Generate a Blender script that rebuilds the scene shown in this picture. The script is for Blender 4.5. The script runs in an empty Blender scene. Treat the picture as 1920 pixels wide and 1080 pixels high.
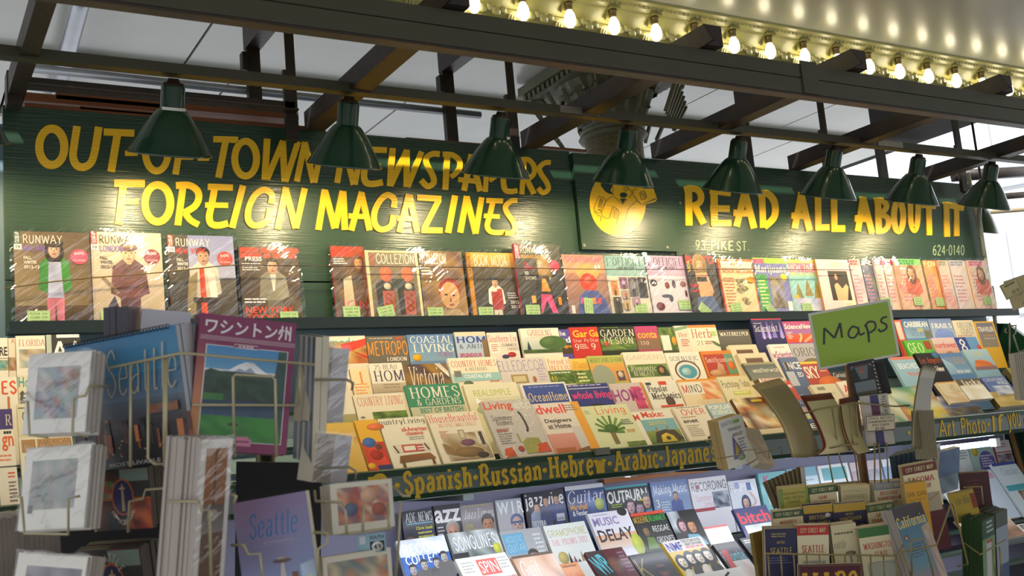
import bpy, math, random
from mathutils import Vector, Matrix
random.seed(7)
S = bpy.context.scene
COL = S.collection
# ------------------------------------------------------------------ camera
FPX = 1972.4
def _basis(yaw, pit, rol):
    y, p, r = map(math.radians, (yaw, pit, rol))
    f = Vector((math.sin(y)*math.cos(p), math.cos(y)*math.cos(p), math.sin(p)))
    a = Vector((math.cos(y), -math.sin(y), 0)); u = a.cross(f)
    return a*math.cos(r)+u*math.sin(r), -a*math.sin(r)+u*math.cos(r), f
CR, CU, CF = _basis(31.163, 8.715, -5.104)
CP = Vector((0, 0, 1.55))
cd = bpy.data.cameras.new('camera'); cam = bpy.data.objects.new('camera', cd); COL.objects.link(cam)
cd.sensor_width = 36; cd.lens = FPX/1920*36; cd.clip_start = .05; cd.clip_end = 200
cam.matrix_world = Matrix(((CR.x, CU.x, -CF.x, 0), (CR.y, CU.y, -CF.y, 0), (CR.z, CU.z, -CF.z, CP.z), (0, 0, 0, 1)))
cd.dof.use_dof = True; cd.dof.focus_distance = 4.3; cd.dof.aperture_fstop = 6.5
S.camera = cam
# ------------------------------------------------------------------ world, exposure
S.view_settings.view_transform = 'Standard'; S.view_settings.look = 'None'
S.view_settings.exposure = .12; S.view_settings.gamma = 1; S.view_settings.use_curve_mapping = False
w = bpy.data.worlds.new('daylight'); S.world = w; w.use_nodes = True
bg = w.node_tree.nodes['Background']; bg.inputs[0].default_value = (.92, .95, 1, 1); bg.inputs[1].default_value = 1.05
sd = bpy.data.lights.new('sun', 'SUN'); sd.energy = 7; sd.angle = .01; sd.color = (1, .97, .92)
sun = bpy.data.objects.new('sun', sd); COL.objects.link(sun); sun.rotation_euler = (math.radians(42), 0, math.radians(-38))
LAMP_W = 3.6; TUBE = 9.0; TUBE_W = 2.2
# ------------------------------------------------------------------ measuring helpers (pixel of the 1920x1080 frame -> point on a real plane)
def ray(x, y): return CF + CR*((x-960)/FPX) - CU*((y-540)/FPX)
def atY(x, y, Y): d = ray(x, y); return CP + d*(Y/d.y)
def atZ(x, y, Z): d = ray(x, y); return CP + d*((Z-CP.z)/d.z)
def atP(x, y, o, n): d = ray(x, y); return CP + d*((o-CP).dot(n)/d.dot(n))
def atD(x, y, D): return CP + ray(x, y)*D
def lin(c): return c/12.92 if c <= .04045 else ((c+.055)/1.055)**2.4
_hc = {}
def hx(s):
    if s not in _hc:
        t = s if len(s) == 6 else ''.join(c+c for c in s)
        _hc[s] = tuple(lin(int(t[i:i+2], 16)/255) for i in (0, 2, 4))+(1,)
    return _hc[s]
# ------------------------------------------------------------------ materials
MATS = {}
def mat(name, col='888', rough=.5, metal=0, spec=.5, coat=0, noise=None, bump=None, emit=None, alpha=None, coat_rough=.1):
    """noise=(scale, colour2, amount, stretch)  bump=(scale, strength, stretch)"""
    if name in MATS: return MATS[name]
    m = bpy.data.materials.new(name); m.use_nodes = True; nt = m.node_tree; b = nt.nodes['Principled BSDF']
    b.inputs['Base Color'].default_value = hx(col); b.inputs['Roughness'].default_value = rough
    b.inputs['Metallic'].default_value = metal; b.inputs['Specular IOR Level'].default_value = spec
    b.inputs['Coat Weight'].default_value = coat; b.inputs['Coat Roughness'].default_value = coat_rough
    def tex(scale, st, det=5):
        tc = nt.nodes.new('ShaderNodeTexCoord'); mp = nt.nodes.new('ShaderNodeMapping'); mp.inputs['Scale'].default_value = st
        n = nt.nodes.new('ShaderNodeTexNoise'); n.inputs['Scale'].default_value = scale; n.inputs['Detail'].default_value = det
        nt.links.new(tc.outputs['Object'], mp.inputs[0]); nt.links.new(mp.outputs[0], n.inputs[0]); return n
    if noise:
        n = tex(noise[0], noise[3] if len(noise) > 3 else (1, 1, 1)); r = nt.nodes.new('ShaderNodeValToRGB')
        r.color_ramp.elements[0].position = .5-.22; r.color_ramp.elements[1].position = .5+.25
        c1, c2 = hx(col), hx(noise[1]); k = noise[2]
        r.color_ramp.elements[0].color = c1
        r.color_ramp.elements[1].color = tuple(c1[i]*(1-k)+c2[i]*k for i in range(3))+(1,)
        nt.links.new(n.outputs['Fac'], r.inputs[0]); nt.links.new(r.outputs[0], b.inputs['Base Color'])
    if bump:
        n = tex(bump[0], bump[2] if len(bump) > 2 else (1, 1, 1)); bp = nt.nodes.new('ShaderNodeBump')
        bp.inputs['Strength'].default_value = bump[1]; bp.inputs['Distance'].default_value = bump[3] if len(bump) > 3 else .01
        nt.links.new(n.outputs['Fac'], bp.inputs['Height']); nt.links.new(bp.outputs[0], b.inputs['Normal'])
        if coat: nt.links.new(bp.outputs[0], b.inputs['Coat Normal'])
    if emit:
        b.inputs['Emission Color'].default_value = hx(emit[0]); b.inputs['Emission Strength'].default_value = emit[1]
    MATS[name] = m; return m
def vcol_mat(name, rough, coat, bump=None):
    m = mat(name, rough=rough, coat=coat, bump=bump); nt = m.node_tree
    a = nt.nodes.new('ShaderNodeAttribute'); a.attribute_name = 'Col'
    nt.links.new(a.outputs['Color'], nt.nodes['Principled BSDF'].inputs['Base Color']); return m
PRINT = vcol_mat('printed_paper', .45, .12)
MATTEPRINT = vcol_mat('matte_print', .6, 0)
SIGNPAINT = vcol_mat('sign_paint', .35, .3, bump=(60, .15, (.25, 1, 3)))
def plastic_film(name, stretch, fac, rough=.06, strength=.9, scale=9):
    m = bpy.data.materials.new(name); m.use_nodes = True; nt = m.node_tree; nt.nodes.clear()
    out = nt.nodes.new('ShaderNodeOutputMaterial'); mix = nt.nodes.new('ShaderNodeMixShader'); tr = nt.nodes.new('ShaderNodeBsdfTransparent')
    gl = nt.nodes.new('ShaderNodeBsdfGlossy'); gl.inputs['Roughness'].default_value = rough
    tc = nt.nodes.new('ShaderNodeTexCoord'); mp = nt.nodes.new('ShaderNodeMapping'); mp.vector_type = 'TEXTURE'; mp.inputs['Scale'].default_value = [1/q for q in stretch]
    mp.inputs['Rotation'].default_value = (0, 0, math.radians(38))
    n = nt.nodes.new('ShaderNodeTexNoise'); n.inputs['Scale'].default_value = scale; n.inputs['Detail'].default_value = 3
    bp = nt.nodes.new('ShaderNodeBump'); bp.inputs['Strength'].default_value = 1; bp.inputs['Distance'].default_value = strength
    lk = nt.links.new; lk(tc.outputs['Object'], mp.inputs[0]); lk(mp.outputs[0], n.inputs[0]); lk(n.outputs['Fac'], bp.inputs['Height'])
    lk(bp.outputs[0], gl.inputs['Normal']); mix.inputs[0].default_value = fac
    lk(tr.outputs[0], mix.inputs[1]); lk(gl.outputs[0], mix.inputs[2]); lk(mix.outputs[0], out.inputs[0]); MATS[name] = m; return m
FILM = plastic_film('bag_film', (.9, 6, 1), .14, .06, .014, 5)
FILM2 = plastic_film('sleeve_film', (1.5, 4, 1.5), .12, .08, .008, 8)
GREEN = mat('green_sign_board', '1d3a26', .4, coat=.4, noise=(3, '2a4730', .8), bump=(60, .35, (.12, 1, 2.4), .005), coat_rough=.11)
STEEL = mat('dark_painted_steel', '3b3b2c', .42, noise=(9, '4c4634', .5), bump=(40, .1))
STEELD = mat('black_angle_iron', '221c19', .45, noise=(14, '3e2c20', .6), bump=(40, .15))
LAMPG = mat('green_enamel', '0f3a26', .25, coat=.6, noise=(12, '16301f', .7))
PAPER = mat('page_edges', 'd8cfba', .8)
# ------------------------------------------------------------------ objects
def tag(o, label=None, cat=None, group=None, kind=None):
    if label: o['label'] = label
    if cat: o['category'] = cat
    if group: o['group'] = group
    if kind: o['kind'] = kind
    return o
def obj(name, me, parent=None, mw=None):
    o = bpy.data.objects.new(name, me); COL.objects.link(o)
    if parent: o.parent = parent
    if mw is not None:
        if parent: o.matrix_local = mw
        else: o.matrix_world = mw
    return o
def empty(name, loc=(0, 0, 0)):
    o = bpy.data.objects.new(name, None); COL.objects.link(o); o.empty_display_size = .1; o.matrix_world = Matrix.Translation(loc); return o
class MB:
    """mesh collector"""
    def __init__(s): s.v = []; s.f = []; s.sm = []
    def add(s, vs, fs, smooth=False):
        k = len(s.v); s.v += [tuple(v) for v in vs]; s.f += [tuple(i+k for i in f) for f in fs]; s.sm += [smooth]*len(fs); return s
    def box(s, x0, x1, y0, y1, z0, z1, M=None):
        vs = [Vector((x, y, z)) for z in (z0, z1) for y in (y0, y1) for x in (x0, x1)]
        if M: vs = [M @ v for v in vs]
        return s.add(vs, [(0, 2, 3, 1), (4, 5, 7, 6), (0, 1, 5, 4), (2, 6, 7, 3), (0, 4, 6, 2), (1, 3, 7, 5)])
    def prism(s, prof, x0, x1):
        """profile of (y,z) points swept along x"""
        n = len(prof); vs = [(x0, y, z) for y, z in prof]+[(x1, y, z) for y, z in prof]
        return s.add(vs, [(i, (i+1) % n, n+(i+1) % n, n+i) for i in range(n)]+[tuple(range(n))[::-1], tuple(range(n, 2*n))])
    def tube(s, pts, r, n=6, closed=False):
        pts = [Vector(p) for p in pts]; m = len(pts); vs = []; fs = []; up = None
        for i, p in enumerate(pts):
            a = pts[i-1] if (i > 0 or closed) else p; b = pts[(i+1) % m] if (i < m-1 or closed) else p
            t = (b-a); t = t.normalized() if t.length > 1e-9 else Vector((0, 0, 1))
            if up is None: up = t.orthogonal().normalized()
            up = (up - t*up.dot(t)); up = up.normalized() if up.length > 1e-6 else t.orthogonal().normalized(); sd = t.cross(up)
            for k in range(n): q = 2*math.pi*k/n; vs.append(p+(up*math.cos(q)+sd*math.sin(q))*r)
        mm = m if closed else m-1
        for i in range(mm):
            j = (i+1) % m
            for k in range(n): fs.append((i*n+k, i*n+(k+1) % n, j*n+(k+1) % n, j*n+k))
        if not closed: fs += [tuple(range(n))[::-1], tuple(range((m-1)*n, m*n))]
        return s.add(vs, fs, True)
    def lathe(s, prof, n=24, M=None, a0=0, a1=2*math.pi):
        full = abs(a1-a0-2*math.pi) < 1e-6; cnt = n if full else n+1
        vs = []; fs = []
        for i in range(cnt):
            a = a0+(a1-a0)*i/n
            for r, z in prof:
                v = Vector((r*math.cos(a), r*math.sin(a), z)); vs.append(M @ v if M else v)
        L = len(prof)
        for i in range(n):
            j = (i+1) % cnt
            for k in range(L-1): fs.append((i*L+k, j*L+k, j*L+k+1, i*L+k+1))
        return s.add(vs, fs, True)
    def build(s, name, m, parent=None, mw=None):
        me = bpy.data.meshes.new(name); me.from_pydata(s.v, [], s.f); me.polygons.foreach_set('use_smooth', s.sm); me.materials.append(m); me.update()
        return obj(name, me, parent, mw)
# ------------------------------------------------------------------ lettering
GL = {
'A':'.8|0,0 .4,1;.4,1 .8,0;.14,.36 .66,.36','B':'.64|.1,0 .1,1;~.1,1 .42,1 .56,.78 .42,.54 .1,.54;~.1,.54 .46,.54 .62,.28 .46,0 .1,0',
'C':'.72|~.7,.78 .56,.97 .36,1 .1,.78 .04,.5 .1,.22 .36,0 .56,.03 .7,.22','D':'.76|.1,0 .1,1;~.1,1 .4,1 .68,.78 .74,.5 .68,.22 .4,0 .1,0',
'E':'.6|.1,0 .1,1;.1,1 .58,1;.1,.52 .48,.52;.1,0 .6,0','F':'.58|.1,0 .1,1;.1,1 .58,1;.1,.52 .46,.52',
'G':'.76|~.7,.78 .56,.97 .36,1 .1,.78 .04,.5 .1,.22 .36,0 .56,.03 .7,.18;.7,.12 .7,.45;.48,.45 .76,.45','H':'.76|.1,0 .1,1;.66,0 .66,1;.1,.52 .66,.52',
'I':'.2|.1,0 .1,1','J':'.45|~.34,1 .34,.3 .28,.04 .14,0 .03,.12','K':'.7|.1,0 .1,1;.1,.4 .6,1;.26,.56 .68,0','L':'.56|.1,0 .1,1;.1,0 .56,0',
'M':'.92|.1,0 .1,1;.1,1 .46,.08;.46,.08 .82,1;.82,1 .82,0','N':'.76|.1,0 .1,1;.1,1 .66,0;.66,0 .66,1','O':'.8|~o.4,.5 .36,.5','P':'.6|.1,0 .1,1;~.1,1 .44,1 .58,.76 .44,.5 .1,.5',
'Q':'.8|~o.4,.5 .36,.5;.46,.22 .76,-.1','R':'.68|.1,0 .1,1;~.1,1 .44,1 .58,.77 .44,.52 .1,.52;.32,.52 .66,0','S':'.58|~.52,.8 .4,.97 .28,1 .08,.86 .1,.66 .3,.53 .5,.36 .54,.18 .4,.02 .26,0 .06,.2',
'T':'.66|.33,0 .33,1;.02,1 .64,1','U':'.74|~.1,1 .1,.5 .12,.2 .26,.02 .37,0 .48,.02 .62,.2 .64,.5 .64,1','V':'.74|.02,1 .37,0;.37,0 .72,1','W':'1.06|.02,1 .28,0;.28,0 .53,.9;.53,.9 .78,0;.78,0 1.04,1',
'X':'.72|.04,1 .68,0;.68,1 .04,0','Y':'.7|.02,1 .35,.48;.68,1 .35,.48;.35,.48 .35,0','Z':'.64|.04,1 .6,1;.6,1 .04,0;.04,0 .62,0',
'a':'.54|~.08,.54 .2,.66 .34,.66 .44,.52 .44,.3 .44,0;~.44,.4 .26,.38 .08,.28 .06,.12 .18,0 .32,.04 .44,.16','b':'.56|.08,0 .08,1;~.08,.5 .24,.66 .4,.62 .52,.33 .4,.03 .24,0 .08,.14',
'c':'.5|~.46,.52 .34,.65 .24,.65 .08,.5 .06,.33 .08,.15 .24,0 .34,.01 .47,.14','d':'.56|.48,0 .48,1;~.48,.5 .32,.66 .16,.62 .04,.33 .16,.03 .32,0 .48,.14',
'e':'.54|.06,.36 .48,.36;~.48,.36 .44,.58 .28,.66 .1,.54 .05,.33 .1,.1 .28,0 .48,.12','f':'.36|~.4,.94 .3,1 .18,.9 .16,.7 .16,0;.02,.64 .34,.64',
'g':'.54|~o.26,.36 .19,.3;~.46,.6 .46,0 .4,-.22 .24,-.28 .06,-.2','h':'.56|.08,0 .08,1;~.08,.46 .2,.62 .34,.66 .46,.54 .47,.3 .47,0','i':'.2|.1,0 .1,.66;.1,.84 .1,.96',
'j':'.24|~.14,.66 .14,0 .1,-.24 -.04,-.26;.14,.84 .14,.96','k':'.52|.08,0 .08,1;.08,.24 .42,.66;.2,.4 .5,0','l':'.2|.1,0 .1,1',
'm':'.86|.08,0 .08,.66;~.08,.46 .2,.64 .34,.64 .42,.5 .42,0;~.42,.46 .56,.64 .68,.64 .77,.5 .77,0','n':'.56|.08,0 .08,.66;~.08,.46 .2,.62 .34,.66 .46,.54 .47,.3 .47,0',
'o':'.56|~o.28,.33 .23,.33','p':'.56|.08,-.28 .08,.66;~.08,.5 .24,.66 .4,.62 .52,.33 .4,.03 .24,0 .08,.14','q':'.56|.48,-.28 .48,.66;~.48,.5 .32,.66 .16,.62 .04,.33 .16,.03 .32,0 .48,.14',
'r':'.4|.08,0 .08,.66;~.08,.42 .2,.62 .3,.66 .4,.6','s':'.44|~.38,.54 .3,.65 .18,.65 .07,.54 .12,.4 .3,.3 .4,.16 .3,.02 .18,0 .05,.12','t':'.36|~.15,.9 .15,.2 .2,.02 .34,.04;.0,.64 .32,.64',
'u':'.56|~.08,.66 .08,.2 .16,.02 .3,.0 .47,.16;.47,0 .47,.66','v':'.52|.02,.66 .26,0;.26,0 .5,.66','w':'.78|.02,.66 .21,0;.21,0 .39,.6;.39,.6 .57,0;.57,0 .76,.66',
'x':'.5|.03,.66 .47,0;.47,.66 .03,0','y':'.52|.02,.66 .26,0;~.5,.66 .26,0 .16,-.24 .02,-.27','z':'.46|.04,.65 .42,.65;.42,.65 .04,.01;.04,.01 .44,.01',
'0':'.6|~o.3,.5 .24,.5','1':'.36|.2,0 .2,1;.04,.84 .2,1','2':'.58|~.06,.78 .16,.97 .3,1 .5,.86 .48,.62 .26,.32 .04,0;.04,0 .56,0','3':'.56|~.06,.86 .26,1 .48,.84 .44,.6 .22,.54;~.22,.54 .46,.48 .54,.26 .4,.03 .2,0 .04,.16',
'4':'.6|.44,0 .44,1;.44,1 .04,.32;.04,.32 .58,.32','5':'.56|.12,1 .5,1;.12,1 .08,.56;~.08,.56 .3,.62 .5,.46 .52,.26 .38,.02 .2,0 .04,.14','6':'.58|~.46,.95 .24,.86 .08,.5 .08,.2 .28,0 .5,.14 .5,.44 .3,.56 .08,.36',
'7':'.56|.04,1 .54,1;.54,1 .2,0','8':'.58|~o.29,.77 .19,.23;~o.29,.27 .23,.27','9':'.58|~.12,.05 .34,.14 .5,.5 .5,.8 .3,1 .08,.86 .08,.56 .28,.44 .5,.64',
'&':'.76|~.72,.5 .5,.1 .24,0 .06,.2 .2,.48 .44,.74 .36,.98 .2,.96 .16,.76 .34,.44 .72,0','-':'.36|.04,.4 .32,.4','.':'.2|.1,0 .1,.1','·':'.26|.13,.42 .13,.56',':':'.2|.1,0 .1,.1;.1,.5 .1,.6',"'":'.16|.08,.8 .08,1','*':'.4|.2,.6 .2,1;.04,.7 .36,.92;.04,.92 .36,.7','!':'.2|.1,.3 .1,1;.1,0 .1,.1','+':'.5|.05,.4 .45,.4;.25,.2 .25,.6',',':'.2|.12,.1 .06,-.12','$':'.58|~.52,.8 .28,1 .08,.8 .3,.53 .54,.2 .28,0 .06,.2;.29,-.1 .29,1.1','/':'.4|.02,0 .38,1',' ':'.34|'}
def _pts(st):
    if st.startswith('~o'):
        a, b = st[2:].split(' '); cx, cy = map(float, a.split(',')); rx, ry = map(float, b.split(','))
        return [(cx+rx*math.sin(2*math.pi*i/18), cy+ry*math.cos(2*math.pi*i/18)) for i in range(19)], 'o'
    sm = st[0] == '~'; p = [tuple(map(float, q.split(','))) for q in st.lstrip('~').split(' ')]
    if not sm: return p, 'l'
    return smooth(p, 3), 's'
def smooth(p, k):
    q = [p[0]]+list(p)+[p[-1]]; out = []
    for i in range(1, len(q)-2):
        for j in range(k):
            t = j/k; a, b, c, d = q[i-1], q[i], q[i+1], q[i+2]
            out.append(tuple(.5*((2*b[n])+(-a[n]+c[n])*t+(2*a[n]-5*b[n]+4*c[n]-d[n])*t*t+(-a[n]+3*b[n]-3*c[n]+d[n])*t**3) for n in (0, 1)))
    return out+[p[-1]]
def ribbon(p, wf, closed=False):
    """two offset outlines of a polyline; wf(dx,dy)->full width. returns quads strip (verts, faces)"""
    n = len(p); vs = []
    for i in range(n):
        if closed and i in (0, n-1): a, b = p[n-2], p[1]
        else: a, b = p[max(i-1, 0)], p[min(i+1, n-1)]
        dx, dy = b[0]-a[0], b[1]-a[1]; l = math.hypot(dx, dy) or 1; dx /= l; dy /= l; h = wf(dx, dy)/2
        if 0 < i < n-1:
            e = (p[i][0]-p[i-1][0], p[i][1]-p[i-1][1]); le = math.hypot(*e) or 1; c = (e[0]*dx+e[1]*dy)/le; h /= max(c, .6)
        vs += [(p[i][0]-dy*h, p[i][1]+dx*h), (p[i][0]+dy*h, p[i][1]-dx*h)]
    return vs, [(2*i, 2*i+1, 2*i+3, 2*i+2) for i in range(n-1)]
STY = {'r': (.13, .045, 1, 0), 'b': (.2, .09, 1, 0), 'n': (.12, .10, 0, 0), 't': (.06, .05, 0, 0), 'i': (.11, .04, 0, .28), 'h': (.19, .15, 0, 0), 'x': (.10, .03, 1, .2), 'k': (.16, .13, 0, .12), 'B': (.25, .14, 1, 0), 'p': (.06, .025, 0, .3)}
_tc = {}
def glyphs(txt, sty):
    """-> (verts, faces, width, ymin, ymax); unit cap height"""
    key = (txt, sty)
    if key in _tc: return _tc[key]
    if sty in ('s', 'l', 'j'):
        c = bpy.data.curves.new('t', 'FONT'); c.body = txt; c.size = 1; c.resolution_u = 2; c.offset = {'s': .022, 'l': 0, 'j': .018}[sty]
        c.fill_mode = 'FRONT'; o = bpy.data.objects.new('t', c); COL.objects.link(o)
        dg = bpy.context.evaluated_depsgraph_get(); me = o.evaluated_get(dg).to_mesh()
        vs = [(v.co.x, v.co.y, 0) for v in me.vertices]; fs = [tuple(p.vertices) for p in me.polygons]
        o.evaluated_get(dg).to_mesh_clear(); bpy.data.objects.remove(o); bpy.data.curves.remove(c)
    else:
        wt, wn, ser, sl = STY[sty]; vs = []; fs = []; X = 0; lay = 0
        def put(v, f):
            k = len(vs); vs.extend((X+x+sl*y, y, lay*.00003) for x, y in v); fs.extend(tuple(i+k for i in q) for q in f)
        for ch in txt:
            g = GL.get(ch) or GL.get(ch.upper()) or GL[' ']; wd, st = g.split('|'); lay = 0
            for s_ in filter(None, st.split(';')):
                p, kind = _pts(s_); lay += 1
                put(*ribbon(p, lambda dx, dy: wn+(wt-wn)*abs(dy)**1.3, kind == 'o'))
                if ser and kind == 'l':
                    (x0, y0), (x1, y1) = p[0], p[-1]
                    if abs(y1-y0) > .3:
                        for (x, y) in (p[0], p[-1]):
                            if min(abs(y-t) for t in (0, 1, .66, -.28)) < .01 and not (y == .66 and ch.isupper()):
                                lay += 1; hw = .11+wt*.35; sg = 1 if y < .05 else -1
                                put([(x-hw, y), (x+hw, y), (x+hw, y+sg*wn), (x-hw, y+sg*wn)], [(0, 1, 2, 3)])
            X += float(wd)+.12+(.06 if ser else 0)+wt*.3
    if not vs: vs = [(0, 0, 0), (1, 0, 0), (1, 1, 0)]; fs = []
    xs = [v[0] for v in vs]; ys = [v[1] for v in vs]; x0 = min(xs)
    r = ([(v[0]-x0, v[1], v[2]) for v in vs], fs, max(xs)-x0, min(ys), max(ys)); _tc[key] = r; return r
class PM:
    """printed surface: thin stacked layers of flat colour. coordinates u right 0..1, v down 0..1 on a w x h sheet (local x 0..w, y 0..h, z out)"""
    DZ = .00007
    def __init__(s, w, h, z0=.0004): s.w, s.h, s.z = w, h, z0; s.v = []; s.f = []; s.c = []
    def raw(s, pts, faces, cols):
        k = len(s.v); s.v += [(q[0]*s.w, (1-q[1])*s.h, s.z+(q[2] if len(q) > 2 else 0)) for q in pts]; mz = max((q[2] for q in pts if len(q) > 2), default=0)
        for f in faces:
            s.f.append(tuple(i+k for i in f)); s.c += [cols[i] if isinstance(cols, list) else cols for i in f]
        s.z += s.DZ+mz
    def R(s, u0, v0, u1, v1, c, c2=None, c3=None, c4=None):
        """rect; c2 = bottom colour; c3/c4 = right top/bottom"""
        a = hx(c); b = hx(c2) if c2 else a
        d = hx(c3) if c3 else a; e = hx(c4) if c4 else b
        s.raw([(u0, v0), (u0, v1), (u1, v1), (u1, v0)], [(0, 1, 2, 3)], [a, b, e, d])
    def P(s, pts, c):
        r = random.Random(len(s.v)); b = hx(c); s.raw(pts, [tuple(range(len(pts)))], [tuple(min(1, b[k]*f) for k in range(3))+(1,) for f in (.72+.56*r.random() for _ in pts)])
    def E(s, u, v, ru, rv, c, n=16, a=0):
        ca, sa = math.cos(a), math.sin(a); q = []
        for i in range(n):
            x, y = math.cos(2*math.pi*i/n)*ru*s.w, math.sin(2*math.pi*i/n)*rv*s.h
            q.append((u+(x*ca-y*sa)/s.w, v+(x*sa+y*ca)/s.h))
        if n < 18:
            b = hx(c); f = lambda t: tuple(min(1, x*t) for x in b[:3])+(1,)
            s.raw(q+[(u-ru*.25, v-rv*.25)], [(i, (i+1) % n, n) for i in range(n)], [f(.72+.2*math.cos(2*math.pi*i/n+2.4)) for i in range(n)]+[f(1.18)])
        else: s.raw(q, [tuple(range(n))], hx(c))
    def N(s, u0, v0, u1, v1, cols, nx=6, ny=6, seed=1):
        """soft photo: grid of blended colours"""
        r = random.Random(seed); cl = [hx(c) for c in cols]
        pts = [(u0+(u1-u0)*i/nx, v0+(v1-v0)*j/ny) for j in range(ny+1) for i in range(nx+1)]; cc = []
        for _ in pts:
            a, b = r.choice(cl), r.choice(cl); t = r.random()*.5; cc.append(tuple(a[k]*(1-t)+b[k]*t for k in range(3))+(1,))
        s.raw(pts, [(j*(nx+1)+i, (j+1)*(nx+1)+i, (j+1)*(nx+1)+i+1, j*(nx+1)+i+1) for j in range(ny) for i in range(nx)], cc)
    def T(s, t, u0, v0, u1, v1, c, sty='s', sh=0, rot=0):
        """text stretched to fill the box"""
        vs, fs, wd, y0, y1 = glyphs(t, sty); H = (y1-y0) or 1; ca, sa = math.cos(rot), math.sin(rot); cu, cv = (u0+u1)/2, (v0+v1)/2
        q = []
        for x, y, zz in vs:
            fx = x/wd; fy = (y1-y)/H; u = u0+(u1-u0)*fx+sh*(1-fy); v = v0+(v1-v0)*fy
            if rot: X, Y = (u-cu)*s.w, (v-cv)*s.h; u, v = cu+(X*ca-Y*sa)/s.w, cv+(X*sa+Y*ca)/s.h
            q.append((u, v, zz))
        s.raw(q, fs, hx(c))
    def TV(s, t, u0, v0, u1, v1, c, sty='s'):
        """text running bottom to top"""
        vs, fs, wd, y0, y1 = glyphs(t, sty); H = (y1-y0) or 1
        s.raw([(u0+(u1-u0)*(y1-y)/H, v1-(v1-v0)*x/wd, zz) for x, y, zz in vs], fs, hx(c))
    def L(s, u0, v0, u1, v1, n, c, fill=.45, seed=3):
        """block of fine unreadable print"""
        r = random.Random(seed+n); hgt = (v1-v0)/n; pts = []; fs = []
        for i in range(n):
            u = u0; ue = u1-(u1-u0)*r.random()*.35
            while u < ue:
                e = min(ue, u+(u1-u0)*(.08+.22*r.random())); k = len(pts); a = v0+i*hgt; b = a+hgt*fill
                pts += [(u, a), (u, b), (e, b), (e, a)]; fs.append((k, k+1, k+2, k+3)); u = e+(u1-u0)*.03
        s.raw(pts, fs, hx(c))
    def S(s, pts, wd, c, sm=True, closed=False):
        """drawn line, width in parts of sheet width"""
        q = [(u*s.w, (1-v)*s.h) for u, v in pts]; q = smooth(q, 4) if sm else q
        vs, fs = ribbon(q, lambda a, b: wd*s.w, closed); s.raw([(x/s.w, 1-y/s.h) for x, y in vs], fs, hx(c))
    def head(s, u, v, r, skin='c98', hair='321', style=0):
        """face in print: r = half width in parts of sheet width"""
        rv = r*1.35*s.w/s.h
        if style == 2: s.E(u, v+rv*.3, r*1.4, rv*1.5, hair)
        s.E(u, v-rv*.36, r*1.02, rv*.74, hair); s.E(u, v+rv*.12, r*.86, rv*.95, skin)
        if style != 1: s.P([(u-r*.95, v-rv*.1), (u-r*.85, v-rv*.75), (u+r*.2, v-rv*1.05), (u+r*.88, v-rv*.6), (u+r*.93, v-rv*.1), (u+r*.7, v-rv*.5), (u-r*.5, v-rv*.55)], hair)
        for d in (-.36, .36): s.E(u+r*d, v-rv*.02, r*.16, rv*.07, '322', 8)
        s.P([(u, v), (u+r*.13, v+rv*.36), (u-r*.12, v+rv*.36)], '976' if skin > '8' else '543'); s.E(u, v+rv*.58, r*.3, rv*.09, '944', 8)
    def person(s, u, v, hgt, skin='dba', hair='321', top='433', leg=None, wid=1., style=0):
        """standing figure; v = top of head, hgt in parts of sheet height"""
        k = s.h/s.w; r = hgt*.075*k*wid; sh = hgt*.155*k*wid; a = v+hgt*.2; b = v+hgt*.55
        if leg: s.P([(u-sh*.62, b), (u+sh*.62, b), (u+sh*.55, v+hgt), (u+sh*.12, v+hgt), (u, b+hgt*.1), (u-sh*.12, v+hgt), (u-sh*.55, v+hgt)], leg)
        s.P([(u-r*.4, v+hgt*.12), (u+r*.4, v+hgt*.12), (u+sh, a+hgt*.03), (u+sh*1.18, b-hgt*.02), (u+sh*.86, b), (u+sh*.62, b+hgt*.03), (u-sh*.62, b+hgt*.03), (u-sh*.86, b), (u-sh*1.18, b-hgt*.02), (u-sh, a+hgt*.03)], top)
        s.P([(u-r*.4, v+hgt*.1), (u+r*.4, v+hgt*.1), (u+r*.3, v+hgt*.2), (u-r*.3, v+hgt*.2)], skin)
        s.head(u, v+hgt*.075, r, skin, hair, style)
    def build(s, name, parent, mw=None, m=None):
        me = bpy.data.meshes.new(name); me.from_pydata(s.v, [], s.f); at = me.color_attributes.new('Col', 'FLOAT_COLOR', 'CORNER')
        at.data.foreach_set('color', [x for c in s.c for x in c]); me.materials.append(m or PRINT); me.update(); return obj(name, me, parent, mw)
def frame(o, ux, uy):
    """matrix with local x along ux, y along uy (made square), z towards the viewer"""
    x = ux.normalized(); z = x.cross(uy).normalized(); y = z.cross(x)
    return Matrix(((x.x, y.x, z.x, o.x), (x.y, y.y, z.y, o.y), (x.z, y.z, z.z, o.z), (0, 0, 0, 1)))
# ================================================================== THE SETTING
WY = 3.7                                  # face of the sign wall
CEIL = mat('white_gloss_ceiling', 'e4e4dc', .28, noise=(2.5, 'cfcfc8', .7), bump=(3, .12), coat=.3)
HALL = mat('hall_ceiling_paint', 'b9b9a4', .34, noise=(.8, '9fa6a6', .7), bump=(2.2, .12), coat=.35, coat_rough=.17)
CORN = mat('cornice_paint', 'a8a266', .35, noise=(7, '8f8a52', .6), bump=(30, .15), coat=.25)
BLUEWALL = mat('blue_grey_back_board', '7d93a0', .5, noise=(4, '5c7c88', .6))
def struct(name, mb, m, parent=None): return tag(mb.build(name, m, parent), kind='structure')
struct('floor', MB().box(-4, 12, -4, 9, -.05, 0), mat('concrete_floor', '77736a', .7, noise=(3, '5d5a54', .7)))
struct('wall_back', MB().box(-.05, 5.42, 3.76, 3.84, 0, 2.78), BLUEWALL)
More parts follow.
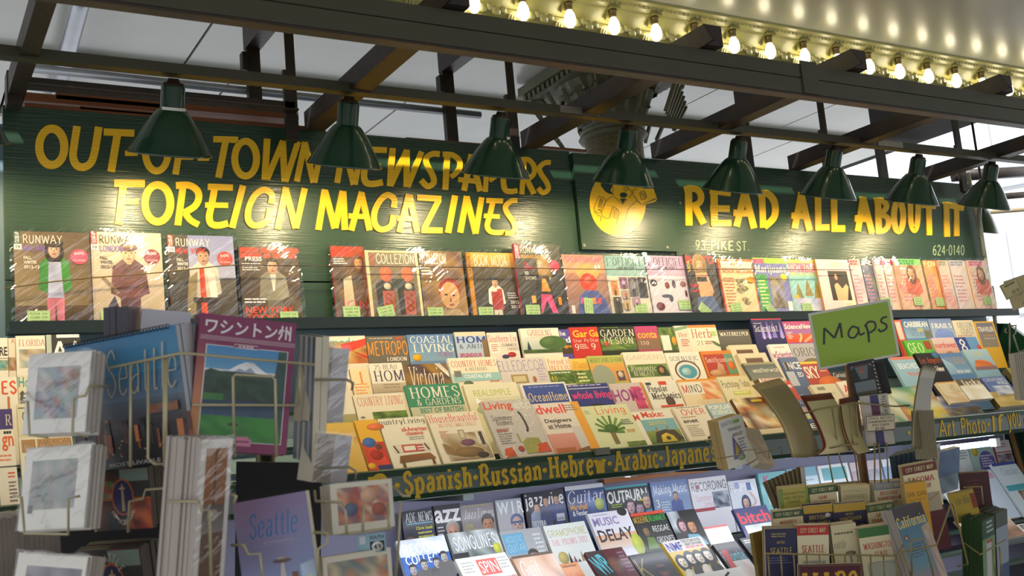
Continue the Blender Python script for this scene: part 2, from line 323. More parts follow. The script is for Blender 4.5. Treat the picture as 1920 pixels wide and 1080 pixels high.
# ceiling over the stall: steel sheets in rows with open joints, dark void above
cp = struct('ceiling', MB().box(-4, 6.3, 3.2, 9, 3.44, 3.5), mat('ceiling_void', '2b2a28', .8))
k = 0
for j, (y0, y1, z) in enumerate(((3.22, 4.66, 3.40), (4.68, 5.36, 3.37), (5.38, 6.2, 3.36), (6.22, 8.9, 3.35))):
    x = -1.6+.23*j
    while x < 5.4:
        MB().box(x+.006, x+.914, y0+.006, y1-.006, z, z+.02).build('ceiling_panel', CEIL, cp); x += .92
    if j: struct('trim_%d' % j, MB().box(-2, 6.3, y0-.045, y0+.0, z-.012, z+.03), mat('ceiling_batten', '8b8a7c', .4), cp)
struct('ceiling_hall', MB().box(-4, 12, -3.5, 2.985, 3.2, 3.3), HALL)
struct('beam_cornice', MB().box(-4, 12, 3.075, 3.19, 3.0, 3.42), CORN)
# cornice: swept mouldings facing the hall
cor = empty('trim_cornice', (0, 3.1, 3.0)); tag(cor, kind='structure')
def cpart(name, prof, m=CORN): o = MB().prism(prof, -3.5, 11.5).build(name, m); o.parent = cor; o.matrix_parent_inverse = cor.matrix_world.inverted(); return o
cpart('fascia', [(3.09, 2.985), (3.066, 2.985), (3.066, 3.062), (3.056, 3.062), (3.056, 3.072), (3.09, 3.072)])
pr = [(3.09, 3.07)]+[(3.05-.024*math.sin(math.pi*i/8), 3.072+.05*i/8) for i in range(9)]+[(3.09, 3.122)]
cpart('round_moulding', pr)
cpart('cove_band', [(3.09, 3.122), (3.05, 3.124), (3.008, 3.168), (3.008, 3.2), (3.09, 3.2)])
cpart('crown_moulding', [(3.02, 3.165), (3.004, 3.165), (3.0, 3.172), (2.984, 3.178), (2.972, 3.186), (2.955, 3.19), (2.955, 3.2), (3.02, 3.2)])
bulbpx = ((905, 5), (995, 15), (1077, 28), (1158, 42), (1236, 55), (1307, 68), (1375, 80), (1443, 94), (1505, 104), (1565, 115), (1623, 125), (1676, 136), (1727, 146), (1777, 155), (1825, 165), (1870, 174), (1913, 182))
bxs = [atZ(a, b, 3.10).x for a, b in bulbpx]
sp = (bxs[-1]-bxs[2])/14; x00 = bxs[2]-2*sp
BULBY = atZ(1505, 104, 3.10).y
# carved leaves on the round moulding
lf = MB()
for a, b, r_ in ((-.055, 0, .02), (-.025, .008, .017), (0, -.004, .021), (.03, .004, .016)):
    lf.lathe([(0, -.006), (r_*.6, -.004), (r_, .0), (r_*.75, .004), (0, .006)], 8, Matrix.Translation((a, -.004, b)) @ Matrix.Rotation(math.radians(90), 4, 'X') @ Matrix.Rotation(a*9, 4, 'Z'))
for i in range(3): lf.box(.052+i*.011, .059+i*.011, -.006, .004, -.018, .014, Matrix.Rotation(.35, 4, 'Y'))
lme = None
for i in range(-3, 24):
    M = Matrix.Translation((x00+sp*(i+.5), 3.026, 3.097))
    if lme is None: o = lf.build('carved_leaf', CORN); lme = o.data
    else: o = obj('carved_leaf', lme)
    o.parent = cor; o.matrix_world = M; o.matrix_local = cor.matrix_world.inverted() @ M
bd = MB()
for i in range(5): bd.lathe([(0, -.004), (.006, 0), (0, .006)], 6, Matrix.Translation((i*.022-.05, 0, 0)) @ Matrix.Rotation(math.radians(55), 4, 'X'))
bme = None
for i in range(-2, 62):
    M = Matrix.Translation((x00+.11*i, 2.978, 3.18))
    if bme is None: o = bd.build('carved_bead_row', CORN); bme = o.data
    else: o = obj('carved_bead_row', bme)
    o.parent = cor; o.matrix_local = cor.matrix_world.inverted() @ M
# bulbs on their little brackets
SOCK = mat('brass_socket', '6b5a34', .4, .6); GLOW = mat('bulb_glow', 'fff', .2, emit=('fff0c8', 10)); PLATE = mat('bracket_plate', '8d8850', .4)
ORD = 'first second third fourth fifth sixth seventh eighth ninth tenth eleventh twelfth thirteenth fourteenth fifteenth sixteenth seventeenth'.split()
def bulb_at(i):
    t = empty('cornice_bulb', (x00+sp*i, BULBY, 3.10))
    tag(t, ('leftmost' if i == 0 else ORD[i])+' glowing bulb from the left in the cornice row', 'light bulb', 'bulbs along the cornice')
    g = MB().lathe([(0, -.036), (.012, -.034), (.0205, -.022), (.0225, -.006), (.019, .012), (.0115, .026), (.0105, .032)], 14).build('glass', GLOW, t)
    MB().lathe([(.0, .03), (.0125, .03), (.0135, .04), (.0125, .05), (.016, .054), (.016, .062), (0, .062)], 12).build('socket', SOCK, t)
    y1 = 3.03-BULBY
    MB().prism([(-.022, .062), (-.022, .07), (y1-.01, .07), (y1, .03), (y1-.012, .03), (y1-.02, .062)], -.022, .022).build('bracket', PLATE, t)
for i in range(17): bulb_at(i)
# the far side of the street and the open right end
FAC = mat('pale_far_facade', 'e6e6e6', .8); 
far = empty('far_building', (16, 10, 0)); tag(far, 'pale sunlit building front seen beyond the right end', 'building')
MB().box(-9, 12, 0, 1, 0, 15).build('wall', FAC, far)
for i in range(-4, 12):
    for j in range(6):
        wdw = MB().box(-3.7+i*1.1, -3.05+i*1.1, -.06, .02, .9+j*2.1, 2.3+j*2.1).build('window', mat('far_window', 'c4d2e2', .3), far)
far.rotation_euler = (0, 0, math.radians(-62))
# ================================================================== SIGN
def board(name, px, thick, y, label, ztop=None, zbot=None):
    (xa, xb) = px; o = MB().box(0, xb-xa, -.0, thick, 0, ztop-zbot).build(name, GREEN, None, Matrix.Translation((xa, y, zbot))); return tag(o, label, 'sign')
ZT = atY(43, 200, WY).z; ZL = atY(20, 616, WY).z
XL = atY(8, 400, WY).x; XM0 = atY(1078, 380, WY).x; XM1 = atY(1256, 380, WY).x; XR = atY(1838, 400, WY).x
ZJ = atY(8, 526, WY).z
signA = board('sign_board', (XL, XM0-.004), .03, WY, 'wide dark green sign board with two lines of yellow lettering', ZT, ZJ+.004)
signC = board('sign_board', (XM1+.004, XR), .03, WY, 'dark green sign board with one yellow line, address and phone number', ZT, ZJ+.004)
ZMB = atY(1090, 467, WY-.02).z
signB = tag(MB().box(0, XM1-XM0, 0, .022, 0, ZT-.01-ZMB).build('emblem_board', GREEN, None, Matrix.Translation((XM0, WY-.02, ZMB))), 'square green board with round yellow newsboy emblem', 'sign')
tag(MB().box(XM0, XM1, WY+.004, WY+.03, ZMB-.05, ZT-.012).build('backing_panel', GREEN), 'green panel edge showing under the emblem board', 'panel')
lowA = tag(MB().box(XL, XR+.02, WY+.002, WY+.03, ZL-.02, ZJ-.002).build('lower_wall_panel', GREEN), 'green plywood strip behind the bagged magazines', 'panel')
YEL = mat('yellow_sign_paint', 'ffca1a', .42, coat=.25, bump=(60, .3, (.12, 1, 2.4), .005), noise=(5, 'f2b610', .5), coat_rough=.11)
# brush letters: centre lines measured on the sign (crop origin, crop scale, strokes); 'o' = ring
CR1 = (50, 220, 4.909); CR2 = (350, 240, 4.909); CR3 = (590, 250, 4.909); CR4 = (800, 260, 5.685); CR5 = (1270, 330, 6.75); CR6 = (1540, 340, 6.4)
def O(cx, cy, rx, ry, w, sl=0): return ('o', w, [(cx+rx*math.sin(2*math.pi*i/28)-sl*ry*-math.cos(2*math.pi*i/28), cy-ry*math.cos(2*math.pi*i/28)) for i in range(29)])
def Ln(w, *p): return ('l', w, list(p))
def Cv(w, *p): return ('s', w, smooth(list(p), 4))
LET_A = [
 (CR1, [O(230, 275, 116, 168, 74)]),
 (CR1, [Cv(70, (462, 85), (438, 240), (425, 360), (455, 440), (520, 462), (585, 425), (622, 330), (662, 92))]),
 (CR1, [Ln(64, (708, 138), (988, 150)), Ln(70, (835, 150), (775, 505))]), (CR1, [Ln(48, (903, 335), (1020, 334))]),
 (CR1, [O(1195, 325, 104, 172, 62)]), (CR1, [Ln(60, (1425, 160), (1368, 528)), Ln(50, (1345, 160), (1600, 172)), Ln(36, (1395, 372), (1530, 376))]),
 (CR2, [Ln(44, (100, 282), (202, 284))]),
 (CR2, [Ln(57, (243, 106), (470, 112)), Ln(60, (358, 110), (290, 460))]), (CR2, [O(540, 285, 101, 160, 62)]),
 (CR2, [Ln(60, (738, 102), (716, 478)), Ln(56, (735, 475), (885, 122)), Ln(58, (880, 122), (898, 496)), Ln(54, (905, 496), (1022, 128))]),
 (CR2, [Ln(56, (1085, 132), (1010, 495)), Ln(56, (1082, 135), (1165, 505)), Ln(52, (1245, 145), (1172, 505))]),
 (CR3, [Ln(54, (262, 105), (203, 458)), Ln(56, (262, 108), (358, 475)), Ln(52, (432, 125), (365, 475))]),
 (CR3, [Cv(58, (480, 150), (462, 280), (450, 400), (475, 458), (540, 468), (622, 452)), Ln(52, (465, 150), (660, 158)), Ln(48, (450, 300), (600, 304))]),
 (CR3, [Ln(56, (714, 138), (688, 488)), Ln(54, (692, 485), (845, 158)), Ln(56, (842, 155), (842, 496)), Ln(52, (850, 496), (980, 172))]),
 (CR3, [Cv(52, (1147, 195), (1080, 192), (1022, 232), (1032, 295), (1080, 385), (1092, 455), (1035, 490), (975, 432))]),
 (CR3, [Ln(54, (1218, 185), (1198, 520)), Cv(48, (1175, 195), (1262, 202), (1325, 252), (1330, 320), (1290, 375), (1248, 402))]),
 (CR3, [Ln(52, (1438, 195), (1370, 530)), Ln(52, (1435, 210), (1520, 535)), Ln(46, (1318, 428), (1500, 445))]),
 (CR4, [Ln(52, (642, 200), (620, 570)), Cv(48, (600, 205), (690, 215), (770, 280), (765, 370), (665, 450))]),
 (CR4, [Cv(56, (830, 235), (815, 380), (815, 490), (840, 555), (900, 566), (962, 555)), Ln(50, (815, 240), (970, 246)), Ln(48, (800, 392), (930, 396))]),
 (CR4, [Ln(52, (1035, 225), (1008, 595)), Cv(50, (1000, 225), (1080, 228), (1140, 300), (1130, 390), (1052, 448)), Ln(55, (1062, 440), (1138, 592))]),
 (CR4, [Cv(52, (1316, 256), (1250, 262), (1196, 312), (1212, 375), (1275, 470), (1290, 540), (1235, 580), (1182, 528))]),
 (CR1, [Ln(70, (803, 610), (1085, 614)), Ln(70, (888, 612), (843, 992)), Ln(56, (860, 780), (1027, 779))]), (CR1, [O(1203, 795, 118, 170, 70)]),
 (CR2, [Ln(62, (-33, 520), (-85, 900)), Cv(62, (-100, 532), (20, 530), (95, 580), (108, 650), (70, 725), (-30, 785)), Cv(58, (-20, 780), (30, 850), (108, 895))]),
 (CR2, [Cv(62, (258, 540), (225, 720), (205, 820), (225, 885), (290, 900), (378, 880)), Ln(58, (192, 544), (422, 552)), Ln(50, (168, 712), (378, 716))]),
 (CR2, [Ln(60, (515, 532), (414, 924))]),
 (CR2, [Cv(58, (772, 700), (780, 620), (715, 572), (635, 612), (575, 715), (560, 830), (600, 895), (680, 895), (740, 850), (762, 745))]),
 (CR2, [Ln(60, (912, 548), (832, 936)), Ln(60, (905, 560), (1000, 928)), Ln(58, (1082, 558), (1000, 928))]),
 (CR2, [Ln(58, (1268, 568), (1208, 942)), Ln(58, (1268, 580), (1360, 928)), Ln(58, (1432, 582), (1362, 925)), Ln(58, (1436, 585), (1452, 942))]),
 (CR3, [Ln(55, (430, 540), (332, 898)), Ln(55, (425, 548), (502, 895)), Ln(48, (308, 762), (475, 772))]),
 (CR3, [Cv(55, (722, 688), (728, 610), (665, 570), (600, 618), (550, 715), (545, 820), (585, 880), (645, 885), (702, 845), (722, 755))]),
 (CR3, [Ln(55, (862, 565), (772, 915)), Ln(55, (868, 572), (938, 912)), Ln(48, (752, 785), (925, 792))]),
 (CR3, [Ln(55, (938, 593), (1160, 606)), Ln(55, (1140, 612), (998, 885)), Ln(55, (976, 895), (1172, 897))]),
 (CR3, [Ln(58, (1287, 575), (1222, 920))]), (CR3, [Ln(55, (1396, 580), (1334, 918)), Ln(55, (1392, 585), (1478, 926)), Ln(50, (1532, 592), (1476, 926))]),
 (CR4, [Cv(56, (705, 655), (665, 830), (640, 930), (670, 990), (740, 1005), (830, 1000)), Ln(54, (632, 662), (808, 668)), Ln(50, (606, 825), (772, 835))]),
 (CR4, [Cv(55, (960, 665), (895, 668), (836, 722), (850, 790), (912, 880), (935, 955), (890, 1008), (800, 1005))]),
]
LET_C = [
 (CR5, [Ln(88, (132, 135), (140, 630)), Cv(78, (78, 175), (150, 160), (250, 180), (292, 260), (270, 340), (180, 385)), Ln(84, (215, 385), (325, 610))]),
 (CR5, [Ln(88, (455, 155), (462, 635)), Ln(76, (405, 185), (668, 225)), Ln(82, (408, 412), (652, 416)), Ln(84, (430, 605), (672, 598))]),
 (CR5, [Ln(84, (850, 185), (738, 645)), Ln(84, (845, 205), (962, 665)), Ln(84, (700, 468), (905, 478))]),
 (CR5, [Ln(80, (1062, 235), (1076, 660)), Cv(84, (1010, 245), (1120, 222), (1205, 300), (1232, 420), (1205, 540), (1090, 650))]),
 (CR5, [Ln(80, (1565, 210), (1475, 672)), Ln(80, (1560, 240), (1665, 695)), Ln(80, (1436, 505), (1625, 512))]),
 (CR5, [Ln(80, (1770, 190), (1776, 690)), Ln(84, (1738, 655), (1916, 652))]),
 (CR6, [Ln(74, (143, 180), (148, 600)), Ln(84, (112, 570), (277, 570))]),
 (CR6, [Ln(74, (498, 190), (428, 605)), Ln(74, (498, 220), (600, 625)), Ln(80, (392, 448), (565, 452))]),
 (CR6, [Ln(74, (670, 205), (682, 630)), Cv(64, (628, 232), (720, 232), (772, 290), (750, 350), (690, 392)), Cv(66, (690, 392), (782, 440), (795, 520), (750, 588), (655, 605))]),
 (CR6, [O(918, 425, 56, 178, 70)]),
 (CR6, [Cv(64, (1058, 215), (1065, 480), (1090, 575), (1120, 580), (1146, 480), (1156, 215))]),
 (CR6, [Ln(54, (1195, 295), (1367, 308)), Ln(66, (1280, 300), (1288, 650))]), (CR6, [Ln(66, (1490, 250), (1504, 668))]),
 (CR6, [Ln(72, (1533, 290), (1702, 325)), Ln(60, (1612, 300), (1620, 660))]),
]
def letters(lets, parent, y):
    inv = parent.matrix_world.inverted()
    for (ox, oy, sc), strokes in lets:
        mb = MB(); t = 0
        for kind, wd, p in strokes:
            vs, fs = ribbon(p, lambda a, b: wd, kind == 'o'); n = len(vs)
            F = [inv @ (atY(ox+x/sc, oy+yy/sc, y)-Vector((0, .006+t, 0))) for x, yy in vs]; B = [f+Vector((0, .006+t, 0)) for f in F]
            m = n//2; side = []
            for i in range(m-1): side += [(2*i, 2*i+2, n+2*i+2, n+2*i), (2*i+3, 2*i+1, n+2*i+1, n+2*i+3)]
            if kind != 'o': side += [(0, n, n+1, 1), (n-1, 2*n-1, 2*n-2, n-2)]
            mb.add(F+B, [f for f in fs]+side); t += .0003
        mb.build('letter', YEL, parent)
letters(LET_A, signA, WY); letters(LET_C, signC, WY)
def px_print(name, parent, y, fn, m=None):
    """flat lettering or drawing laid on a plane of constant y; fn(pm) draws with u,v = frame pixels"""
    pm = PM(1, 1, 0); fn(pm); inv = parent.matrix_world.inverted()
    vs = [inv @ (atY(x, 1-yv, y)-Vector((0, z+.0005, 0))) for x, yv, z in pm.v]
    me = bpy.data.meshes.new(name); me.from_pydata(vs, [], pm.f); at = me.color_attributes.new('Col', 'FLOAT_COLOR', 'CORNER')
    at.data.foreach_set('color', [q for c in pm.c for q in c]); me.materials.append(m or SIGNPAINT); return obj(name, me, parent)
for t_, a_, b_, q_, w_ in (('93', 1304, 1322, 450, 'n'), ('PIKE', 1333, 1375, 451, 'h'), ('ST.', 1381, 1404, 452, 'n')):
    px_print('address_lettering', signC, WY, lambda pm: pm.T(t_, a_, q_, b_, q_+19, '9db287', w_))
px_print('phone_lettering', signC, WY, lambda pm: pm.T('624·0140', 1749, 459, 1808, 479, 'a9bb92', 'n'))
def emblem(pm):
    q = lambda x, y: (1060+x/5.142, 270+y/5.142)
    def EL(x, y, rx, ry, c, a=0): pm.E(*q(x, y), rx/5.142, ry/5.142, c, 40, a)
    def PG(c, *p): pm.P([q(*t) for t in p], c)
    def SK(w, *p): pm.S([q(*t) for t in p], w/5.142, '1b3a28')
    EL(505, 565, 272, 322, 'f3bd14')
    PG('f3bd14', (640, 430), (850, 430), (885, 530), (870, 555), (745, 592), (700, 520))
    PG('1b3a28', (320, 290), (345, 250), (430, 200), (560, 190), (640, 230), (660, 330), (600, 400), (480, 390), (455, 400), (432, 450), (470, 490), (415, 478), (380, 455), (340, 400), (355, 350), (330, 330))
    EL(560, 493, 36, 26, '1b3a28'); PG('1b3a28', (525, 525), (590, 525), (552, 575))
    for s_ in (((455, 500), (500, 530), (552, 582)), ((600, 535), (570, 560), (556, 585)), ((450, 500), (390, 555), (345, 640), (365, 700), (420, 715), (435, 660)), ((690, 545), (610, 620), (580, 720), (545, 810), (525, 822)),
               ((320, 505), (385, 535), (345, 660), (275, 630), (320, 505)), ((455, 600), (515, 655), (485, 790)), ((455, 600), (425, 700)), ((275, 650), (320, 690), (345, 700), (335, 745)), ((420, 440), (445, 410), (462, 440), (450, 465)),
               ((690, 440), (660, 440), (650, 480), (690, 540), (730, 585)), ((745, 590), (870, 530)), ((715, 470), (760, 455), (780, 515), (735, 535), (715, 470)), ((740, 575), (875, 525)), ((560, 430), (580, 415), (600, 435), (575, 455), (560, 430)), ((600, 420), (640, 470), (610, 520))): SK(5, *s_)
    for i in range(7):
        SK(3, (335+i*6, 520+i*3), (310+i*6, 610+i*3)) if i < 6 else None
        SK(3, (455, 625+i*14), (500, 640+i*14))
    for i in range(4): SK(4, (300+i*10, 640), (330+i*5, 625+i*8))
    for i in range(6): SK(4, (720+i*8, 480+i*8), (760+i*3, 470+i*8))
px_print('newsboy_emblem', signB, WY-.02, emblem)
SCREW = mat('screw_head', '8a8678', .5, .3)
for px in ((1276, 380), (1252, 464), (1096, 460)):
    yy = WY if px[0] > 1260 else WY-.02; P_ = atY(*px, yy); pr_ = signC if px[0] > 1260 else signB
    MB().lathe([(0, .003), (.006, .002), (.008, 0)], 10, Matrix.Translation(pr_.matrix_world.inverted() @ P_) @ Matrix.Rotation(math.pi/2, 4, 'X')).build('screw', SCREW, pr_)
# ledge for the bagged magazines
ledge = tag(MB().box(0, XR-XL+.05, 0, .095, 0, .02).build('display_ledge', mat('ledge_green', '12271c', .35), None, Matrix.Translation((XL, 3.605, ZL-.02))), 'long dark green ledge carrying the bagged magazines', 'shelf')
MB().box(0, XR-XL+.05, -.012, .0, -.012, .028).build('front_lip', mat('ledge_lip', '0f1f1a', .3), ledge)
# wood scraps on top of the sign
WOOD = mat('raw_wood', '8a4f28', .6, noise=(6, '5e3218', .8, (.3, 4, 4)), bump=(30, .2, (.1, 2, 2)))
for (a, b, c, d, dz, lb) in ((42, 172, 300, 190, .03, 'short raw plank lying at the left on top of the sign'), (46, 192, 610, 238, .02, 'long splintered plank edge along the top of the sign'), (105, 172, 560, 222, .025, 'thin brown board tucked behind the sign top'), (150, 198, 290, 212, .012, 'small loose batten behind the first lamp'), (762, 258, 935, 272, .016, 'reddish lath above the third lamp'), (1000, 272, 1100, 280, .01, 'short reddish lath beside the emblem board')):
    y_ = 3.78 if dz > .02 else 3.735
    p0, p1 = atY(a, b, y_), atY(c, d, y_); L_ = p1.x-p0.x
    tag(MB().box(0, L_, 0, .02 if y_ < 3.75 else .09, -dz, 0).build('wood_plank', WOOD, None, Matrix.Translation((p0.x, y_, max(p0.z, ZT+dz)))), lb, 'plank')
# ================================================================== STEEL FRAME
def steel(name, mb, label, cat='beam', m=None, group=None): return tag(mb.build(name, m or STEEL), label, cat, group)
ZB0 = atY(1280, 144, 2.5).z; ZB1 = atY(1280, 86, 2.5).z
bb = MB()
h_ = ZB1-ZB0
bb.prism([(2.5, ZB0), (2.5, ZB0+h_*.5), (2.507, ZB0+h_*.5), (2.507, ZB0+h_*.54), (2.5, ZB0+h_*.54), (2.5, ZB1), (2.56, ZB1), (2.56, ZB0)], -.6, 7.2)
big = steel('channel_beam', bb, 'heavy two-part steel channel beam crossing in front of the cornice')
MB().box(-.6, 7.2, 2.503, 2.508, ZB0-.007, ZB0).build('lower_flange', STEELD, big)
MB().box(2.78, 2.86, 2.494, 2.5, ZB0+.0, ZB1+.012).build('splice_plate', STEEL, big)
ZR0 = atY(960, 203, 3.2).z; ZR1 = atY(960, 187, 3.2).z
rail = steel('lamp_rail', MB().prism([(3.2, ZR0), (3.2, ZR1), (3.24, ZR1), (3.24, ZR1-.004), (3.204, ZR1-.004), (3.204, ZR0+.004), (3.24, ZR0+.004), (3.24, ZR0)], -.5, 7.2), 'long steel strut rail that carries the green lamps')
for a, b in ((1049, 1121), (1646, 1692)):
    y_ = 190 if a < 1200 else 264
    MB().box(atY(a, y_+5, 3.2).x, atY(b, y_+8, 3.2).x, 3.197, 3.2, ZR0+.004, ZR1-.001).build('bare_metal_patch', mat('bare_zinc', '8f8a7c', .4, .5), rail)
CBX = [.36, 1.40, 2.36, 3.06, 3.93, 4.95]
CBL = ['leftmost cross beam at the edge of the sign', 'cross beam between the first and second lamp', 'cross beam passing in front of the column capital', 'cross beam ending above the gap right of the emblem', 'cross beam passing between the fifth and sixth lamp', 'cross beam at the right end of the sign']
for i, x in enumerate(CBX):
    w_ = .075 if i else .05
    mb = MB().box(x-w_/2, x+w_/2, 2.47, 3.66, ZB1+.004, ZB1+.075)
    mb.prism([(2.47, ZB1+.004), (2.47, ZB1+.075), (2.43, ZB1+.004)], x-w_/2-.004, x-w_/2+.004)
    steel('cross_beam', mb, CBL[i], m=STEELD)
for x, lb in ((atY(543, 150, 3.62).x, 'vertical iron post left of the second lamp'), (atY(957, 200, 3.62).x, 'vertical iron post beside the third lamp'), (atY(1540, 240, 3.62).x, 'vertical iron post beside the sixth lamp'), (atY(1790, 250, 3.62).x, 'vertical iron post near the right end')):
    mb = MB().prism([(3.6, 2.75), (3.6, 3.4), (3.606, 3.4), (3.606, 2.75)], x-.018, x+.018); mb.box(x+.012, x+.018, 3.606, 3.64, 2.75, 3.4); mb.box(x-.03, x-.018, 3.6, 3.62, 2.75, 3.02)
    steel('iron_post', mb, lb, 'post', STEELD)
p0 = atY(20, 146, 3.6); p1 = atY(553, 196, 3.6)
mb = MB().box(p0.x, p1.x, 3.6, 3.606, p0.z-.028, p0.z+.01); mb.box(p0.x, p1.x, 3.56, 3.606, p0.z-.034, p0.z-.028)
steel('angle_iron', mb, 'rusty angle iron running above the left sign', m=STEELD)
P_ = atY(25, 178, 3.57); steel('corner_bracket', MB().box(P_.x-.02, P_.x+.025, 3.55, 3.62, P_.z-.035, P_.z+.075), 'small iron corner bracket at the top left of the sign', 'bracket', STEELD)
for a, b, x2, lb in ((475, 100, 505, 'ceiling hanger post left of the first iron post'), (840, 140, 892, 'ceiling hanger post left of the third lamp'), (1395, 210, 1450, 'ceiling hanger post behind the fifth lamp'), (1648, 245, 1730, 'ceiling hanger post against the bright window')):
    p = atY(a, b, 4.1); t = empty('hanger_post', (p.x, 4.1, 2.5)); tag(t, lb, 'post')
    MB().box(-.028, .028, 0, .03, 0, .9).build('upright', STEELD, t); MB().box(-.032, .032, -.4, .03, .80, .9).build('ceiling_arm', STEELD, t)
    MB().box(-.05, -.028, -.01, .03, .70, .78).build('clip', STEELD, t)
GALV = mat('galvanised_duct', 'a9acb4', .3, .7, noise=(8, '8d9097', .6))
pa, pb = atZ(152, 0, 3.32), atZ(128, 92, 3.32)
tag(MB().tube([pa+(pa-pb)*.5, pa, pb, pb+(pb-pa)*2], .035, 14).build('pipe', GALV), 'silver round duct pipe under the ceiling at the left', 'pipe')
tag(MB().tube([atY(40, 126, 4.147), atY(900, 216, 4.147)], .018, 8).build('pipe', GALV), 'thin grey conduit running behind the lamp rail', 'pipe')
# right end: conduit and bright opening frame
pts = [atY(1815, 325, WY-.03), atY(1834, 420, WY-.03), atY(1848, 490, WY-.03), atY(1872, 640, WY-.03), atY(1884, 720, WY-.03)]
tag(MB().tube(pts, .011, 8).build('conduit', mat('cream_conduit', 'b5b298', .4)), 'cream conduit running down the right end of the sign', 'pipe')
tag(MB().tube([atY(1838, 375, WY-.05), atY(1836, 410, WY-.05), atY(1846, 480, WY-.05)], .012, 8).build('cable_elbow', mat('grey_conduit', '8d9088', .4)), 'short grey bent conduit beside the last lamp', 'pipe')
for i, (a, b, c, d) in enumerate(((1790, 330, 1990, 318), (1835, 372, 1990, 360), (1850, 398, 1990, 388))):
    p, q = atY(a, b, 4.6), atY(c, d, 4.6)
    steel('far_beam', MB().tube([p, q], (.05, .03, .02)[i], 4), ('thick dark beam', 'dark pipe', 'pale beam edge')[i]+' beyond the last lamp', m=(STEELD, STEELD, mat('tan_beam', '96876a', .5))[i])
# ================================================================== COLUMN
cc = atY(1152, 280, 4.08); CAPM = mat('carved_plaster', '6f6f58', .6, noise=(6, '55543e', .8), bump=(25, .4))
STONE = mat('mottled_shaft', '6b6238', .5, noise=(60, '3c3a2a', .9))
colm = empty('column', (cc.x, cc.y, 0)); tag(colm, 'ornate carved column with leafy capital rising behind the sign', 'column')
zs = atY(1150, 264, 4.08).z
MB().lathe([(.145, 0), (.145, zs), (.145, zs+.01)], 28).build('shaft', STONE, colm)
MB().lathe([(.145, zs-.005), (.165, zs), (.175, zs+.015), (.165, zs+.028), (.152, zs+.032), (.162, zs+.04), (.165, zs+.052), (.15, zs+.06)], 28).build('neck_ring', CAPM, colm)
zt = 3.385; H_ = zt-zs-.07
MB().lathe([(.15, zs+.055), (.165, zs+.07+H_*.25), (.22, zs+.07+H_*.6), (.29, zs+.07+H_*.88), (.29, zt-.05)], 24).build('bell', CAPM, colm)
ab = MB().box(-.31, .31, -.31, .31, zt-.08, zt-.045); ab.box(-.33, .33, -.33, .33, zt-.045, zt); ab.build('abacus', CAPM, colm)
dn = MB()
for i in range(14):
    for s_ in (-1, 1):
        dn.box(-.3+i*.044, -.278+i*.044, s_*.315-.008, s_*.315+.008, zt-.076, zt-.05); dn.box(s_*.315-.008, s_*.315+.008, -.3+i*.044, -.278+i*.044, zt-.076, zt-.05)
dn.build('dentils', CAPM, colm)
for row in range(3):
    for i in range(12):
        a = 2*math.pi*(i+.5*(row % 2))/12; hh = H_*.38; z0 = zs+.07+H_*(.0, .26, .52)[row]; r0 = (.16, .185, .235)[row]; r1 = (.2, .25, .325)[row]
        vs = []; fs = []
        for j in range(6):
            t = j/5; r = r0+(r1-r0)*t**2; zz = z0+hh*(t if t < .85 else .85+(t-.85)*.2-(t-.8)*.2); wd = (.03, .052, .06, .056, .042, .012)[j]*(1+row*.25)
            for s_, rr in ((-1, -.008), (-.35, .012), (0, .004), (.35, .012), (1, -.008)): vs.append(Matrix.Rotation(a, 4, 'Z') @ Vector((r+rr, s_*wd, zz)))
        for j in range(5):
            for q in range(4): fs.append((j*5+q, j*5+q+1, j*5+q+6, j*5+q+5))
        MB().add(vs, fs).build('acanthus_leaf', CAPM, colm)
for i in range(4):
    a = math.pi/4+math.pi/2*i; M = Matrix.Rotation(a, 4, 'Z') @ Matrix.Translation((.36, 0, zt-.12)) @ Matrix.Rotation(math.pi/2, 4, 'X')
    sp_ = [M @ Vector((math.cos(t*.5)*(.05-.0032*t), math.sin(t*.5)*(.05-.0032*t), 0)) for t in range(15)]
    MB().tube(sp_, .012, 6).build('volute', CAPM, colm)
    fan = MB()
    for j in range(7):
        t = (j-3)*.12; fan.box(-.01, .01, -.016, .0, 0, .16, Matrix.Rotation(a, 4, 'Z') @ Matrix.Translation((.29, t*.5, zt-.3)) @ Matrix.Rotation(math.radians(28), 4, 'Y') @ Matrix.Rotation(-t, 4, 'X'))
    fan.build('fluted_fan', CAPM, colm)
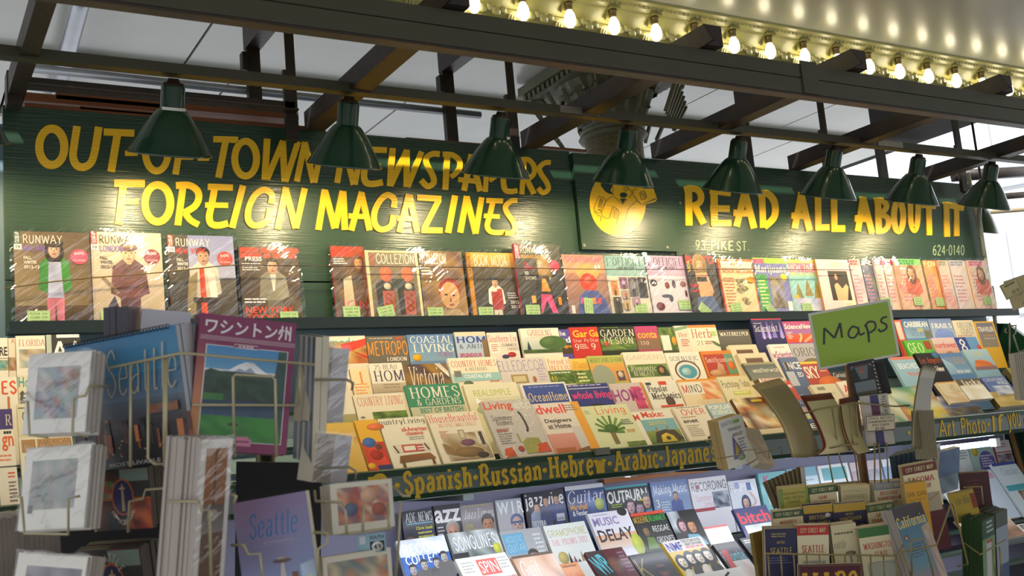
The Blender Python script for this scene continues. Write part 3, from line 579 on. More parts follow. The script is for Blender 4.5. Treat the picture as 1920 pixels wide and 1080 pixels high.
# ================================================================== LAMPS
lpx = ((326, 160), (656, 195), (941, 220), (1181, 245), (1388, 262), (1568, 282), (1725, 298), (1862, 312))
WHITECHIP = mat('chipped_white', 'd8d5c8', .5); INNER = mat('white_enamel_inside', 'e8e2d0', .4)
def lamp(x, i, y=3.222, label=None, z=None, light=True):
    z = (z or ZR0)-.009
    t = empty('pendant_lamp', (x, y, z)); t.rotation_euler = (math.radians(21), 0, 0)
    tag(t, label or ('leftmost' if i == 0 else ('second', 'third', 'fourth', 'fifth', 'sixth', 'seventh', 'eighth')[i-1])+' green cone lamp from the left on the rail', 'lamp', 'green cone lamps along the rail')
    MB().lathe([(0, .0), (.016, 0), (.02, -.012), (.03, -.014), (.034, -.022)], 16).build('stem', STEELD, t)
    MB().lathe([(0, -.018), (.032, -.02), (.037, -.026), (.0375, -.095), (.041, -.1)], 20).build('neck', LAMPG, t)
    MB().lathe([(.041, -.098), (.047, -.102), (.06, -.118), (.082, -.15), (.108, -.197), (.127, -.232), (.131, -.237), (.129, -.239), (.124, -.234), (.105, -.2), (.08, -.155), (.058, -.124), (.045, -.108), (.02, -.104)], 36).build('shade', LAMPG, t)
    if i in (0, 2, 3):
        MB().lathe([(.0425, -.09), (.0425, -.102), (.046, -.106)], 20, None, (-2.6, -1.3, -.9)[(0, 2, 3).index(i)], (-.4, -.6, -.2)[(0, 2, 3).index(i)]).build('bare_patch', WHITECHIP, t)
    MB().lathe([(0, -.222), (.012, -.22), (.026, -.205), (.03, -.188), (.024, -.165), (.014, -.145), (.013, -.11), (0, -.11)], 16).build('bulb', mat('lamp_bulb', 'fff', .2, emit=('ffe0a0', 30)), t)
    if y > 3.8: MB().tube([(0, 0, -.01), (0, (3.4-z)*math.sin(math.radians(21)), (3.4-z)*math.cos(math.radians(21)))], .008, 8).build('rod', STEELD, t)
    if light:
        ld = bpy.data.lights.new('lamp_light', 'SPOT'); ld.energy = LAMP_W*4; ld.color = (1, .80, .46); ld.shadow_soft_size = .028; ld.spot_size = math.radians(155); ld.spot_blend = .35
        lo = bpy.data.objects.new('lamp_light', ld); COL.objects.link(lo); lo.parent = t; lo.location = (0, 0, -.226)
for i, (a, b) in enumerate(lpx): lamp(atY(a, b, 3.222).x, i)
lamp(atY(1850, 400, 4.0).x, 7, 4.0, 'dark lamp shade half hidden beyond the right end of the sign', atY(1850, 360, 4.0).z)
lamp(.185, 0, 3.222, 'lamp cut off by the left picture edge')
# ================================================================== MAGAZINE RACKS
def plane(o, a, off): d = Vector((0, math.cos(a), math.sin(a))); n = Vector((0, -math.sin(a), math.cos(a))); return o+n*off, d, n
PL = {'A': plane(Vector((0, 3.648, ZL+.0045)), math.radians(85), 0), 'A2': plane(Vector((0, 3.648, ZL+.0045)), math.radians(85), .018)}
ROWS = {'B': (1000, 617, 3.58, 80, .275), 'C': (1000, 672, 3.465, 71, .275), 'D': (1000, 720, 3.35, 65, .27), 'E': (1000, 757, 3.235, 57, 0),
        'F': (1000, 922, 3.66, 82, .275), 'G': (1000, 995, 3.46, 61, .275), 'H': (1100, 1034, 3.25, 46, .275), 'I': (1300, 1075, 3.06, 45, .2)}
REST = {}
for r_, (a_, b_, y_, an, dn_) in ROWS.items():
    p_ = atY(a_, b_, y_); PL[r_] = plane(Vector((0, p_.y, p_.z)), math.radians(an), 0)
    REST[r_] = -dn_ if dn_ else -(p_.z-1.522)/math.sin(math.radians(an))
PL['X'] = plane(PL['E'][0], math.radians(57), .03); REST['X'] = REST['E']+.01
VIS = {'B': .105, 'C': .115, 'D': .12, 'F': .145, 'G': .16, 'H': .2, 'I': .15}
rk = empty('magazine_rack', (0, 3.4, 0)); tag(rk, 'long sloping green rack with yellow lettered front board', 'rack')
def rpart(name, mb, m, par=None):
    o = mb.build(name, m); o.parent = par or rk; o.matrix_parent_inverse = (par or rk).matrix_world.inverted(); return o
RACKG = mat('rack_green_paint', '123c27', .3, coat=.4, noise=(5, '0c2b1c', .7)); X0, X1 = .1, 5.36; DULL = mat('dull_dark_green', '1c2420', .8)
rpart('slope_board', MB().prism([(3.165, 1.455), (3.72, 1.66), (3.72, 1.63), (3.165, 1.44)], X0, X1), BLUEWALL)
for r_ in 'BCDFGHI':
    q, d2, n2 = PL[r_]; p_ = q+d2*(REST[r_]-.001); zz = p_.z-.022*math.cos(math.radians(ROWS[r_][3]))-.002; rpart('step_shelf', MB().box(X0, X1, p_.y-.01, p_.y+.045, zz-.012, zz), RACKG)
# front board with the languages
BZ1 = atY(690, 886, 3.03).z; BZ0 = BZ1-.095; BY = 3.03
prof = [(BY+.012, BZ1+.004), (BY+.002, BZ1), (BY-.004, BZ1-.02), (BY-.004, BZ0+.015), (BY+.003, BZ0), (BY+.03, BZ0-.004), (BY+.04, BZ1)]
band = rpart('front_board', MB().prism(prof, X0, X1), RACKG)
def bx(px, py): return (atY(px, py, BY-.004).x-X0)/(X1-X0)
for wd, a, b, py in (('n', 690, 727, 905), ('·', 741, 748, 905), ('Spanish', 755, 884, 900), ('·', 888, 894, 890), ('Russian', 897, 1014, 885), ('·', 1018, 1023, 875), ('Hebrew', 1027, 1136, 870), ('·', 1139, 1145, 862), ('Arabic', 1148, 1233, 855), ('·', 1236, 1240, 850), ('Japanese', 1243, 1356, 845), ('·', 1700, 1704, 800), ('Art', 1757, 1789, 795), ('Photo', 1799, 1846, 790), ('·', 1850, 1853, 787), ('If', 1857, 1882, 785), ('you', 1888, 1912, 782), ('don', 1918, 1950, 780)):
    lowd = any(c in 'pgyj' for c in wd)
    bp = PM(X1-X0, .095)
    if wd == '·': bp.E(bx((a+b)/2, py), .5, .0018, .09, 'd9b21c')
    else: bp.T(wd, bx(a, py), .06, bx(b, py), .98 if lowd else .86, 'd2aa1e', 'B' if py > 840 else 'k')
    o = bp.build('painted_word' if wd != '·' else 'painted_dot', None, None, MATTEPRINT); o.parent = band; o.matrix_world = frame(Vector((X0, BY-.0052, BZ0)), Vector((1, 0, 0)), Vector((0, 0, 1))); o.matrix_parent_inverse = Matrix()
P_ = atY(1130, 846, BY-.01); rpart('clip', MB().box(P_.x-.03, P_.x+.03, BY-.012, BY+.02, P_.z-.012, P_.z+.012), mat('clip_metal', '6a6a5c', .4, .5))
rpart('under_shelf', MB().box(X0, X1, 3.075, 3.74, BZ0+.03, BZ0+.045), DULL)
for px, lb in ((905, 0), (1425, 0), (1700, 0)): p_ = atY(px, 930, 3.1); rpart('support_bracket', MB().box(p_.x-.02, p_.x+.02, 3.2, 3.73, BZ0-.03, BZ0+.03), DULL)
for x in (X0-.03, X1): rpart('end_panel', MB().prism([(3.06, 0), (3.06, BZ1-.02), (3.6, BZ1+.48), (3.72, BZ1+.5), (3.72, 0)], x, x+.03), RACKG)
# lower rack
rpart('lower_slope_board', MB().prism([(3.02, .8), (3.73, 1.0), (3.73, .97), (3.02, .77)], X0, X1), mat('lavender_board', '4c4a58', .6))
rpart('lower_back_board', MB().box(X0, X1, 3.73, 3.755, .2, 1.42), mat('lavender_back', '8a88a0', .6))
p0, p1 = atY(1135, 900, 3.68), atY(1330, 872, 3.68)
tag(MB().box(p0.x, p1.x, 3.69, 3.715, 1.375, 1.425).build('wood_board', mat('orange_plywood', 'b0703a', .5, noise=(5, '8d5426', .7, (.4, 3, 3)))), 'orange plywood strip under the front board', 'board')
# fluorescent tubes below the front board
TUBEM = mat('tube_glow', 'fff', .3, emit=('dfe6ff', TUBE))
for x, L_, lb in ((1.75, 1.15, 'fluorescent tube above the music magazines'), (3.05, 1.1, 'fluorescent tube behind the map spinner'), (4.13, .6, 'bright fluorescent tube under the right front board')):
    t = empty('tube_light', (x, 3.13, BZ0+.008 if x < 4 else BZ0-.04)); tag(t, lb, 'light', 'tubes under the rack')
    MB().lathe([(.0, -L_/2), (.013, -L_/2), (.013, L_/2), (0, L_/2)], 12, Matrix.Rotation(math.pi/2, 4, 'Y')).build('tube', TUBEM, t)
    for s_ in (-1, 1): MB().box(s_*L_/2-.015, s_*L_/2+.015, -.018, .018, -.018, .02).build('end_cap', mat('tube_cap', 'ccc', .4), t)
    ld = bpy.data.lights.new('tube_area', 'AREA'); ld.shape = 'RECTANGLE'; ld.size = L_; ld.size_y = .03; ld.energy = TUBE_W; ld.color = (.86, .92, 1)
    lo = bpy.data.objects.new('tube_area', ld); COL.objects.link(lo); lo.parent = t; lo.location = (0, .02, -.02); lo.rotation_euler = (math.radians(28), 0, 0)
# ------------------------------------------------------------------ one magazine
BODYM = {}
def body_mat(c):
    if c not in BODYM: BODYM[c] = mat('spine_'+c, c, .4)
    return BODYM[c]
def sheet(name, w, h, th, spine, parent=None, mw=None):
    """page block: paper edges, spine at the left"""
    mb = MB().box(0, w, 0, h, -th, 0); me_o = mb.build(name, PAPER, parent, mw); me = me_o.data; me.materials.append(body_mat(spine))
    for p in me.polygons:
        c = p.center
        if c.x < w*.01 or c.z > -th*.01: p.material_index = 1
    return me_o
def sticker(par, u, v, w, h, rot=0, sw=.068, sh=.045, c='a8c890'):
    pm = PM(sw, sh, .0); pm.R(0, 0, 1, 1, c); pm.S([(.04, .06), (.96, .06), (.96, .94), (.04, .94), (.04, .06)], .012, '4a6a40', False)
    for i, t in enumerate(('PLEASE ASK', 'CLERK FOR', 'THIS TITLE')): pm.T(t, .12+.03*i, .14+.28*i, .9-.02*i, .31+.28*i, '3f5a3a', 'k')
    return pm.build('clerk_sticker', par, Matrix.Translation((u*w-sw/2, (1-v)*h-sh/2, .0052)) @ Matrix.Rotation(rot, 4, 'Z'), MATTEPRINT)
def bag(par, w, h, seed, film=None, z=.0025, over=.012):
    r = random.Random(seed); nx, ny = 7, 9; vs = []; fs = []
    for j in range(ny+1):
        for i in range(nx+1):
            ed = i in (0, nx) or j in (0, ny)
            vs.append((-over+(w+2*over)*i/nx+(r.random()-.5)*.004, (h+over)*j/ny+(r.random()*.004 if j else 0), z+(-.001 if ed else r.random()*.003)))
    fs = [(j*(nx+1)+i, j*(nx+1)+i+1, (j+1)*(nx+1)+i+1, (j+1)*(nx+1)+i) for j in range(ny) for i in range(nx)]
    return MB().add(vs, fs, True).build('plastic_bag', film or FILM, par)
PLACED = {}
def mag(row, x0, x1, y, label, bg, fn, spine=None, th=.012, h=None, grp=None, stk=None, bagged=False, dx=0, name='magazine', tilt=0, srot=0):
    o, d, n = PL[row]; a = atP(x0, y, o, n); b = atP(x1, y, o, n); s = (a-o).dot(d); ax, bx_ = a.x, b.x
    for (c0, c1, c2, c3) in PLACED.setdefault(row, []):
        if s > c2 and (s-.1 < c3 or row != 'X'):
            if c0 <= ax < c1 and c1-ax < .6*(bx_-ax): ax = c1+.0008
            elif c0 < bx_ <= c1 and bx_-c0 < .6*(bx_-ax): bx_ = c0-.0008
    a.x = ax; b.x = bx_; w = b.x-a.x
    if row in ('A', 'A2'): h = s; hv = h
    elif row in ('E', 'X'): h = min(h or 9, s-REST[row]); hv = h
    else: h = s-REST[row]; hv = min(VIS[row], h)
    PLACED[row].append((ax, bx_, s-h, s))
    org = Vector((a.x, o.y, o.z))+d*(s-h); M = frame(org, Vector((1, 0, 0)), d)
    if tilt: M = M @ Matrix.Translation((w/2, h/2, .004)) @ Matrix.Rotation(math.radians(tilt), 4, 'Z') @ Matrix.Translation((-w/2, -h/2, 0))
    t = sheet(name, w, h, th, spine or bg, None, M); tag(t, label, 'magazine', grp or {'A': 'bagged magazines on the ledge'}.get(row[0], 'magazines on the sloping racks'))
    pm = PM(w, hv); pm.R(0, 0, 1, h/hv, bg); fn(pm); pm.build('cover', t, Matrix.Translation((0, h-hv, 0)))
    if bagged: bag(t, w, h, int(x0))
    if stk: sticker(t, stk[0], stk[1], w, h, srot)
    return t
# ================================================================== ROW A: bagged magazines on the ledge
def runway(p, city, cc, ttl, strip, circ):
    p.R(0, 0, .085, .14, strip); p.TV('CLOSE-UP', .015, .01, .07, .13, 'eee', 's'); p.R(0, .14, .1, .2, 'eee'); p.T('19', .02, .155, .08, .19, '222', 'h')
    p.T('RUNWAY', .12, .035, .63, .135, ttl, 'n'); p.T(city, .12, .15, .12+.055*len(city), .22, cc, 'h')
    for i, t in enumerate(('FALL', 'WINTER', '2012-13')): p.T(t, .12, .27+.05*i, .12+(.1, .17, .2)[i], .305+.05*i, ttl, 's')
    p.E(.85, .27, .12, .085, circ, 20); p.T('600', .78, .215, .92, .25, 'ecc', 's'); p.T('CLICKS', .77, .3, .93, .32, 'ecc', 's')
def A1(p):
    p.R(.0, 0, 1, .8, '7f6b55', '94805c', '5b4632', '7b6540'); p.R(0, .8, 1, 1, '5a4226', '38281a'); p.person(.52, .12, .95, 'd9b598', '3a2c26', '3f8a34', 'd4768c', .95, 2)
    p.P([(.44, .33), (.6, .33), (.63, .72), (.42, .72)], 'b3b6d6'); p.E(.52, .13, .13, .045, '4c4034', 14); runway(p, 'MILAN', '8468b4', 'efe2d0', '3f5a44', 'c2486c')
mag('A', 25, 167, 433, 'bagged fashion magazine, model in green jacket and pink trousers', '8d7a63', A1, '9a4030', stk=(.29, .93), bagged=True)
def A2(p):
    p.R(0, 0, 1, 1, 'd2c2ae', 'b9a58c'); p.person(.52, .16, .98, 'e0b890', '3a2418', '6a3a3c', '5a3236', 1.1); p.E(.52, .17, .13, .05, '8d6238', 14); p.E(.52, .19, .15, .02, '6a2c30', 12); p.P([(.42, .36), (.62, .36), (.6, .44), (.44, .44)], '5b3032'); p.P([(.2, .82), (.3, .7), (.36, .84), (.3, .9), (.2, .9)], '3c2c3c'); p.S([(.14, .5), (.36, .68)], .05, '8a7358'); runway(p, 'LONDON', '7a62a8', '4b3a30', 'b03038', '933246')
mag('A', 169, 301, 434, 'bagged fashion magazine, model in plum coat and brown hat', 'c9b9a0', A2, 'b03038', stk=(.24, .93), bagged=True)
def A3(p):
    p.R(0, 0, .3, 1, '5a5048', '33302c'); p.R(.3, 0, 1, .6, '9498c6', 'b4b6d0'); p.R(.3, .5, 1, 1, '5a5248', '3c3428'); p.person(.52, .17, .95, 'd4a888', '33241c', 'c8c0b4', '3a2c26', 1.05)
    p.P([(.45, .38), (.52, .38), (.54, 1), (.44, 1)], 'd0451c'); p.P([(.56, .4), (.68, .45), (.7, .75), (.6, .75)], 'e4dcd0'); p.P([(.28, .5), (.42, .42), (.36, .9), (.22, .95)], '8b7a58'); p.R(.33, .72, .7, .78, '3a2a22'); runway(p, 'NEW YORK', 'd2402c', 'efe6dc', '9c4a2c', 'd04434')
mag('A', 313, 436, 440, 'bagged fashion magazine, model in colour-blocked orange and white coat', '6b6154', A3, '8a3a2a', bagged=True)
def A4(p):
    p.N(0, 0, 1, 1, ['4a3424', '33261e', '5c4632', '6a5a44'], 5, 6, 4); p.L(.02, .02, 1.3, .17, 2, 'd8391e', .85); p.T('PRESS', .1, .14, .38, .2, 'eee', 's'); p.L(.04, .23, .4, .34, 4, 'ddd'); p.person(.55, .2, .9, 'd0a080', '2c2018', '8a8472', '6a6454', 1.2); p.P([(.5, .38), (.6, .38), (.56, .6), (.53, .6)], 'd8d4cc'); p.L(.04, .7, .5, .78, 2, 'eee'); p.T('NEW YORK', .05, .81, .87, .9, 'e0491e', 's'); p.T('TOKYO', .06, .91, .58, .99, 'e0491e', 's')
mag('A', 446, 556, 461, 'bagged dark magazine with man in grey suit and orange lettering', '4a3828', A4, '33261e', stk=(.76, .96), bagged=True)
def A5(p):
    p.N(0, 0, 1, 1, ['6a4a30', '4b3322', '8a6a48', '5b5048'], 4, 6, 8); p.R(0, 0, 1, .15, 'b04a2c'); p.T('BOOK', .04, .01, .6, .14, 'ef3020', 'h'); p.L(.05, .17, .5, .26, 3, 'eee'); p.P([(.3, .45), (.55, .4), (.6, .95), (.25, .95)], 'd8c8a8'); p.head(.8, .22, .14, 'd09a66', '7a4a20', 2); p.T('ION', .25, .74, .95, .86, 'd83a30', 't')
mag('A', 619, 680, 461, 'bagged magazine with red block title, leftmost after the gap', '6a4a30', A5, 'b0301c', stk=(.44, .9), bagged=True)
def A6(p):
    p.R(.06, .03, .95, .97, '8a7a60', '6c6050'); p.T('COLLEZIONI', .2, .045, .96, .2, 'efe8d4', 'n'); p.TV('DONNA', .08, .04, .16, .22, 'c04030', 's')
    for u, f in ((.36, 1), (.76, -1)):
        p.P([(u-.2, .95), (u-.22, .5), (u-.08, .42), (u+.12, .5), (u+.12, .95)], '34302c'); p.P([(u-.1, .95), (u-.1, .6), (u+.12, .6), (u+.1, .95)], 'b0553a'); p.E(u, .35, .12, .12, 'e0744c', 14); p.E(u+.0, .53, .07, .05, 'dccdb4', 12)
        for j in range(3): p.S([(u-.07, .68+j*.09), (u, .63+j*.09), (u+.07, .68+j*.09), (u, .73+j*.09), (u-.07, .68+j*.09)], .018, '6b2a1c', False)
    p.P([(.44, .42), (.7, .42), (.64, .56), (.5, .56)], '3e4640')
mag('A2', 683, 781, 469, 'bagged magazine with cream border and two profiles in patterned knits', 'e6cfa0', A6, 'b05a38', stk=(.3, .93), bagged=True, srot=.2)
def A7(p):
    p.N(0, 0, 1, 1, ['8a6238', '6a4828', 'a88450', '5a4a50', '9a7840'], 5, 6, 3); p.T('COLLEZIONI', .12, .03, .62, .2, 'efe8dc', 'n'); p.TV('COLLEZ', .02, .02, .1, .18, 'ddd', 's'); p.L(.03, .24, .3, .38, 3, 'eed'); p.E(.62, .6, .25, .2, '9c3024', 18); p.E(.62, .66, .22, .2, 'c89a68', 18); p.E(.53, .65, .04, .014, '3a2418', 8); p.E(.7, .66, .04, .014, '3a2418', 8); p.P([(.62, .68), (.66, .76), (.59, .76)], '9a6a40'); p.E(.63, .8, .06, .015, 'a04838', 8); p.P([(.3, 1), (.45, .88), (.8, .86), (.95, 1)], 'b49a78')
mag('A', 783, 864, 470, 'bagged magazine with face in red headscarf', '7a5832', A7, '6a5a38', stk=(.23, .92), bagged=True)
def A8(p):
    p.R(0, 0, 1, .23, 'e4b44c', '9a7828'); p.R(0, .23, 1, 1, '4f4638', '39342c'); p.R(0, 0, .08, 1, 'c08420'); p.T('BOOK MODA', .14, .03, .8, .21, 'f0e8d4', 'n'); p.TV('BOOK MODA', .01, .05, .07, .4, '6b4a10', 's'); p.person(.5, .4, .72, 'd8b090', '2b211b', 'e6ded0', 'ded6cc', 1.1); p.R(.4, .6, .62, .88, 'a8302c'); p.R(.52, .56, .62, .63, 'c23a30'); p.E(.48, .4, .09, .025, '1d1916', 12); p.L(.72, .62, .95, .72, 3, 'ccc'); p.T('2012', .76, .74, .94, .79, 'ddd', 's'); p.T('2013', .76, .81, .94, .86, 'ddd', 's')
mag('A', 873, 966, 473, 'bagged magazine with gold top and figure in red and white dress', '4f4638', A8, 'b87c1c', stk=(.24, .92), bagged=True)
def A9(p):
    p.R(0, 0, 1, 1, '4b463c', '302d2a'); p.R(0, 0, .11, .2, 'c83a5a'); p.TV('CLOSE-UP', .02, .02, .09, .15, 'fff', 's'); p.T('23', .01, .16, .1, .2, 'eee', 'h'); p.T('RUNWAY', .13, .04, .62, .13, 'eee6d8', 'n'); p.T('BERLIN-RIO-SAO PAULO', .13, .15, .75, .2, 'e09a28', 's'); p.E(.6, .36, .15, .2, 'b08a50', 14); p.head(.53, .29, .08, 'deb494', 'b8905a', 1); p.P([(.4, .45), (.68, .45), (.8, 1), (.3, 1)], '22201f'); p.P([(.52, .48), (.6, .48), (.68, .66), (.48, .66)], 'e08a24'); p.P([(.46, .7), (.68, .7), (.78, .96), (.66, .96), (.57, .78), (.44, .96), (.4, .96)], 'd84c84'); p.R(.24, .72, .33, .82, 'e8a428'); p.R(.82, .74, .89, .85, 'e88c1c'); p.E(.84, .3, .11, .08, 'e03a58', 18); p.T('THE', .16, .26, .26, .3, 'd83858', 's'); p.T('SHOWS', .15, .31, .36, .36, 'd83858', 's'); p.T('90', .16, .38, .24, .44, 'ddd', 'h'); p.T('SHOWS', .16, .45, .4, .5, 'ddd', 'n')
mag('A2', 962, 1046, 457, 'tallest bagged magazine, model in black with pink trousers', '403c36', A9, 'b03048', stk=(.22, .92), bagged=True)
def A10(p):
    p.R(0, 0, 1, 1, 'b87c64', '8a6e64'); p.R(0, 0, 1, .3, 'e08e78', 'd89a70'); p.T('SPORTSWEAR', .06, .02, .94, .13, 'e4508c', 'n'); p.T('INTERNATIONAL', .08, .05, .9, .13, 'e85a78', 't'); p.E(.55, .28, .28, .13, 'e0a45c', 18); p.E(.55, .45, .2, .15, 'e23c24', 18); p.E(.55, .42, .1, .06, 'd86c50', 12); p.P([(.2, .95), (.28, .68), (.45, .58), (.72, .58), (.9, .72), (.98, 1), (.2, 1)], '4a5a98'); 
    for i, c in enumerate(('d8508c', '4a9a6c', 'e08a40', 'c83a50')): p.R(.3+.13*i, .7, .4+.13*i, .8, c)
    p.T('64', .74, .16, .88, .23, 'ffe', 'h'); p.R(.06, .82, .14, .95, 'ddd')
mag('A', 1052, 1130, 477, 'bagged magazine with red painted face and blue knit', 'a87460', A10, '9a4434', stk=(.7, .88), bagged=True, srot=1.5)
def off(p, bgc, kind):
    p.R(0, 0, 1, .34, bgc); p.T("L'OFFICIEL", .05, .03, .92, .17, '2a3848', 'r'); p.T('1000 MODELS', .28, .18, .78, .23, '2a3848', 's'); p.T('COLLECTIONS', .3, .26, .95, .31, 'e6eef0', 't')
    if kind:
        cs = ['c88a4a', '8a5a80', '6a6a70', '3a3a48', '4a4844', 'a08a80', '9a7c9a', 'b09a7c']
        for i, (u, v, a, b) in enumerate(((.07, .42, .24, .66), (.29, .36, .48, .55), (.5, .36, .72, .68), (.74, .36, .95, .7), (.07, .69, .26, .95), (.3, .58, .48, .72), (.54, .7, .72, .82), (.3, .75, .46, .9))):
            p.R(u, v, a, b, cs[i]); p.person((u+a)/2, v+.02, (b-v)*.95, 'dcb498', '33261f', ('d86a2c', 'c0a0c8', '8a8a94', '22222c', '333', 'a05a50', 'c8a8b8', '6a5a44')[i], '3a3034')
    else:
        for (u, v, w_, h_, c) in ((.12, .46, .09, .06, '3a2c30'), (.45, .5, .06, .06, '8a4038'), (.62, .48, .05, .07, '5a4a60'), (.86, .48, .08, .05, 'a06a78'), (.2, .85, .11, .07, '7a3034'), (.4, .68, .14, .03, '4a5468'), (.5, .72, .05, .06, '4a5468'), (.9, .64, .03, .06, '5a3a44')): p.E(u, v, w_, h_, c, 12)
mag('A', 1131, 1206, 479, 'bagged magazine with teal top and grid of small figures', 'd8d0c4', lambda p: off(p, '86b0b0', 1), '4a5a5c', stk=(.72, .88), bagged=True)
mag('A', 1208, 1281, 479, 'bagged magazine with lilac top, shoes and bags on white', 'd6cede', lambda p: off(p, 'c4a4c8', 0), '8a7a90', stk=(.8, .83), bagged=True)
def A13(p):
    p.N(0, 0, 1, 1, ['4a4440', '2f2b2c', '5b5048', '3a3a4a'], 4, 5, 5); p.T('PHOTO', .0, .02, .98, .16, 'e03038', 's'); p.E(.45, .18, .25, .2, 'a88858', 14); p.head(.45, .16, .13, 'd0a078', '9a7848', 2); p.P([(.25, .32), (.65, .3), (.8, .62), (.66, .75), (.3, .75)], 'c89a74'); p.R(.28, .38, .62, .46, '2a2624'); p.P([(.2, .72), (.75, .7), (.95, 1), (.1, 1)], '5a6c94'); p.TV('VIDA', .02, .1, .12, .3, 'e8c830', 's'); p.R(.02, .5, .3, .55, 'a02028'); p.R(.02, .6, .3, .64, 'a02028')
mag('A2', 1283, 1337, 477, 'bagged magazine with red title and blonde portrait', '3a3634', A13, '3a2c2c', stk=(.3, .84), bagged=True, srot=-.7)
def ht(p, a, b, c, leaf):
    p.R(0, 0, 1, .14, a); p.R(.04, .16, .96, .96, b); p.L(.08, .34, .4, .9, 10, c); r = random.Random(len(a)+leaf)
    for i in range(10):
        u, v = .62+r.random()*.25-.12, .4+r.random()*.45
        for k in range(5): an = -1.6+(k-2)*.5; p.S([(u, v), (u+math.cos(an)*.12, v+math.sin(an)*.08)], .03, ('8a8040', '5c6a34', 'a09050', 'b0a088')[(i+k) % 4], False)
def A14(p): ht(p, 'e8743a', 'eccfa4', 'b8643c', 1); p.R(.06, .05, .94, .17, 'f0dcc0'); p.T('HIGH TIMES', .33, .07, .68, .14, 'd8402c', 'h'); p.T('MEDICAL MARIJUANA', .08, .2, .96, .26, 'e06038', 'h'); p.E(.85, .38, .12, .06, 'd8941c', 14)
mag('A', 1344, 1408, 485, 'bagged magazine with orange border and foliage', 'e07038', A14, 'd06028', stk=(.3, .9), bagged=True, srot=.12)
def A15(p): p.R(0, 0, 1, 1, '6a6cb0', '8c8cc4'); p.R(0, 0, 1, .1, '9ac43c'); p.R(0, .02, .35, .1, 'd05878'); p.T('Marijuana', .04, .13, .98, .3, 'f4ecd8', 'b'); p.R(.02, .3, .34, .95, '48a450'); p.T('TOP', .06, .31, .32, .38, '206a30', 'h'); p.L(.06, .4, .32, .9, 8, 'd8e0a0'); p.E(.86, .35, .11, .07, 'e8d430', 16); p.N(.4, .34, .8, .9, ['8a7a54', '9a98c0', 'b0a890', '6a5a44'], 4, 5, 6); p.R(.84, .78, .98, .95, 'eee')
mag('A', 1409, 1470, 483, 'bagged magazine with green and violet cover', '7074b4', A15, '5a9a3c', stk=(.26, .82), bagged=True, srot=-.9)
def A16(p): p.R(0, 0, 1, 1, '7ec0c0', 'a8d0d4'); p.R(0, 0, 1, .07, 'd8cc5c'); p.R(.05, .07, .98, .24, 'd06a94'); p.T('HIGH TIMES', .06, .09, .97, .23, 'f6ecd4', 'n'); p.T('GREEN ON THE SCENE', .06, .25, .97, .31, 'e8d040', 'h'); [p.P([(u, v), (u+.13, v+.32), (u-.13, v+.32)], c) for u, v, c in ((.25, .42, '8a8448'), (.55, .36, 'a08c48'), (.82, .4, 'a89440'))]; p.N(.1, .72, 1, 1, ['c4b8dc', 'e0dcec', '9ab8d8'], 5, 3, 2); p.R(.08, .66, .22, .72, 'd8c040')
mag('A', 1468, 1531, 486, 'bagged turquoise magazine with three conifers', '8cc4c4', A16, '7aa8a0', stk=(.38, .9), bagged=True)
def A17(p): p.R(.62, .25, 1, 1, 'ead4bc'); p.R(.42, .03, .95, .17, 'e4d4c0'); p.L(.45, .06, .92, .15, 3, 'c8a890'); p.R(.3, .22, .9, .78, '2c2422'); p.P([(.45, .78), (.43, .5), (.52, .42), (.66, .56), (.8, .46), (.86, .52), (.76, .78)], 'd8a47c'); p.E(.5, .34, .09, .12, '3a2418', 14); p.head(.53, .33, .055, 'd8a47c', '3a2418', 1); p.L(.66, .84, .95, .95, 3, 'cdb79c')
mag('A2', 1528, 1588, 486, 'pale pink magazine with dark framed portrait, unbagged', 'e4c4c4', A17, 'b88858')
def sl(p, top, c, txt, cc):
    p.R(0, 0, 1, .12, top); p.N(0, .12, 1, 1, c, 3, 6, len(txt)+3); (p.T(txt, .05, .02, .95, .12, cc, 'h') if txt in ('H', 'R', 'FOX') else p.L(.05, .02, .95, .12, 2, cc, .8)); p.L(.08, .3, .7, .85, 8, 'c88a9c')
ADS = ((1591, 1611, 'e0b8a4', ['e4c0c8', 'd8a0b4', 'ecd4d0'], 'VOR', 'e04060', 'rose pink'), (1613, 1635, '4a4a44', ['6a6e84', '8488a4', '555a6c'], 'R', 'eee', 'slate grey'), (1637, 1651, 'd84c6c', ['e8c8b8', 'd8d0d0', 'c8a8b4'], 'L', 'fdd', 'red topped'), (1653, 1673, 'e8d8d4', ['ecdcd4', 'e4b8b4', 'ecc8b8'], 'H', 'd8389c', 'white with magenta title'), (1675, 1724, '8cc878', ['e0b494', 'd8b49c', 'c8b890', 'e08c6c'], 'modern', '3a9a44', 'green topped with posing figure'), (1729, 1755, 'ec9444', ['d8a06c', 'e4b47c', 'd89058'], 'FOX', 'fec', 'orange'), (1757, 1776, 'c8b8a4', ['dcc4b4', 'd8988c', 'c8b8b4'], 'ET', '887', 'beige striped'), (1778, 1811, 'dcdce4', ['dcd0d0', 'e0c8c0', 'ccd4d4'], 'PENT', '99a', 'pale grey'), (1813, 1848, 'e4c8cc', ['dcccbc', 'e0b4a0', 'c4ccc0'], 'GIRL', 'd06084', 'palest with tall figure'))
for i, (a, b, tp, cs, tx, tc_, nm) in enumerate(ADS):
    def fn(p, tp=tp, cs=cs, tx=tx, tc_=tc_, i=i):
        sl(p, tp, cs, tx, tc_)
        if i in (4, 8): p.person(.55, .2, .85, 'dca880', '8a5a30', 'c86a50', 'd49a78', 1.5, 2)
        if i == 1: p.P([(.6, .3), (.75, .5), (.9, .65), (.95, .5)], '8aa040'); p.E(.8, .85, .1, .12, 'c8b060', 10)
    mag('A' if i % 2 else 'A2', a, b, 486-i*.3 if i < 5 else 488, 'bagged %s magazine at the right end of the ledge' % nm, cs[0], fn, cs[1], stk=((.55, .82) if i in (2, 4, 5, 8) else None), bagged=True)
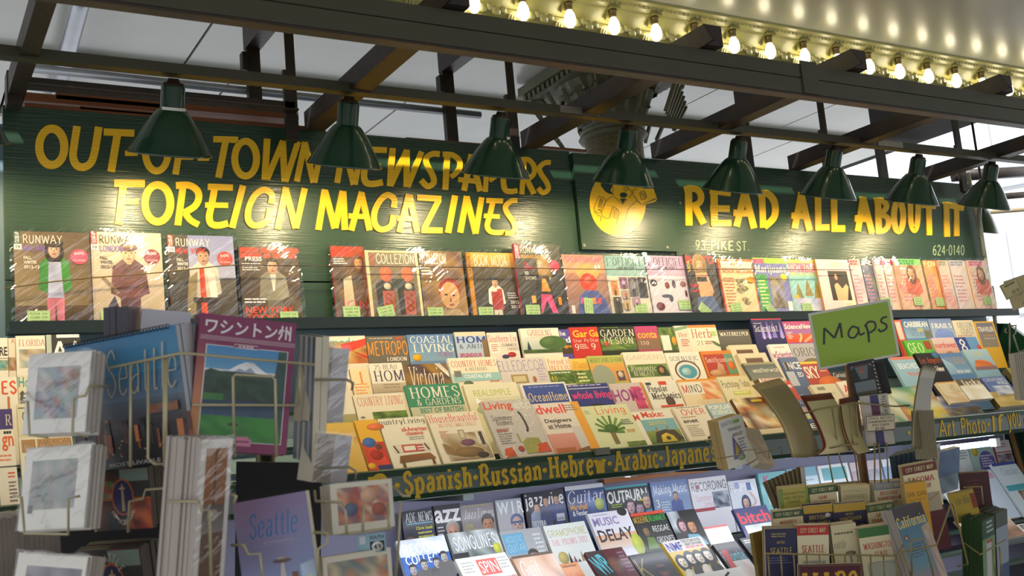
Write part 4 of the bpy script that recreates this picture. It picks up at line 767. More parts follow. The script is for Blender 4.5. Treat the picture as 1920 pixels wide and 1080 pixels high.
# twine and wire holding the row
TW = mat('twine', '6a5a3c', .9)
t1 = [atY(a, b, 3.622) for a, b in ((8, 541), (100, 528), (170, 521), (300, 511), (420, 498), (445, 497))]
tag(MB().tube(t1, .0022, 5).build('twine', TW), 'brown twine sagging across the left fashion magazines', 'string')
t2 = [atY(a, b, 3.618) for a, b in ((445, 497), (620, 499), (870, 501), (1130, 505), (1340, 505), (1600, 506))]
tag(MB().tube(t2, .0018, 5).build('holding_wire', mat('dark_wire', '3a2a28', .5)), 'thin dark wire stretched across the middle of the bagged row', 'wire')
# ================================================================== SLOPING RACK, rows B (back) to E (front)
def room(p, u0, v0, u1, v1, s=1): p.N(u0, v0, u1, v1, ['c8b89a', 'a88c64', 'd8ccb4', '8a6a48', 'b8a888'], 6, 5, s)
def garden(p, u0, v0, u1, v1, s=1): p.N(u0, v0, u1, v1, ['4a6a2c', '6a8a3c', '2f4a24', '8aa050', '566a38'], 7, 5, s)
W = 'efe6d4'
M_ = [
# --- far left block
('B', -10, 14, 634, 'white magazine cut by the left picture edge', W, lambda p: (p.T('RE', .35, .28, .95, .55, '211', 's'), p.R(0, .62, 1, .64, '555'), p.N(0, .68, 1, 1, ['3a8a90', 'c8a860', '7ab0a8'], 3, 3, 2))),
('B', 15, 28, 634, 'narrow cream magazine with small red A', 'e4d6bc', lambda p: (p.T('A', .4, .03, .95, .16, 'b83a34', 'r'), p.N(0, .6, 1, 1, ['8a5a38', 'c8a888'], 2, 2, 3))),
('B', 29, 84, 630, 'white travel magazine with red Florida lettering and beach photo', W, lambda p: (p.T('FLORIDA', .1, .12, 1.0, .33, 'c45a48', 'r'), p.N(.1, .42, 1, 1, ['b8a080', 'd8d0b8', '8ab0b8', '9a7a54'], 4, 4, 5))),
('B', 86, 150, 628, 'dark magazine with large white A behind the print rack', '3c3a36', lambda p: (p.R(0, 0, .15, 1, 'b8c0b4'), p.R(.3, 0, .97, .1, 'eee'), p.T('A/', .15, .2, .9, .8, 'eee', 'h'))),
('C', -8, 31, 708, 'white magazine with big orange ES lettering', W, lambda p: (p.T('ES', .25, .1, .98, .5, 'e2582c', 'h'), p.R(.5, .55, .62, 1, 'c87848'))),
('C', 33, 54, 704, 'cream magazine with teal Ho lettering', 'e4d8b4', lambda p: (p.T('Ho', .05, .05, 1, .35, '4aa0a0', 's'), p.L(.1, .5, 1, 1, 4, '544'))),
('D', -8, 22, 768, 'purple magazine with pale R at the left edge', '4a3c78', lambda p: (p.T('R', .55, .15, .95, .45, 'e0d4b4', 'r'), p.R(0, .55, 1, 1, W), p.L(.4, .6, 1, .95, 2, '333'))),
('D', 31, 60, 758, 'cream magazine edge with black C beside the print pack', 'e0d4b0', lambda p: (p.T('C', .3, .2, .6, .5, '222', 's'), p.R(.05, .1, 1, .13, '444'))),
('E', -8, 26, 815, 'white design magazine with orange gn lettering', W, lambda p: (p.T('gn', .3, .03, .96, .25, 'e2642c', 's'), p.L(.1, .3, .95, .42, 2, 'e88a60'), p.R(0, .46, 1, .48, '555'), p.L(.5, .55, .98, .65, 2, 'e2582c'), p.L(.5, .68, .98, .98, 6, '766'))),
('E', 35, 135, 821, 'cream craftsman magazine with AMERICAN in brown letters', 'e8dcc0', lambda p: (p.R(.04, .04, .3, .24, 'b08458'), p.R(.33, .04, .98, .26, 'c09468'), p.T('AMERICAN', .35, .05, .97, .14, '3a2a20', 't'), p.T('BUNGALOW', .34, .15, .98, .25, '3a2a20', 't'), garden(p, .08, .3, .95, .95, 4))),
# --- row B
('B', 614, 684, 631, 'magazine with teal title and red diagonal band, first by the card packs', 'ece2cc', lambda p: (p.N(0, .1, 1, 1, ['c89a50', 'e0b468', 'd87030', '8a4a28'], 4, 4, 7), p.R(0, 0, 1, .2, 'ece2cc'), p.T('modern', .05, .06, 1, .36, '4aa4b0', 'l'), p.P([(.3, .3), (1, .1), (1, .35), (.4, .62)], 'd8402c'), p.P([(.55, .5), (1, .75), (1, .85)], 'd8402c'))),
('B', 685, 761, 631, 'grey magazine with tall orange title', '6e6658', lambda p: (p.T('METROPO', .02, .18, 1, .72, 'f0962c', 'n'), p.L(.08, .07, .7, .12, 1, 'ddd'), p.R(.72, .05, .9, .13, 'c04a3c'), p.T('LONDON', .45, .78, .94, .93, 'f0eadc', 'b'))),
('B', 762, 848, 628, 'blue coastal magazine with two-line white title', '6c8cb8', lambda p: (p.R(0, 0, 1, 1, '5c80b8', '88a8c0'), p.T('COASTAL', .06, .06, .97, .33, 'f2ecdc', 'r'), p.T('LIVING', .1, .36, .98, .68, 'f2ecdc', 'r'), p.E(.16, .86, .1, .13, 'f0b020', 16), p.T('21 Best', .62, .68, .93, .84, 'c8488c', 'r'))),
('B', 851, 909, 623, 'pale blue magazine with bold navy title', 'b4c4d8', lambda p: (p.R(0, 0, 1, .16, 'd8d0b8'), p.T('HOM', .05, .16, .98, .44, '33509c', 'h'), p.T('& ANTIQ', .1, .48, .98, .66, '3a4a6c', 'r'), p.R(.85, .3, 1, 1, '8a6a48'), p.T('SPLENDOUR', .08, .82, .78, .97, 'c83a6c', 's'))),
('B', 912, 968, 624, 'white magazine with red script title and berries', 'e8dcd0', lambda p: (p.T('Southern Liv', .02, .1, .98, .38, 'c83a40', 'r'), p.R(.05, .42, .35, .8, 'f4ecdc'), p.L(.08, .46, .33, .76, 4, 'd05a50'), p.T('SUMMER', .42, .44, .95, .56, '333', 'r'), p.T('FAVORITES', .6, .6, 1.02, .72, '333', 'r'), p.E(.72, .88, .14, .1, 'b83030', 12), p.E(.5, .95, .12, .08, '4a3a6c', 12))),
('B', 974, 1046, 616, 'white gardens magazine with large round tree', 'eee6d6', lambda p: (p.R(0, .34, 1, 1, 'dcdcd0', 'a8b8b0'), p.T('GARDENS', .18, .06, .8, .3, 'c05c60', 'r'), p.T('ILLUSTRATED', .24, .26, .8, .38, 'c8a060', 'x'), p.E(.8, .6, .36, .28, '4a6a38', 20), p.E(.7, .55, .2, .18, '5c7a44', 16), p.P([(.15, .5), (.22, .9), (.1, .9)], '2a3a4c'), p.N(0, .86, 1, 1, ['3a5028', '5a6a38'], 4, 2, 3))),
('B', 1047, 1066, 618, 'narrow violet garden magazine with orange strip', '5a4ca0', lambda p: (p.T('he', .05, .06, .6, .26, 'ddd', 's'), p.T('rd', .1, .3, .98, .54, 'eee', 's'), p.R(0, .58, 1, 1, '4a3a20'), p.T('signs', 0, .62, 1, .78, 'e8a030', 's'))),
('B', 1066, 1099, 614, 'red garden magazine with yellow title, left of its twin', 'c8302a', lambda p: (p.T('Gar', .15, .12, 1, .42, 'f0c030', 's'), p.T('Star Pe', .12, .48, 1, .62, 'f0d8c0', 'r'), p.T('9', .15, .68, .38, .95, 'f4e8d8', 'r'), p.L(.42, .7, .95, .92, 3, 'f0d8c8'))),
('B', 1099, 1119, 613, 'red garden magazine with yellow title, right twin half covered', 'cc342c', lambda p: (p.T('Ga', .15, .12, 1, .42, 'f0c030', 's'), p.T('Star', .1, .48, .9, .62, 'f0d8c0', 'r'), p.T('9', .12, .68, .5, .95, 'f4e8d8', 'r'))),
('B', 1120, 1187, 613, 'black garden design magazine with white two-line title', '26301f', lambda p: (garden(p, 0, .5, 1, 1, 8), p.T('GARDEN', .04, .12, .98, .42, 'f0ead8', 'r'), p.T('DESIGN', .1, .44, .92, .74, 'e8e2d0', 'r'), p.L(.1, .03, .6, .08, 1, '8ab040'), p.E(.16, .72, .06, .1, 'e04a38', 10))),
('B', 1188, 1231, 612, 'magenta topped container garden magazine', 'b0486c', lambda p: (p.R(0, .55, 1, 1, '8a6a54'), p.R(0, 0, 1, .55, 'c0407c', 'b84a5c'), p.T('conta', .08, .24, .92, .52, 'd8b040', 's'), p.T('110', .15, .64, .5, .8, 'e8d8c0', 'r'))),
('B', 1232, 1263, 614, 'dark plant magazine with blank white sticker', '4a4a34', lambda p: (garden(p, 0, 0, 1, 1, 2), p.R(.1, .35, .6, 1, 'efe9dc'), p.E(.85, .6, .15, .2, 'e0a030', 10))),
('B', 1263, 1287, 611, 'pale herb magazine half covered by its neighbour', 'e8dcc8', lambda p: (p.P([(0, .1), (1, .0), (1, .12), (0, .24)], '8ab08c'), p.T('Her', .2, .3, .9, .5, 'b85a50', 'r'), p.L(.3, .6, .95, .95, 4, 'c8584c'))),
('B', 1287, 1341, 610, 'cream herb magazine with orange top and mortar', 'ece4cc', lambda p: (p.R(0, 0, 1, .12, 'e8904c'), p.T('Herb', .1, .18, .78, .58, 'c05a5c', 'r'), p.T('21', .22, .7, .42, .9, '7aa06c', 'r'), p.L(.5, .72, .8, .9, 2, 'a87c5c'), p.E(.88, .85, .16, .07, '6a7a58', 12, .5), p.R(.78, .28, .95, .5, 'b8d080'))),
('B', 1343, 1404, 619, 'dark grey magazine with cream capitals', '5a564e', lambda p: (p.R(0, .3, 1, 1, '6c6860', '5a5448'), p.T('WATERKEEPER', .06, .1, .96, .28, 'efe8d8', 'b'))),
('B', 1407, 1464, 598, 'dark violet science magazine with light beams', '2c2c60', lambda p: (p.R(0, 0, 1, .05, 'c83a50'), [p.P([(u, .1), (u+.08, .9), (u-.08, .9)], '8a7ad0') for u in (.3, .48, .66, .9)], [p.P([(u, .5), (u+.03, .95), (u-.03, .95)], 'd0c0f0') for u in (.3, .48, .9)], p.L(.05, .2, .3, .26, 1, 'ddd'), p.T('Scientist', .04, .3, .8, .56, 'efeaf4', 'r'), p.R(.04, .58, .8, .6, 'ddd'))),
('B', 1466, 1524, 603, 'red and violet science news magazine with wisps', 'a85a98', lambda p: (p.R(0, 0, 1, .6, 'c04c7c', 'a878b0'), p.R(0, .6, 1, 1, 'd86a4c', 'e8502c'), p.T('ScienceNews', .03, .12, .98, .36, 'f4eae8', 's'), p.S([(.4, .98), (.5, .7), (.45, .6)], .06, 'f4c890'), p.S([(.55, .98), (.75, .8), (.95, .6)], .06, 'f0b080'), p.L(.06, .5, .25, .85, 5, 'f4dcdc'))),
('B', 1676, 1688, 600, 'thin red edged magazine left of the blue island cover', 'd85a48', lambda p: (p.R(0, .1, .8, 1, 'dcd0c0'),)),
('B', 1689, 1737, 598, 'blue island travel magazine with white title', '6a94c0', lambda p: (p.R(0, 0, 1, 1, '4a6aa0', '9cc0d8'), p.T('CARIBBEAN', .05, .14, .97, .44, 'f6f0e8', 's'), p.T('TOP', .2, .52, .48, .66, '6a7a98', 'r'), p.T('20', .5, .5, .72, .68, 'e8d040', 's'), p.T('VILLAS', .2, .7, .75, .9, '6a7a98', 'r'), p.N(.75, .6, 1, 1, ['8a7a6c', '5a7a54'], 2, 2, 2))),
('B', 1739, 1782, 598, 'lavender trail magazine with arched photo', '8a9ac4', lambda p: (p.R(0, 0, 1, 1, '7a8cc0', 'b0c4dc'), p.T('TRAILS', .06, .24, .95, .5, 'f8f2e8', 'b'), p.P([(.08, 1), (.15, .7), (.35, .55), (.7, .55), (.9, .75), (.95, 1)], '7a90d0'))),
('B', 1784, 1823, 601, 'cream coast magazine with grey looping title', 'eadcc0', lambda p: (p.T('OREGON', .2, .1, .9, .42, '66707a', 'r'), p.T('COAST', .28, .44, .9, .76, '66707a', 'r'), p.L(.08, .8, .95, .98, 2, 'c88a70'))),
('B', 1824, 1862, 603, 'yellow framed travel magazine at the right end', 'e8b424', lambda p: (p.R(.1, .08, .92, 1.4, '7c7a88', '9a8a70'), p.T('TRAVELER', .14, .3, .9, .56, 'f4ecdc', 's'), p.T('Romantic', .3, .68, .85, .82, 'e0a030', 'r'), p.T('Journeys', .3, .86, .85, .99, 'f0e8d8', 'r'))),
# --- row C
('C', 598, 653, 694, 'plain cream magazine half hidden by the upper card pack', 'e4d8bc', lambda p: (p.L(.1, .2, .9, .5, 2, 'c8a070', .7),)),
('D', 596, 659, 744, 'plain ivory magazine half hidden between the card packs', 'e6dcc4', lambda p: (p.R(0, .6, 1, 1, 'a8a070'),)),
('E', 594, 662, 796, 'yellow magazine half hidden by the lower card pack', 'd8b050', lambda p: (p.N(0, .3, 1, 1, ['d8b050', 'c88838', 'e0c070'], 3, 3, 3),)),
('C', 655, 689, 692, 'cream magazine with orange letters behind the card packs', 'ecd8ac', lambda p: (p.T('I', .5, .1, .6, .5, 'e88a3c', 's'), p.L(.1, .5, .9, .9, 4, 'e8a060'))),
('C', 691, 753, 682, 'white homes magazine half covered by a dark one', 'ece4d4', lambda p: (p.T('25 BEAU', .15, .05, .82, .22, '6a5a4c', 'r'), p.T('HOM', .08, .25, .98, .62, '4a3c5c', 'r'), p.R(0, .68, 1, 1, 'c8b8a0', 'b0a088'), p.L(.3, .72, .95, .9, 2, '9a8a74'))),
('C', 752, 837, 684, 'dark magazine with white italic Victorian title', '4a3a34', lambda p: (p.N(0, 0, 1, 1, ['4a3430', '8a6a38', '3a3034', 'a87c30', '5a4a54'], 6, 4, 3), p.T('Victoria', .12, .08, .86, .86, 'f0e8dc', 'x'), p.P([(.72, 0), (.85, 0), (1, .3), (1, .5)], 'ece4d4'))),
('C', 839, 930, 672, 'cream country homes magazine with red capitals', 'eee4cc', lambda p: (p.T('COUNTRY HOMES', .04, .1, .97, .33, 'c84c40', 'r'), p.T('& INTERIORS', .3, .36, .75, .48, '8a7c6c', 'r'), p.R(.02, .56, 1, .84, '9cc4c4'), p.T('COASTAL LIFE', .25, .6, .8, .74, 'eef4f0', 's'), p.R(.06, .46, .2, .68, '7a7a74'), p.E(.3, .92, .1, .1, '6a7a58', 10), p.L(.75, .86, .97, .94, 1, 'd06a54'))),
('C', 931, 1020, 673, 'pale grey decor magazine with thin violet capitals', 'd6ccc8', lambda p: (p.T('ELLEDECOR', -.02, .08, .97, .48, '6a58a4', 't'), p.R(.2, .6, .55, .92, 'a8905c'), p.R(.24, .66, .5, .86, 'd0c098'), p.E(.68, .8, .04, .12, 'b86a40', 10), p.L(.78, .4, .97, .9, 5, 'b8a8c4'))),
('C', 1020, 1066, 671, 'cream period interiors magazine with hedge photo', 'ece0c4', lambda p: (p.T('Period H', .08, .06, .98, .26, 'd06454', 'r'), p.T('INTERI', .08, .3, .98, .48, 'dc8a74', 'r'), garden(p, 0, .5, 1, 1, 5), p.T('40', .05, .7, .28, .9, 'e8d040', 'r'), p.L(.1, .56, .95, .64, 1, 'eee'))),
('C', 1067, 1099, 673, 'orange and green plant magazine with thick page edge', 'e8c068', lambda p: (p.R(0, 0, 1, .42, 'f0c860', 'e0a838'), garden(p, 0, .45, 1, 1, 6), p.T('Plant', .15, .1, .95, .36, 'c88a20', 'r'), p.L(.2, .55, .9, .95, 3, 'e0e0a0'))),
('C', 1100, 1165, 668, 'green and orange farm magazine with red spine', 'b8b45c', lambda p: (p.R(0, 0, 1, .3, 'b8c060'), p.R(0, .3, 1, 1, 'e0a850', 'd8904c'), p.T('MARYJANESFARM', .05, .08, .97, .26, '6a5a48', 'r'), p.E(.3, .85, .32, .5, '98a08c', 20), p.R(.7, .62, .92, .98, '5a4a5c'), p.E(.81, .75, .08, .12, 'dcc8b0', 10))),
('C', 1166, 1243, 661, 'cream gardens magazine with oval vignette', 'ece2cc', lambda p: (p.T('GARDENS', .06, .12, .95, .32, 'b8907c', 't'), garden(p, .02, .5, .99, 1, 9), p.T('Romantic', .08, .54, .7, .76, 'f0e8d8', 'x'), p.T('RETREATS', .12, .78, .6, .94, 'f0e8d8', 'r'), p.E(.82, .76, .12, .2, '4a3438', 16), p.E(.82, .76, .06, .12, 'b08a5c', 12))),
('C', 1245, 1310, 662, 'white science magazine with blue geode', 'ece6da', lambda p: (p.T('SCIENTIFIC', .1, .16, .92, .34, '555', 'r'), p.T('AMERICAN', .3, .36, .8, .5, '777', 'r'), p.E(.5, .75, .36, .42, '5a4238', 22), p.E(.5, .76, .32, .37, 'e8e0d4', 22), p.E(.5, .78, .26, .28, '4a9cb4', 22), p.E(.46, .78, .14, .16, 'a8d0d4', 14))),
('C', 1312, 1370, 659, 'red illustrated magazine with orange border', 'd88030', lambda p: (p.R(.05, .14, 1, 1, 'b83c34'), p.R(.7, .14, 1, 1, '6a9878'), p.T('Smithsonian', .08, .26, .95, .48, 'ecd8c8', 'r'), p.E(.86, .62, .1, .18, 'f07838', 12), p.P([(.3, .98), (.45, .45), (.6, .6), (.55, .98)], 'd8a888'), p.E(.35, .9, .28, .14, 'd0a078', 12))),
('C', 1440, 1478, 646, 'white science weekly with magenta lettering', 'eee6e2', lambda p: (p.T('wScientist', .02, .3, .98, .62, 'a8508c', 's'), p.L(.2, .12, .8, .2, 1, 'c88')), ),
('C', 1479, 1530, 645, 'grey nature magazine with roman capitals', 'b4b2b8', lambda p: (p.T('ORION', .06, .18, 1.1, .56, '6c5c50', 'r'), p.E(.6, 1, .4, .35, '8a7858', 16), p.R(.0, .8, .25, 1, '5a9aa8'))),
('C', 1694, 1744, 639, 'lime green magazine with white GEO lettering', '62b838', lambda p: (p.T('GEO', .06, .12, .62, .6, 'f0f0d8', 'r'), p.R(.7, .05, .95, .45, 'a8482c'), p.R(.1, .68, .95, 1, '3a2018'), p.L(.15, .74, .9, .95, 2, 'b07a5c'))),
('C', 1745, 1788, 634, 'peach northwest magazine with mountain at dusk', 'd8b8b0', lambda p: (p.R(0, 0, 1, 1, 'dcc8cc', 'e0a080'), p.T('northwest', .04, .22, .97, .5, 'c85a5c', 's'), p.P([(.1, 1), (.45, .68), (.6, .66), (.95, 1)], 'a07468'))),
('C', 1789, 1830, 633, 'deep blue travel magazine with round white emblem', '4a6ab0', lambda p: (p.R(0, 0, .5, .7, '3a4a98'), p.R(.5, 0, 1, .7, '6a9cd0'), p.S([(.25, .1), (.35, .25), (.25, .38), (.15, .25), (.25, .1)], .05, 'eee'), p.S([(.25, .4), (.36, .55), (.25, .68), (.14, .55), (.25, .4)], .05, 'eee'), p.R(0, .72, 1, 1, 'dcc8b0'), p.E(.92, .55, .1, .16, 'e05048', 10))),
# --- row D
('D', 661, 754, 741, 'cream country magazine with red thin capitals and lawn', 'eadfc4', lambda p: (p.T('COUNTRY LIVING', .06, .08, .97, .38, 'd0685c', 'r'), garden(p, .3, .58, 1, 1, 3), p.T('*', .05, .68, .14, .86, '333', 's'))),
('D', 758, 861, 723, 'green homes magazine with white two-line title', '3a8a68', lambda p: (p.T('HOMES', .06, .08, .96, .46, 'f0eadc', 'r'), p.T('& GARDENS', .14, .48, .94, .7, 'ece6d8', 'r'), p.R(0, .74, 1, 1.3, 'c8c4a8'), p.T('BEST OF BRITISH', .16, .78, .94, .95, '3a8a70', 's'))),
('D', 868, 968, 721, 'plain cream magazine with light green thin title', 'e8e2c4', lambda p: (p.T('REALSIMPLE', .14, .22, .84, .44, 'b4bc58', 'l'), p.T('THE BEST', .6, .78, .98, .92, '333', 's'), p.E(.25, .9, .14, .14, 'b8c48c', 12))),
('D', 974, 1060, 720, 'blue framed ocean magazine with yellow title', 'e8e4dc', lambda p: (p.R(.05, .06, .96, 1, '3a509c'), p.T('OceanHome', .1, .34, .94, .66, 'f0d890', 'r'), p.L(.16, .12, .9, .2, 1, '8898c8'), p.T('THE TOP 25', .25, .82, .88, .98, '1c2450', 's'))),
('D', 1062, 1139, 722, 'dark blue magazine with magenta lowercase title', '2c3480', lambda p: (p.L(.02, .03, .9, .1, 1, 'ccd'), p.R(0, .14, 1, .17, 'ccd'), p.T('whole living', .03, .26, 1, .62, 'e0407c', 's'), p.E(.55, .98, .3, .25, '24201c', 16), p.T('SWEET TASTE', .3, .84, .75, .94, 'e8d060', 's'))),
('D', 1141, 1203, 720, 'grey home magazine with violet capitals and orange edge', 'd0c0bc', lambda p: (p.T('HOME', .0, .22, .93, .68, 'a04890', 's'), p.R(.94, 0, 1, 1, 'e87c3c'), p.R(.6, .15, .9, .98, 'd84c78'), p.T('ME', .52, .22, .93, .68, 'b03c80', 's'), p.T('Guide', .6, .8, .95, .98, '8a2c50', 'r'))),
('D', 1205, 1266, 716, 'white mechanics magazine with black serif title', 'ece6d8', lambda p: (p.R(.05, .04, .22, .14, '334'), p.R(.45, .02, .7, .16, 'd8442c'), p.T('Popular', .06, .16, .66, .46, '2a2a2c', 'b'), p.T('Mechanics', .1, .44, .98, .7, '2a2a2c', 'b'), p.E(.6, .8, .14, .2, '5a4840', 12), p.R(.25, .92, .95, 1, 'd8543c'))),
('D', 1268, 1342, 713, 'orange topped psychology magazine with red autumn glow', 'ecd8b4', lambda p: (p.R(0, 0, 1, .08, 'e8942c'), p.N(.45, .1, 1, .8, ['e07840', 'ecc890', 'd8503c', 'f0d8b0'], 4, 4, 9), p.R(.03, .12, .58, .58, 'eee6d8'), p.T('MIND', .06, .2, .54, .52, '4a3a38', 'n'), p.T('M', .06, .2, .19, .52, 'c8402c', 'n'), p.T('CREATIVITY', .3, .8, .96, .96, 'b89a74', 't'))),
('D', 1344, 1402, 707, 'cream psychology magazine with narrow black title', 'e4dcb8', lambda p: (p.T('Psychology Today', .05, .16, .96, .52, '2a2620', 'n'), p.R(.3, .6, .88, .76, 'ccd068'), p.L(.34, .63, .84, .74, 1, 'eef0c0'))),
('D', 1460, 1494, 671, 'blue magazine with white fragment of a title', '5a6c94', lambda p: (p.R(0, .6, .45, 1.2, 'c0c4cc'), p.T('ENCE', .1, .2, .98, .52, 'f0ecec', 's'), p.R(.12, .2, .3, .55, '444'), p.T('ED', .6, .64, .9, .84, 'eee', 's'))),
('D', 1496, 1545, 679, 'red astronomy magazine with white SKY lettering', 'b84438', lambda p: (p.R(0, 0, 1, .1, 'e8c840'), p.T('SKY', .03, .2, .6, .72, 'f2ecdc', 's'), p.E(.85, 1, .5, .35, 'e07030', 16), p.L(.66, .2, .95, .5, 3, 'eebcac'))),
('D', 1546, 1602, 698, 'dark magazine with white condensed lettering below the sign', '2c2a30', lambda p: (p.T('Curiosity for', .1, .05, .97, .3, 'eee', 'n'), p.N(.3, .4, 1, 1, ['d89a50', 'f0d8b0', 'b84c30'], 3, 3, 4))),
('D', 1668, 1712, 670, 'blue striped beaches magazine partly behind the sign', '9ac0d4', lambda p: (p.R(0, 0, 1, .14, 'e08474'), p.T('BEACHES', .15, .3, .97, .56, 'e8eef4', 's'), p.T('TRAVEL', .35, .72, .97, .9, 'e07c6c', 's'))),
('D', 1714, 1758, 663, 'black city magazine with orange script title', '1c1a1c', lambda p: (p.T('Los Angeles', .04, .2, .97, .55, 'e8642c', 'x'), p.T('Best New', .18, .62, .9, .88, 'f0eae0', 's'), p.E(.86, .1, .14, .18, '4a7aa0', 12))),
('D', 1759, 1803, 663, 'blue mountain state magazine with gold title', '5a84b8', lambda p: (p.R(0, 0, 1, 1, '5a80b8', '7ca4c4'), p.T('COLORADO', .15, .2, .95, .55, 'c8a860', 'r'), p.P([(.0, .2), (.3, .5), (.5, 1), (0, 1)], '9cc0d8'), p.T('WORK GREAT', .35, .82, .95, .96, 'eee', 's'))),
('D', 1804, 1850, 656, 'pale blue magazine with orange mesa', '8cb4cc', lambda p: (p.R(0, 0, 1, 1, 'a8c8d4', '8ab0cc'), p.T('SUNSET', .3, .12, .8, .34, 'd8c478', 'r'), p.P([(.12, .85), (.25, .55), (.5, .5), (.8, .62), (.95, .85)], 'e07c38'), p.R(.1, .84, 1, 1, '8a6a70'))),
# --- row E
('E', 1518, 1566, 722, 'cream booklet with barcode behind the bent maps', 'd8ccac', lambda p: (p.R(.2, .06, .5, .14, '8a8674'), p.L(.1, .2, .9, .9, 6, 'c0b490'))),
('E', 1568, 1604, 716, 'shiny magazine with white and red glare under the sign', 'ece0d0', lambda p: (p.T('AG', .1, .08, .9, .26, 'd8402c', 's'), p.N(0, .3, 1, 1, ['f0e4cc', 'c84c34', 'e8c890'], 3, 4, 5))),
('E', 1606, 1656, 720, 'teal and cream magazine behind the tower postcards', '8ab8a8', lambda p: (p.N(0, 0, 1, 1, ['8ab8a8', 'dce0c8', 'c8b890', '5a9480'], 4, 5, 4),)),
('E', 664, 706, 789, 'yellow and red football magazine at the front left', 'e8b030', lambda p: (p.R(0, .45, 1, 1, 'c83428'), p.P([(0, .45), (.6, .4), (1, .95), (1, 1), (0, 1)], 'd8402c'), p.E(.35, .45, .3, .1, '3a6ab0', 14), p.E(.7, .55, .16, .06, '6a4030', 10), p.E(.5, .7, .3, .1, 'b02820', 12), p.R(.4, .9, 1, 1, '2c3468'), p.E(.15, .9, .18, .06, 'e8b030', 12), p.E(.85, .15, .4, .07, 'e8743c', 14))),
('E', 708, 796, 786, 'white country magazine with sofa and flag cushion', 'eae2cc', lambda p: (p.T('ountryLiving', .0, .02, .98, .16, '2a3040', 'r'), p.T('all-American', .42, .2, .97, .29, 'd84038', 's'), p.T('classics', .48, .29, .86, .37, 'd84038', 's'), p.L(.52, .4, .95, .48, 2, '998'), p.R(.12, .54, .9, .7, 'e0d4bc'), p.R(.3, .55, .62, .7, 'c4544c'), p.R(.34, .58, .58, .67, 'eee4d4'), p.R(.62, .56, .76, .7, 'b84440'), p.R(.62, .6, .76, .62, 'eee'), p.R(.62, .65, .76, .67, 'eee'), p.P([(.15, .9), (.2, .76), (.85, .74), (.95, .86)], '8a5a34'), p.R(.2, .88, .26, .99, '7a4c2c'), p.R(.84, .86, .9, .97, '7a4c2c'), p.S([(.14, .56), (.2, .7)], .03, '3a3434'), p.S([(.8, .55), (.86, .68)], .03, '3a3434'))),
('E', 798, 895, 777, 'white decorating magazine with tall red title and living room', 'eae0ca', lambda p: (p.T('HouseBeautiful', .02, .02, .97, .19, 'd8404c', 'r'), p.T('BIG STYLE SMALL SPACES', .16, .21, .9, .29, 'e0805c', 'r'), room(p, .14, .42, .98, .95, 7), p.R(.48, .36, .6, .54, '9a8a78'), p.R(.5, .38, .58, .52, 'd4c4ac'), p.E(.6, .62, .14, .07, '7a4c68', 14), p.L(.12, .36, .32, .52, 5, 'e0a08c'), p.R(.8, .4, .97, .66, 'd8d0c4'), p.R(.86, .42, .93, .68, '4a3c34'), p.E(.55, .8, .3, .1, '8a6c48', 16), p.E(.8, .88, .12, .06, '3a3034', 10), p.P([(.1, .6), (.3, .7), (.28, .86), (.12, .8)], 'a07c54'))),
('E', 900, 993, 753, 'grey living magazine with orange and white title in film', 'd8d0cc', lambda p: (p.T('Living', .02, .02, .6, .2, 'e8582c', 's'), p.T('etc', .62, .03, .98, .17, 'efeaea', 's'), p.T('Summer', .08, .26, .5, .36, '3a3434', 'r'), p.T('homes', .14, .35, .46, .44, '3a3434', 'r'), p.L(.08, .5, .4, .78, 7, '98908c'), p.R(.08, .52, .3, .54, 'e0604c'), p.P([(.5, .95), (.5, .75), (.62, .68), (.85, .7), (.9, .95)], 'a8a858'), p.S([(.66, .22), (.7, .3), (.72, .5), (.68, .58)], .04, '3a3438'), p.P([(.05, .98), (.1, .84), (.25, .82), (.28, .98)], 'e05c34'), p.P([(.72, .95), (.78, .8), (.98, .78), (1, .95)], 'e05430'), p.E(.42, .86, .06, .05, 'c03830', 10), p.S([(.46, .6), (.47, .75)], .03, 'a8b04c')), 'bag'),
('E', 995, 1085, 758, 'pale modern design magazine with coral title and pink sofa', 'e0d4ca', lambda p: (p.T('dwell', .03, .03, .66, .22, 'e24a4c', 's'), p.R(.82, 0, 1, 1, 'e8a030'), p.L(.66, .06, .96, .2, 3, '8a7c74'), p.T('Designers', .12, .32, .68, .42, '3a3432', 's'), p.T('at Home', .14, .42, .62, .52, '3a3432', 's'), p.R(.04, .62, .62, 1, 'd8988c', 'c87c6c'), p.R(.62, .5, .82, 1, 'cfc8c4'), p.R(.1, .9, .5, 1, 'b0643c'), p.P([(.55, .95), (.8, .9), (.82, 1), (.5, 1)], '8a5a38'))),
('E', 1087, 1177, 763, 'pale green living magazine with leafy fern', 'd8dcb0', lambda p: (p.T('Living', .27, .03, .9, .26, 'e8704c', 'n'), p.L(.03, .1, .16, .2, 3, '8a9a6c'), [p.S([(.42, .62), (.42+.3*math.cos(a), .5+.26*math.sin(a))], .05, c, False) for a, c in ((-2.8, '5a8a2c'), (-2.3, '4a7a2c'), (-1.8, '6a9a3c'), (-1.3, '4a7a24'), (-.8, '6a9434'), (-.3, '5a8a30'), (.2, '4a7a2c'), (2.9, '3c6a24'), (.6, '5a8434'))], p.E(.42, .55, .14, .1, '3c6a20', 14), p.R(.36, .64, .46, .9, '7a6a44'), p.L(.7, .36, .96, .5, 3, '66705a'), p.L(.72, .6, .95, .68, 2, 'e0a05c'), garden(p, .6, .88, 1, 1, 2))),
